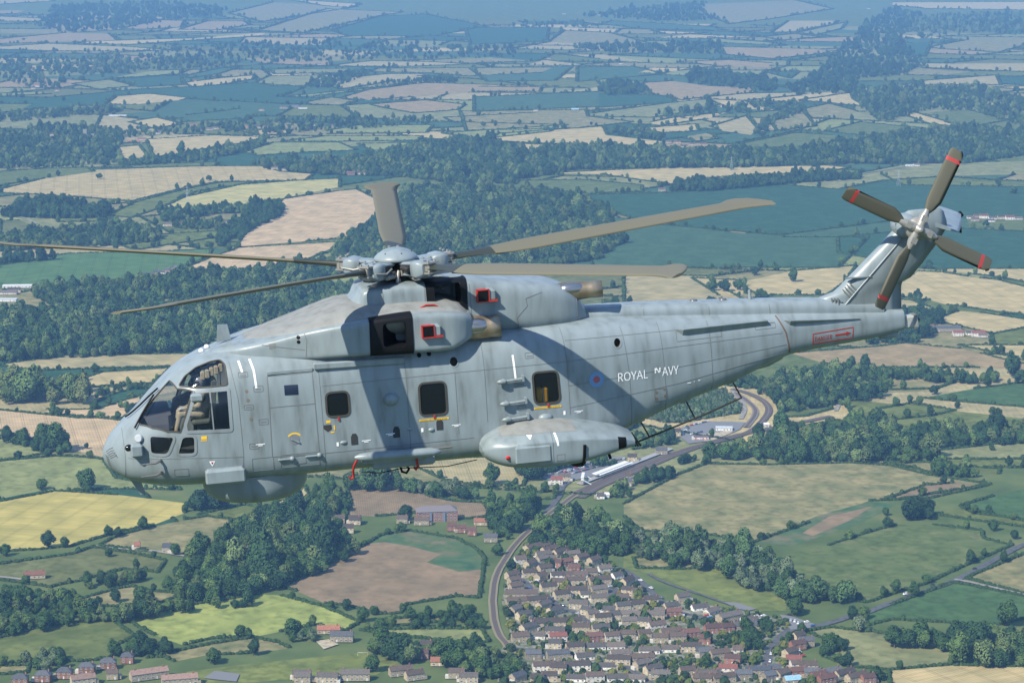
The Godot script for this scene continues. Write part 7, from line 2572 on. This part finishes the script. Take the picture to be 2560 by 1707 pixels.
func build_tail() -> void:
	# fin: leading edge, trailing edge, thickness by height
	var rows := [[-2.40, 9.6, 11.90, 0.42], [-1.95, 9.7, 11.90, 0.44], [-1.52, 9.86, 11.90, 0.46], [-1.42, 10.22, 11.90, 0.46], [-1.30, 10.38, 11.93, 0.46], [-1.22, 10.46, 12.14, 0.45], [-0.85, 10.88, 12.48, 0.43], [-0.39, 11.40, 12.87, 0.42], [-0.10, 11.70, 13.06, 0.40], [0.05, 11.82, 13.05, 0.36], [0.28, 11.95, 12.98, 0.26], [0.36, 12.1, 12.9, 0.12]]
	var st := new_st()
	var rings := []
	for r in rows:
		rings.append(airfoil(Vector3(r[1], r[0], 0), Vector3.RIGHT, Vector3.BACK, r[2] - r[1], r[3], 10))
	loft_rings(st, rings, true, 0, true)
	var fin := add("tail_fin", done(st), grey)
	# raised edge strip along the fin
	st = new_st()
	tube(st, [Vector3(10.35, -1.78, 0.235), Vector3(10.62, -1.50, 0.235), Vector3(11.2, -0.92, 0.222), Vector3(11.8, -0.32, 0.205)], [0.022], 6)
	add("edge_strip", done(st), grey, fin)
	st = new_st()
	box(st, Vector3(10.78, -1.08, 0.2), Vector3(0.62, 0.02, 0.10))
	add("fin_joint", done(st), dark_seam, fin)
	for k in 4:
		st = new_st()
		box(st, Vector3(10.46 + 0.055 * k, -1.40 + 0.05 * k - 0.02, 0.235), Vector3(0.25, 0.025, 0.03), Basis(Vector3.BACK, -0.85))
		add("louvre", done(st), dark_seam, fin)
	for k in 3:
		st = new_st()
		box(st, Vector3(10.12 + 0.07 * k, -1.62, 0.225 + 0.012 * k), Vector3(0.025, 0.22, 0.05), Basis(Vector3.BACK, 0.12))
		add("louvre", done(st), dark_seam, fin)
	st = new_st()
	lathe(st, Vector3(10.36, -1.66, 0.21), Vector3.BACK, [[0.04, 0.0], [0.04, 0.02]], 10)
	add("fin_hole", done(st), black, fin)
	# end light housing and lower tail light
	st = new_st()
	loft_rings(st, [ring_rect(Vector3(0, 0, 0), 0.14, 0.12, 0.0, Basis.IDENTITY), ring_rect(Vector3(0, 0, 0), 0.15, 0.13, 0.25, Basis.IDENTITY), ring_rect(Vector3(0, 0, 0), 0.16, 0.13, 0.36, Basis.IDENTITY)], true, -1)
	var hs := add("tail_housing", done(st), paint("housing_cream", 0.34, 0.36, 0.34))
	hs.transform = Transform3D(Basis(Vector3.BACK, -PI / 2 + 0.03), Vector3(11.9, -2.27, 0))
	st = new_st()
	for k in 3:
		box(st, Vector3(12.16 + 0.035 * k, -2.26, 0), Vector3(0.012, 0.34, 0.27))
	add("housing_rib", done(st), dark_seam)
	st = new_st()
	lathe(st, Vector3(12.26, -2.24, 0), Vector3.RIGHT, [[0.08, 0.0], [0.07, 0.05], [0.01, 0.09]], 12)
	add("tail_lamp", done(st), black)
	st = new_st()
	cbox(st, Vector3(11.55, -2.53, 0), Vector3(0.46, 0.16, 0.2), 0.03)
	add("lower_fairing", done(st), grey)
	st = new_st()
	cbox(st, Vector3(11.55, -2.44, 0), Vector3(0.56, 0.04, 0.22), 0.01)
	add("fairing_gap", done(st), black)
	# tailplane on the starboard side
	st = new_st()
	loft_rings(st, [airfoil(Vector3(12.45, 0.10, 0.1), Vector3(0.93, -0.36, 0).normalized(), Vector3(0.36, 0.93, 0), 1.0, 0.10), airfoil(Vector3(13.64, 0.06, -2.4), Vector3(0.95, -0.32, 0).normalized(), Vector3(0.32, 0.95, 0), 0.80, 0.08)], true, 0, false)
	add("tailplane", done(st), grey)
	st = new_st()
	tube(st, [Vector3(14.35, -0.17, -2.42), Vector3(14.44, -0.26, -2.42)], [0.06, 0.05], 8)
	add("tailplane_tip", done(st), black)
	# strakes: wedges with a flat top and an underside that runs back to the skin
	for q in [[6.12, 8.40, -1.76, -1.78, 0.19], [8.80, 10.74, -1.83, -2.0, 0.17]]:
		st = new_st()
		rings = []
		for k in 13:
			var t := k / 12.0
			var x := lerpf(q[0], q[1], t)
			var y := lerpf(q[2], q[3], t)
			var grow := smoothstep(0.0, 0.06, t) * (1.0 if q[0] < 8.0 else 1.0 - 0.75 * t)
			var a := skin(FUSELAGE, x, y, -0.03)
			var low := skin(FUSELAGE, x, y - q[4] * maxf(grow, 0.05), -0.03)
			var edge := a + Vector3(0, 0.0, 0.03 + q[4] * 0.95 * grow)
			rings.append(PackedVector3Array([a, edge, edge + Vector3(0, -0.012, 0), low]))
		loft_rings(st, rings, true, -1, false)
		add("strake", done(st), grey)
	# gearbox and tail rotor
	st = new_st()
	lathe(st, Vector3(11.98, 0.02, -0.22), Vector3.BACK, [[0.16, -0.05], [0.26, 0.03], [0.30, 0.25], [0.28, 0.50], [0.22, 0.62], [0.18, 0.75], [0.10, 0.82]], 24)
	var gb := add("tail_gearbox", done(st), grey)
	st = new_st()
	for i in 4:
		for j in 3:
			box(st, Vector3(11.72 + 0.055 * i, 0.10 - 0.055 * j, 0.24), Vector3(0.04, 0.035, 0.03))
	add("cooling_grille", done(st), black, gb)
	var tr := Node3D.new()
	tr.name = "tail_rotor"
	heli.add_child(tr, true)
	tr.position = Vector3(12.06, 0.02, 0.72)
	var cream := mat("hub_cream", lin(0.27, 0.265, 0.24), 0.4, 0.3)
	st = new_st()
	lathe(st, Vector3(0, 0, -0.14), Vector3.BACK, [[0.24, 0.0], [0.28, 0.06], [0.27, 0.15], [0.14, 0.19], [0.10, 0.28], [0.06, 0.30], [0.05, 0.36], [0.01, 0.36]], 20)
	part("hub", done(st), cream, tr)
	var blade_m := mat("blade_olive", lin(0.075, 0.075, 0.055), 0.65)
	for i in 4:
		var a := deg_to_rad(152.0 - i * 90.0)
		var dir := Vector3(cos(a), sin(a), 0)
		var chord_dir := Vector3(sin(a), -cos(a), 0).rotated(dir, -0.35)
		var thick_dir := dir.cross(chord_dir).normalized()
		st = new_st()
		tube(st, [dir * 0.08, dir * 0.34, dir * 0.5], [0.12, 0.11, 0.06], 10)
		box(st, dir * 0.28 + Vector3(0, 0, 0.06), Vector3(0.14, 0.14, 0.10), Basis(Vector3.BACK, a))
		part("blade_grip", done(st), cream, tr)
		st = new_st()
		rings = []
		for q in [[0.42, 0.12, 0.08], [0.55, 0.24, 0.06], [0.75, 0.36, 0.05], [1.72, 0.36, 0.035]]:
			rings.append(airfoil(dir * q[0] - chord_dir * q[1] * 0.35, chord_dir, thick_dir, q[1], q[2], 6))
		loft_rings(st, rings, true, 0, false)
		var bl := part("tail_blade", done(st), blade_m, tr)
		st = new_st()
		rings = []
		for q in [[1.72, 0.36, 0.036], [1.81, 0.36, 0.036]]:
			rings.append(airfoil(dir * q[0] - chord_dir * q[1] * 0.35, chord_dir, thick_dir, q[1], q[2], 6))
		loft_rings(st, rings, true, 0, false)
		part("red_band", done(st), mat("blade_red", lin(0.33, 0.035, 0.035), 0.6), bl)
		st = new_st()
		rings = []
		for q in [[1.81, 0.36, 0.035], [1.96, 0.34, 0.03], [2.02, 0.26, 0.02]]:
			rings.append(airfoil(dir * q[0] - chord_dir * q[1] * 0.35, chord_dir, thick_dir, q[1], q[2], 6))
		loft_rings(st, rings, true, 0, false)
		part("blade_tip", done(st), blade_m, bl)
	# tail handrail below the boom
	var rail := mat("rail_black", lin(0.02, 0.02, 0.022), 0.5)
	st = new_st()
	tube(st, [Vector3(4.95, -4.42, 0.75), Vector3(5.5, -4.26, 0.72), Vector3(6.75, -3.92, 0.6), Vector3(7.78, -3.60, 0.5)], [0.022], 8)
	var hr := add("handrail", done(st), rail)
	for q in [[4.95, -4.42, 0.75], [5.5, -4.26, 0.72], [6.62, -3.955, 0.61], [7.78, -3.60, 0.5]]:
		st = new_st()
		var y: float = section(FUSELAGE, q[0] - 0.2)[1]
		tube(st, [Vector3(q[0], q[1], q[2]), Vector3(q[0] - 0.2, y + 0.04, q[2] - 0.02)], [0.02], 6)
		add("strut", done(st), rail, hr)
		st = new_st()
		cbox(st, Vector3(q[0] - 0.22, y + 0.03, q[2] - 0.02), Vector3(0.26, 0.05, 0.10), 0.015, Basis(Vector3.BACK, 0.3))
		add("foot", done(st), grey, hr)
	st = new_st()
	for k in 4:
		tube(st, [Vector3(4.80 + 0.06 * k, -4.02, 1.12), Vector3(5.02 + 0.06 * k, -4.36, 1.05)], [0.022], 6)
	add("ramp_strut", done(st), rail)
	# tail bumper under the fold joint
	st = new_st()
	lathe(st, Vector3(8.55, -2.86, 0), Vector3(0.95, 0.3, 0).normalized(), [[0.02, -0.5], [0.14, -0.3], [0.18, 0.0], [0.14, 0.35], [0.02, 0.55]], 14)
	add("tail_bumper", done(st), grey)

# section of a blade pitched nose up: leading edge ahead of the axis by ahead
func blade_section(at: Vector3, lead: Vector3, up: Vector3, ahead: float, chord: float, thick: float, pitch: float) -> PackedVector3Array:
	var c := -lead * cos(pitch) - up * sin(pitch)
	var t := up * cos(pitch) - lead * sin(pitch)
	return airfoil(at - c * ahead, c, t, chord, thick, 8)

func build_rotor() -> void:
	var head := Node3D.new()
	head.name = "rotor_head"
	heli.add_child(head, true)
	var dark := mat("rotor_dark", lin(0.03, 0.03, 0.03), 0.5)
	var cream := mat("hub_cream", lin(0.27, 0.265, 0.24), 0.4, 0.3)
	var st := new_st()
	lathe(st, Vector3(0, -0.36, 0), Vector3.UP, [[0.62, -0.06], [0.62, 0.05], [0.44, 0.07], [0.42, 0.2], [0.30, 0.24], [0.26, 0.60], [0.05, 0.62]], 28)
	part("mast", done(st), dark, head)
	st = new_st()
	lathe(st, Vector3(0, 0.20, 0), Vector3.UP, [[0.46, -0.03], [0.50, 0.0], [0.47, 0.06], [0.40, 0.13], [0.28, 0.20], [0.14, 0.245], [0.01, 0.26]], 36)
	var dome := part("dome", done(st), grey, head)
	for k in 6:
		st = new_st()
		var a := TAU * k / 6.0 + 0.3
		lathe(st, Vector3(cos(a) * 0.36, 0.352, sin(a) * 0.36), Vector3(cos(a) * 0.4, 1, sin(a) * 0.4).normalized(), [[0.016, 0.0], [0.016, 0.012]], 8)
		part("bolt", done(st), dark, dome)
	var olive := mat("main_blade_olive", lin(0.125, 0.118, 0.08), 0.6)
	var cuff_m := mat("blade_cuff", lin(0.03, 0.036, 0.028), 0.45)
	var tilt := Basis(Vector3.BACK, deg_to_rad(0.0))
	# azimuth from aft, anticlockwise from above; flap angle
	for q in [[9.5, 4.2], [83.0, 4.8], [160.0, 5.0], [228.0, 4.4], [299.0, 5.0]]:
		var a := deg_to_rad(q[0])
		var flap := deg_to_rad(q[1])
		var flat := tilt * Vector3(cos(a), 0, -sin(a))
		var dir := (flat * cos(flap) + tilt * Vector3.UP * sin(flap)).normalized()
		var lead := (tilt * Vector3(-sin(a), 0, -cos(a))).normalized()      # the way it turns
		var up := lead.cross(dir).normalized()
		if up.y < 0:
			up = -up
		var bs := Basis(dir, up, dir.cross(up).normalized())
		# arm: a grey yoke with rounded corners round the bearing
		st = new_st()
		cbox(st, dir * 0.62 + up * 0.10, Vector3(0.62, 0.09, 0.40), 0.035, bs)
		cbox(st, dir * 0.62 - up * 0.14, Vector3(0.62, 0.07, 0.40), 0.03, bs)
		var rings := []
		for k in [[0.80, 0.15, 0.24], [0.86, 0.19, 0.28], [1.02, 0.20, 0.29], [1.12, 0.17, 0.25], [1.18, 0.12, 0.19]]:
			var r := PackedVector3Array()
			for j in 20:
				var t := TAU * j / 20.0
				r.append(dir * k[0] - up * 0.02 + up * signf(sin(t)) * pow(absf(sin(t)), 0.36) * k[1] + lead * signf(cos(t)) * pow(absf(cos(t)), 0.36) * k[2])
			rings.append(r)
		loft_rings(st, rings, true, 0, lead.cross(up).dot(dir) < 0.0)
		var arm := part("yoke", done(st), grey, head)
		st = new_st()
		tube(st, [dir * 0.30 - up * 0.02, dir * 0.80 - up * 0.02], [0.10, 0.08], 10)
		tube(st, [dir * 0.34 - up * 0.14 + lead * 0.26, dir * 0.85 - up * 0.16 + lead * 0.30], [0.055, 0.05], 8)
		tube(st, [dir * 0.36 + lead * 0.30 - up * 0.04, dir * 0.50 + lead * 0.34 - up * 0.30], [0.04], 8)
		box(st, dir * 1.22, Vector3(0.22, 0.14, 0.22), bs)
		box(st, dir * 1.20 + up * 0.11, Vector3(0.30, 0.04, 0.30), bs)
		box(st, dir * 1.20 - up * 0.11, Vector3(0.30, 0.04, 0.30), bs)
		for e in [-1.0, 1.0]:
			tube(st, [dir * 1.28 + lead * 0.09 * e - up * 0.17, dir * 1.28 + lead * 0.09 * e + up * 0.17], [0.03], 8)
			tube(st, [dir * 1.12 + lead * 0.10 * e + up * 0.20, dir * 1.12 + lead * 0.10 * e + up * 0.23], [0.035], 8)
			box(st, dir * 0.42 + lead * 0.19 * e - up * 0.10, Vector3(0.12, 0.12, 0.06), bs)
		tube(st, [dir * 0.46 + lead * 0.02 - up * 0.20, dir * 0.86 - lead * 0.16 - up * 0.24, dir * 1.05 - lead * 0.20 - up * 0.22], [0.045, 0.04, 0.03], 8)
		tube(st, [dir * 0.58 + lead * 0.26 + up * 0.02, dir * 0.90 + lead * 0.33 - up * 0.06, dir * 1.20 + lead * 0.24 - up * 0.04], [0.025, 0.025, 0.02], 6)
		part("damper", done(st), cream, arm)
		st = new_st()
		tube(st, [dir * 0.50 - lead * 0.22 + up * 0.03, dir * 0.78 - lead * 0.27 - up * 0.02], [0.06, 0.05], 8)
		box(st, dir * 0.66, Vector3(0.16, 0.16, 0.42), bs)
		part("bearing", done(st), dark, arm)
		st = new_st()
		tube(st, [dir * 0.55 + lead * 0.30 - up * 0.10, flat * 0.42 + lead * 0.30 + Vector3(0, -0.34, 0)], [0.022], 6)
		part("pitch_link", done(st), dark, arm)
		# blade: cuff, blade, swept paddle tip
		st = new_st()
		rings = []
		for k in [[1.24, 0.20, 0.14], [1.5, 0.24, 0.13], [1.9, 0.34, 0.11], [2.3, 0.50, 0.10]]:
			rings.append(blade_section(dir * k[0], lead, up, 0.4 * k[1], k[1], k[2], 0.22))
		loft_rings(st, rings, true, 0, true)
		var cuff := part("blade_cuff", done(st), cuff_m, arm)
		st = new_st()
		rings = []
		for k in 13:
			var r := lerpf(2.3, 8.15, k / 12.0)
			var c := lerpf(0.50, 0.66, smoothstep(2.3, 3.2, r))
			rings.append(blade_section(dir * r - up * 0.012 * pow((r - 2.3) / 5.0, 2.0), lead, up, 0.4 * c, c, 0.085, lerpf(0.25, 0.15, k / 12.0)))
		for k in [[8.25, 0.70, 0.30], [8.45, 0.84, 0.44], [8.70, 0.86, 0.44], [8.95, 0.76, 0.30], [9.15, 0.58, 0.06], [9.30, 0.30, -0.22]]:
			rings.append(blade_section(dir * k[0] - up * 0.017, lead, up, k[2], k[1], 0.06, 0.14))
		loft_rings(st, rings, true, 0, true)
		part("main_blade", done(st), olive, cuff)
	st = new_st()
	lathe(st, Vector3(0.02, -0.42, 0), Vector3.UP, [[0.50, 0.0], [0.50, 0.05], [0.36, 0.07]], 24)
	for k in 5:
		var a := TAU * k / 5.0 + 0.4
		box(st, Vector3(cos(a) * 0.42, -0.26, sin(a) * 0.42), Vector3(0.10, 0.14, 0.10))
	part("swashplate", done(st), cream, head)

func build_sponson() -> void:
	for side in [1.0, -1.0]:
		var o := add("sponson", body_mesh(SPONSON, 0.1, 7, [], true), grey)
		o.position.z = side * 1.35
		if side < 0:
			continue
		# front bulge for the flare sensor
		var st := new_st()
		cbox(st, Vector3(2.45, -4.02, 0.84), Vector3(0.8, 0.50, 0.20), 0.09)
		add("sensor_bulge", done(st), grey, o)
		st = new_st()
		seam(st, SPONSON, [[2.9, -3.6], [2.9, -4.25]], 0.012)
		add("sponson_seam", done(st), dark_seam, o)
		st = new_st()
		lathe(st, Vector3(1.92, -4.06, 0.80), Vector3(-0.8, 0, 0.6), [[0.045, 0.0], [0.04, 0.06], [0.01, 0.09]], 10)
		add("port_lamp", done(st), mat("lamp_red", lin(0.45, 0.02, 0.02), 0.3), o)
		add("walkway", patch(SPONSON, deg_poly([[1.80, 48], [2.3, 36], [3.5, 36], [3.5, 80], [2.6, 84], [1.85, 80]]), 0.004), mats["walkway_buff"], o)
		st = new_st()
		seam(st, SPONSON, [[2.98, -3.62], [3.02, -3.88]], 0.045)
		add("formation_stripe", done(st), white_print, o)
		st = new_st()
		tube(st, [skin(SPONSON, 3.62, -3.92, 0.02), skin(SPONSON, 3.60, -4.2, 0.02), Vector3(3.59, -4.42, 0.7)], [0.035], 8)
		add("gear_strut", done(st), black, o)
		st = new_st()
		tube(st, [Vector3(4.18, -4.1, 0.6), Vector3(4.26, -4.36, 0.62)], [0.035], 8)
		add("gear_strut", done(st), black, o)
		st = new_st()
		lathe(st, Vector3(3.55, -4.28, 0.3), Vector3.BACK, [[0.10, 0.0], [0.22, 0.02], [0.24, 0.1], [0.22, 0.2], [0.10, 0.22]], 20)
		add("wheel", done(st), mat("tyre", lin(0.02, 0.02, 0.02), 0.9), o)
		add("lamp_window", patch(SPONSON, side_poly(SPONSON, [[4.42, -3.86], [4.62, -3.90], [4.62, -4.12], [4.43, -4.14]]), 0.005), black, o)
		st = new_st()
		ribbon(st, SPONSON, side_poly(SPONSON, bar(SPONSON, 2.98, -4.22, 0.18, 0.14)), 0.016, 0.004, true, 0.0)
		add("access_panel", done(st), dark_seam, o)
		add("red_triangle", patch_xy(SPONSON, [[2.35, -3.62], [2.48, -3.62], [2.41, -3.70]], 0.005), white_print, o)

func build_cockpit() -> void:
	var trim := mat("cockpit_trim", lin(0.06, 0.063, 0.066), 0.8)
	var st := new_st()
	box(st, Vector3(-4.7, -3.52, 0), Vector3(2.4, 0.05, 1.9))
	add("cockpit_floor", done(st), trim)
	st = new_st()
	box(st, Vector3(-3.55, -2.75, 0), Vector3(0.05, 1.8, 2.1))
	add("bulkhead", done(st), trim)
	st = new_st()
	box(st, Vector3(0.5, -3.80, 0), Vector3(8.0, 0.05, 2.5))
	add("cabin_floor", done(st), trim)
	st = new_st()
	box(st, Vector3(0.5, -2.85, -0.95), Vector3(8.0, 1.9, 0.05))
	add("cabin_partition", done(st), mat("cabin_lining", lin(0.11, 0.12, 0.125), 0.8))
	st = new_st()
	loft_rings(st, [ring_rect(Vector3(-5.5, 0, 0), 0.22, 0.85, -3.5, Basis.IDENTITY), ring_rect(Vector3(-5.52, 0, 0), 0.25, 0.85, -2.9, Basis.IDENTITY), ring_rect(Vector3(-5.55, 0, 0), 0.30, 0.8, -2.72, Basis.IDENTITY)], true, -1)
	add("instrument_panel", done(st), trim)
	for z in [0.62, -0.62]:
		st = new_st()
		cbox(st, Vector3(-4.58, -2.93, z), Vector3(0.5, 0.12, 0.5), 0.04)
		cbox(st, Vector3(-4.34, -2.50, z), Vector3(0.12, 1.0, 0.5), 0.04, Basis(Vector3.BACK, -0.12))
		cbox(st, Vector3(-4.55, -3.25, z), Vector3(0.3, 0.55, 0.3), 0.04)
		add("seat", done(st), mat("seat_green", lin(0.05, 0.06, 0.045), 0.8))
		st = new_st()
		tube(st, [Vector3(-5.16, -3.5, z), Vector3(-5.1, -3.0, z), Vector3(-5.06, -2.68, z)], [0.03, 0.02, 0.03], 8)
		add("control_stick", done(st), black)
	# folded webbing kit stowed behind the upper window
	var kit := thing("webbing_kit", "bundle of tan camouflage webbing stowed behind the upper cockpit window", "webbing")
	kit.transform = heli.transform
	for i in 5:
		st = new_st()
		cbox(st, Vector3(-4.52 + i * 0.10, -1.90 + 0.035 * i, 0.82 + 0.03 * (i % 2)), Vector3(0.095, 0.20, 0.10), 0.025)
		part("pouch", done(st), camo(), kit)
	var case_ := thing("equipment_case", "yellow equipment case with a grey strap behind the aft cabin window", "case")
	case_.transform = heli.transform
	st = new_st()
	cbox(st, Vector3(2.93, -2.95, 1.12), Vector3(0.28, 0.34, 0.26), 0.03)
	part("case_shell", done(st), mat("case_yellow", lin(0.85, 0.42, 0.01), 0.5), case_)
	st = new_st()
	box(st, Vector3(2.95, -2.95, 1.12), Vector3(0.05, 0.35, 0.27))
	part("strap", done(st), mat("strap_grey", lin(0.12, 0.13, 0.12), 0.7), case_)
	st = new_st()
	box(st, Vector3(2.95, -3.22, 1.05), Vector3(0.5, 0.2, 0.4))
	part("tray", done(st), trim, case_)
	build_pilot(0.62, "person in camouflage and grey helmet seated behind the sliding cockpit window")
	build_pilot(-0.62, "person in camouflage and helmet seated in the far cockpit seat")

func camo() -> StandardMaterial3D:
	if mats.has("camouflage"):
		return mats["camouflage"]
	var m := mat("camouflage", Color.WHITE, 0.9)
	m.albedo_texture = noise_tex(88, 0.03, [lin(0.08, 0.08, 0.045), lin(0.20, 0.17, 0.10), lin(0.36, 0.30, 0.20), lin(0.12, 0.12, 0.065), lin(0.30, 0.25, 0.16)], 256, 3)
	m.uv1_triplanar = true
	m.uv1_scale = Vector3.ONE * 4.0
	return m

# a seated figure as one surface round tapered limbs
func build_pilot(z: float, label: String) -> void:
	var o := thing("person", label, "person")
	o.transform = heli.transform * Transform3D(Basis.IDENTITY, Vector3(-4.60, -2.86, z))
	var bones := [
		[Vector3(0.0, 0.10, 0), Vector3(0.06, 0.30, 0), 0.17, 0.16], [Vector3(0.06, 0.30, 0), Vector3(0.06, 0.52, 0), 0.17, 0.17], [Vector3(0.06, 0.56, -0.13), Vector3(0.06, 0.56, 0.13), 0.10, 0.10], [Vector3(0.06, 0.56, 0), Vector3(0.03, 0.70, 0), 0.075, 0.065],
		[Vector3(0.02, 0.74, 0), Vector3(0.0, 0.82, 0), 0.09, 0.095],
		[Vector3(0.06, 0.57, 0.18), Vector3(-0.05, 0.32, 0.24), 0.07, 0.055], [Vector3(-0.05, 0.32, 0.24), Vector3(-0.36, 0.26, 0.16), 0.05, 0.036],
		[Vector3(0.06, 0.57, -0.18), Vector3(-0.04, 0.30, -0.24), 0.07, 0.055], [Vector3(-0.04, 0.30, -0.24), Vector3(-0.36, 0.22, -0.10), 0.05, 0.036],
		[Vector3(-0.02, 0.10, 0.10), Vector3(-0.46, 0.14, 0.13), 0.10, 0.07], [Vector3(-0.46, 0.14, 0.13), Vector3(-0.60, -0.32, 0.12), 0.065, 0.045],
		[Vector3(-0.02, 0.10, -0.10), Vector3(-0.46, 0.14, -0.13), 0.10, 0.07], [Vector3(-0.46, 0.14, -0.13), Vector3(-0.60, -0.32, -0.12), 0.065, 0.045],
		[Vector3(-0.58, -0.36, 0.12), Vector3(-0.74, -0.40, 0.12), 0.05, 0.04], [Vector3(-0.58, -0.36, -0.12), Vector3(-0.74, -0.40, -0.12), 0.05, 0.04]]
	part("body", nets(bones, 0.028, 0.03), camo(), o)
	var vest := []
	for b in bones.slice(0, 3):
		vest.append([b[0] + Vector3(-0.015, 0, 0), b[1] + Vector3(-0.015, -0.02, 0), b[2] + 0.012, b[3] + 0.012])
	part("survival_vest", nets(vest, 0.028, 0.03), mat("vest_green", lin(0.07, 0.085, 0.05), 0.85), o)
	var strap := new_st()
	for e in [-0.11, 0.11]:
		tube(strap, [Vector3(0.10, 0.66, e), Vector3(-0.05, 0.64, e), Vector3(-0.135, 0.50, e * 0.8), Vector3(-0.145, 0.28, e * 0.3)], [0.02], 6)
	part("harness", done(strap), mat("harness_grey", lin(0.2, 0.2, 0.19), 0.8), o)
	var skin_m := mat("skin", lin(0.42, 0.25, 0.17), 0.6)
	var glove := mat("flying_glove", lin(0.30, 0.28, 0.24), 0.8)
	# face set into the head, with nose and mouth
	var face := [[Vector3(-0.045, 0.78, 0), Vector3(-0.05, 0.72, 0), 0.062, 0.05], [Vector3(-0.10, 0.775, 0), Vector3(-0.118, 0.755, 0), 0.014, 0.016], [Vector3(-0.088, 0.715, -0.02), Vector3(-0.088, 0.715, 0.02), 0.016, 0.016]]
	part("face", nets(face, 0.012, 0.01), skin_m, o)
	var st := new_st()
	lathe(st, Vector3(0.01, 0.80, 0), Vector3(0.1, 1, 0).normalized(), [[0.135, -0.08], [0.15, -0.02], [0.15, 0.04], [0.125, 0.10], [0.07, 0.14], [0.01, 0.15]], 20)
	var hm := part("helmet", done(st), mat("helmet_grey", lin(0.16, 0.165, 0.17), 0.22), o)
	st = new_st()
	lathe(st, Vector3(-0.02, 0.80, 0), Vector3(0.1, 1, 0).normalized(), [[0.15, -0.045], [0.155, 0.0], [0.15, 0.035]], 20, false)
	part("visor", done(st), mat("visor_dark", lin(0.015, 0.015, 0.018), 0.1), hm)
	for s in [[1.0, Vector3(-0.36, 0.26, 0.16)], [-1.0, Vector3(-0.36, 0.22, -0.10)]]:
		var h: Vector3 = s[1]
		var sd: float = s[0]
		var hand := [[h, h + Vector3(-0.07, -0.005, 0), 0.03, 0.036]]
		for k in 4:
			var base := h + Vector3(-0.085, 0.0, (k - 1.5) * 0.021)
			var long: float = [0.030, 0.036, 0.034, 0.026][k]
			hand.append([base, base + Vector3(-long, -0.008, 0), 0.010, 0.0095])
			hand.append([base + Vector3(-long, -0.008, 0), base + Vector3(-long - 0.006, -0.035, 0), 0.0095, 0.009])
		hand.append([h + Vector3(-0.03, 0.0, -0.032 * sd), h + Vector3(-0.07, -0.02, -0.056 * sd), 0.013, 0.010])
		part("hand", nets(hand, 0.007, 0.006), glove, o)

# surface nets round tapered capsules
func nets(bones: Array, cell: float, blend: float) -> ArrayMesh:
	var lo := Vector3.INF
	var hi := -Vector3.INF
	for b in bones:
		var r: float = maxf(b[2], b[3]) + cell * 2.0 + blend
		for p in [b[0], b[1]]:
			lo = lo.min(p - Vector3.ONE * r)
			hi = hi.max(p + Vector3.ONE * r)
	var n := Vector3i(((hi - lo) / cell).ceil()) + Vector3i.ONE
	var sx := n.x + 1
	var sy := n.y + 1
	var f := PackedFloat32Array()
	f.resize(sx * sy * (n.z + 1))
	f.fill(1.0)
	for b in bones:
		var r: float = maxf(b[2], b[3]) + cell * 2.0 + blend
		var p0: Vector3 = b[0]
		var p1: Vector3 = b[1]
		var a0 := Vector3i(((p0.min(p1) - Vector3.ONE * r - lo) / cell).floor()).clamp(Vector3i.ZERO, n)
		var a1 := Vector3i(((p0.max(p1) + Vector3.ONE * r - lo) / cell).ceil()).clamp(Vector3i.ZERO, n)
		var ax := p1 - p0
		var l2 := maxf(ax.length_squared(), 1e-9)
		for k in range(a0.z, a1.z + 1):
			for j in range(a0.y, a1.y + 1):
				for i in range(a0.x, a1.x + 1):
					var p := lo + Vector3(i, j, k) * cell
					var t := clampf((p - p0).dot(ax) / l2, 0.0, 1.0)
					var d: float = p.distance_to(p0 + ax * t) - lerpf(b[2], b[3], t)
					var at := i + sx * (j + sy * k)
					var o := f[at]
					var h := clampf(0.5 + 0.5 * (o - d) / blend, 0.0, 1.0)
					f[at] = lerpf(o, d, h) - blend * h * (1.0 - h) if o < 0.9 else d
	var verts := {}
	var pos := PackedVector3Array()
	for k in n.z:
		for j in n.y:
			for i in n.x:
				var at := i + sx * (j + sy * k)
				var c := [f[at], f[at + 1], f[at + sx], f[at + sx + 1], f[at + sx * sy], f[at + sx * sy + 1], f[at + sx * sy + sx], f[at + sx * sy + sx + 1]]
				var neg := 0
				for v in c:
					if v < 0.0:
						neg += 1
				if neg == 0 or neg == 8:
					continue
				var sum := Vector3.ZERO
				var cnt := 0
				for e in [[0, 1], [2, 3], [4, 5], [6, 7], [0, 2], [1, 3], [4, 6], [5, 7], [0, 4], [1, 5], [2, 6], [3, 7]]:
					var u: float = c[e[0]]
					var v: float = c[e[1]]
					if (u < 0.0) != (v < 0.0):
						var t := u / (u - v)
						var q0 := Vector3(e[0] & 1, (e[0] >> 1) & 1, (e[0] >> 2) & 1)
						var q1 := Vector3(e[1] & 1, (e[1] >> 1) & 1, (e[1] >> 2) & 1)
						sum += q0.lerp(q1, t)
						cnt += 1
				verts[at] = pos.size()
				pos.append(lo + (Vector3(i, j, k) + sum / cnt) * cell)
	var st := new_st()
	st.set_smooth_group(0)
	var steps := [1, sx, sx * sy]
	for k in range(1, n.z):
		for j in range(1, n.y):
			for i in range(1, n.x):
				var at := i + sx * (j + sy * k)
				for ax in 3:
					var s0: int = steps[ax]
					if (f[at] < 0.0) == (f[at + s0] < 0.0):
						continue
					var s1: int = steps[(ax + 1) % 3]
					var s2: int = steps[(ax + 2) % 3]
					var ids := [at, at - s1, at - s1 - s2, at - s2]
					var okq := true
					for id in ids:
						if not verts.has(id):
							okq = false
					if not okq:
						continue
					var p := []
					for id in ids:
						p.append(pos[verts[id]])
					if f[at] < 0.0:
						quad(st, p[3], p[2], p[1], p[0])
					else:
						quad(st, p[0], p[1], p[2], p[3])
	return done(st)
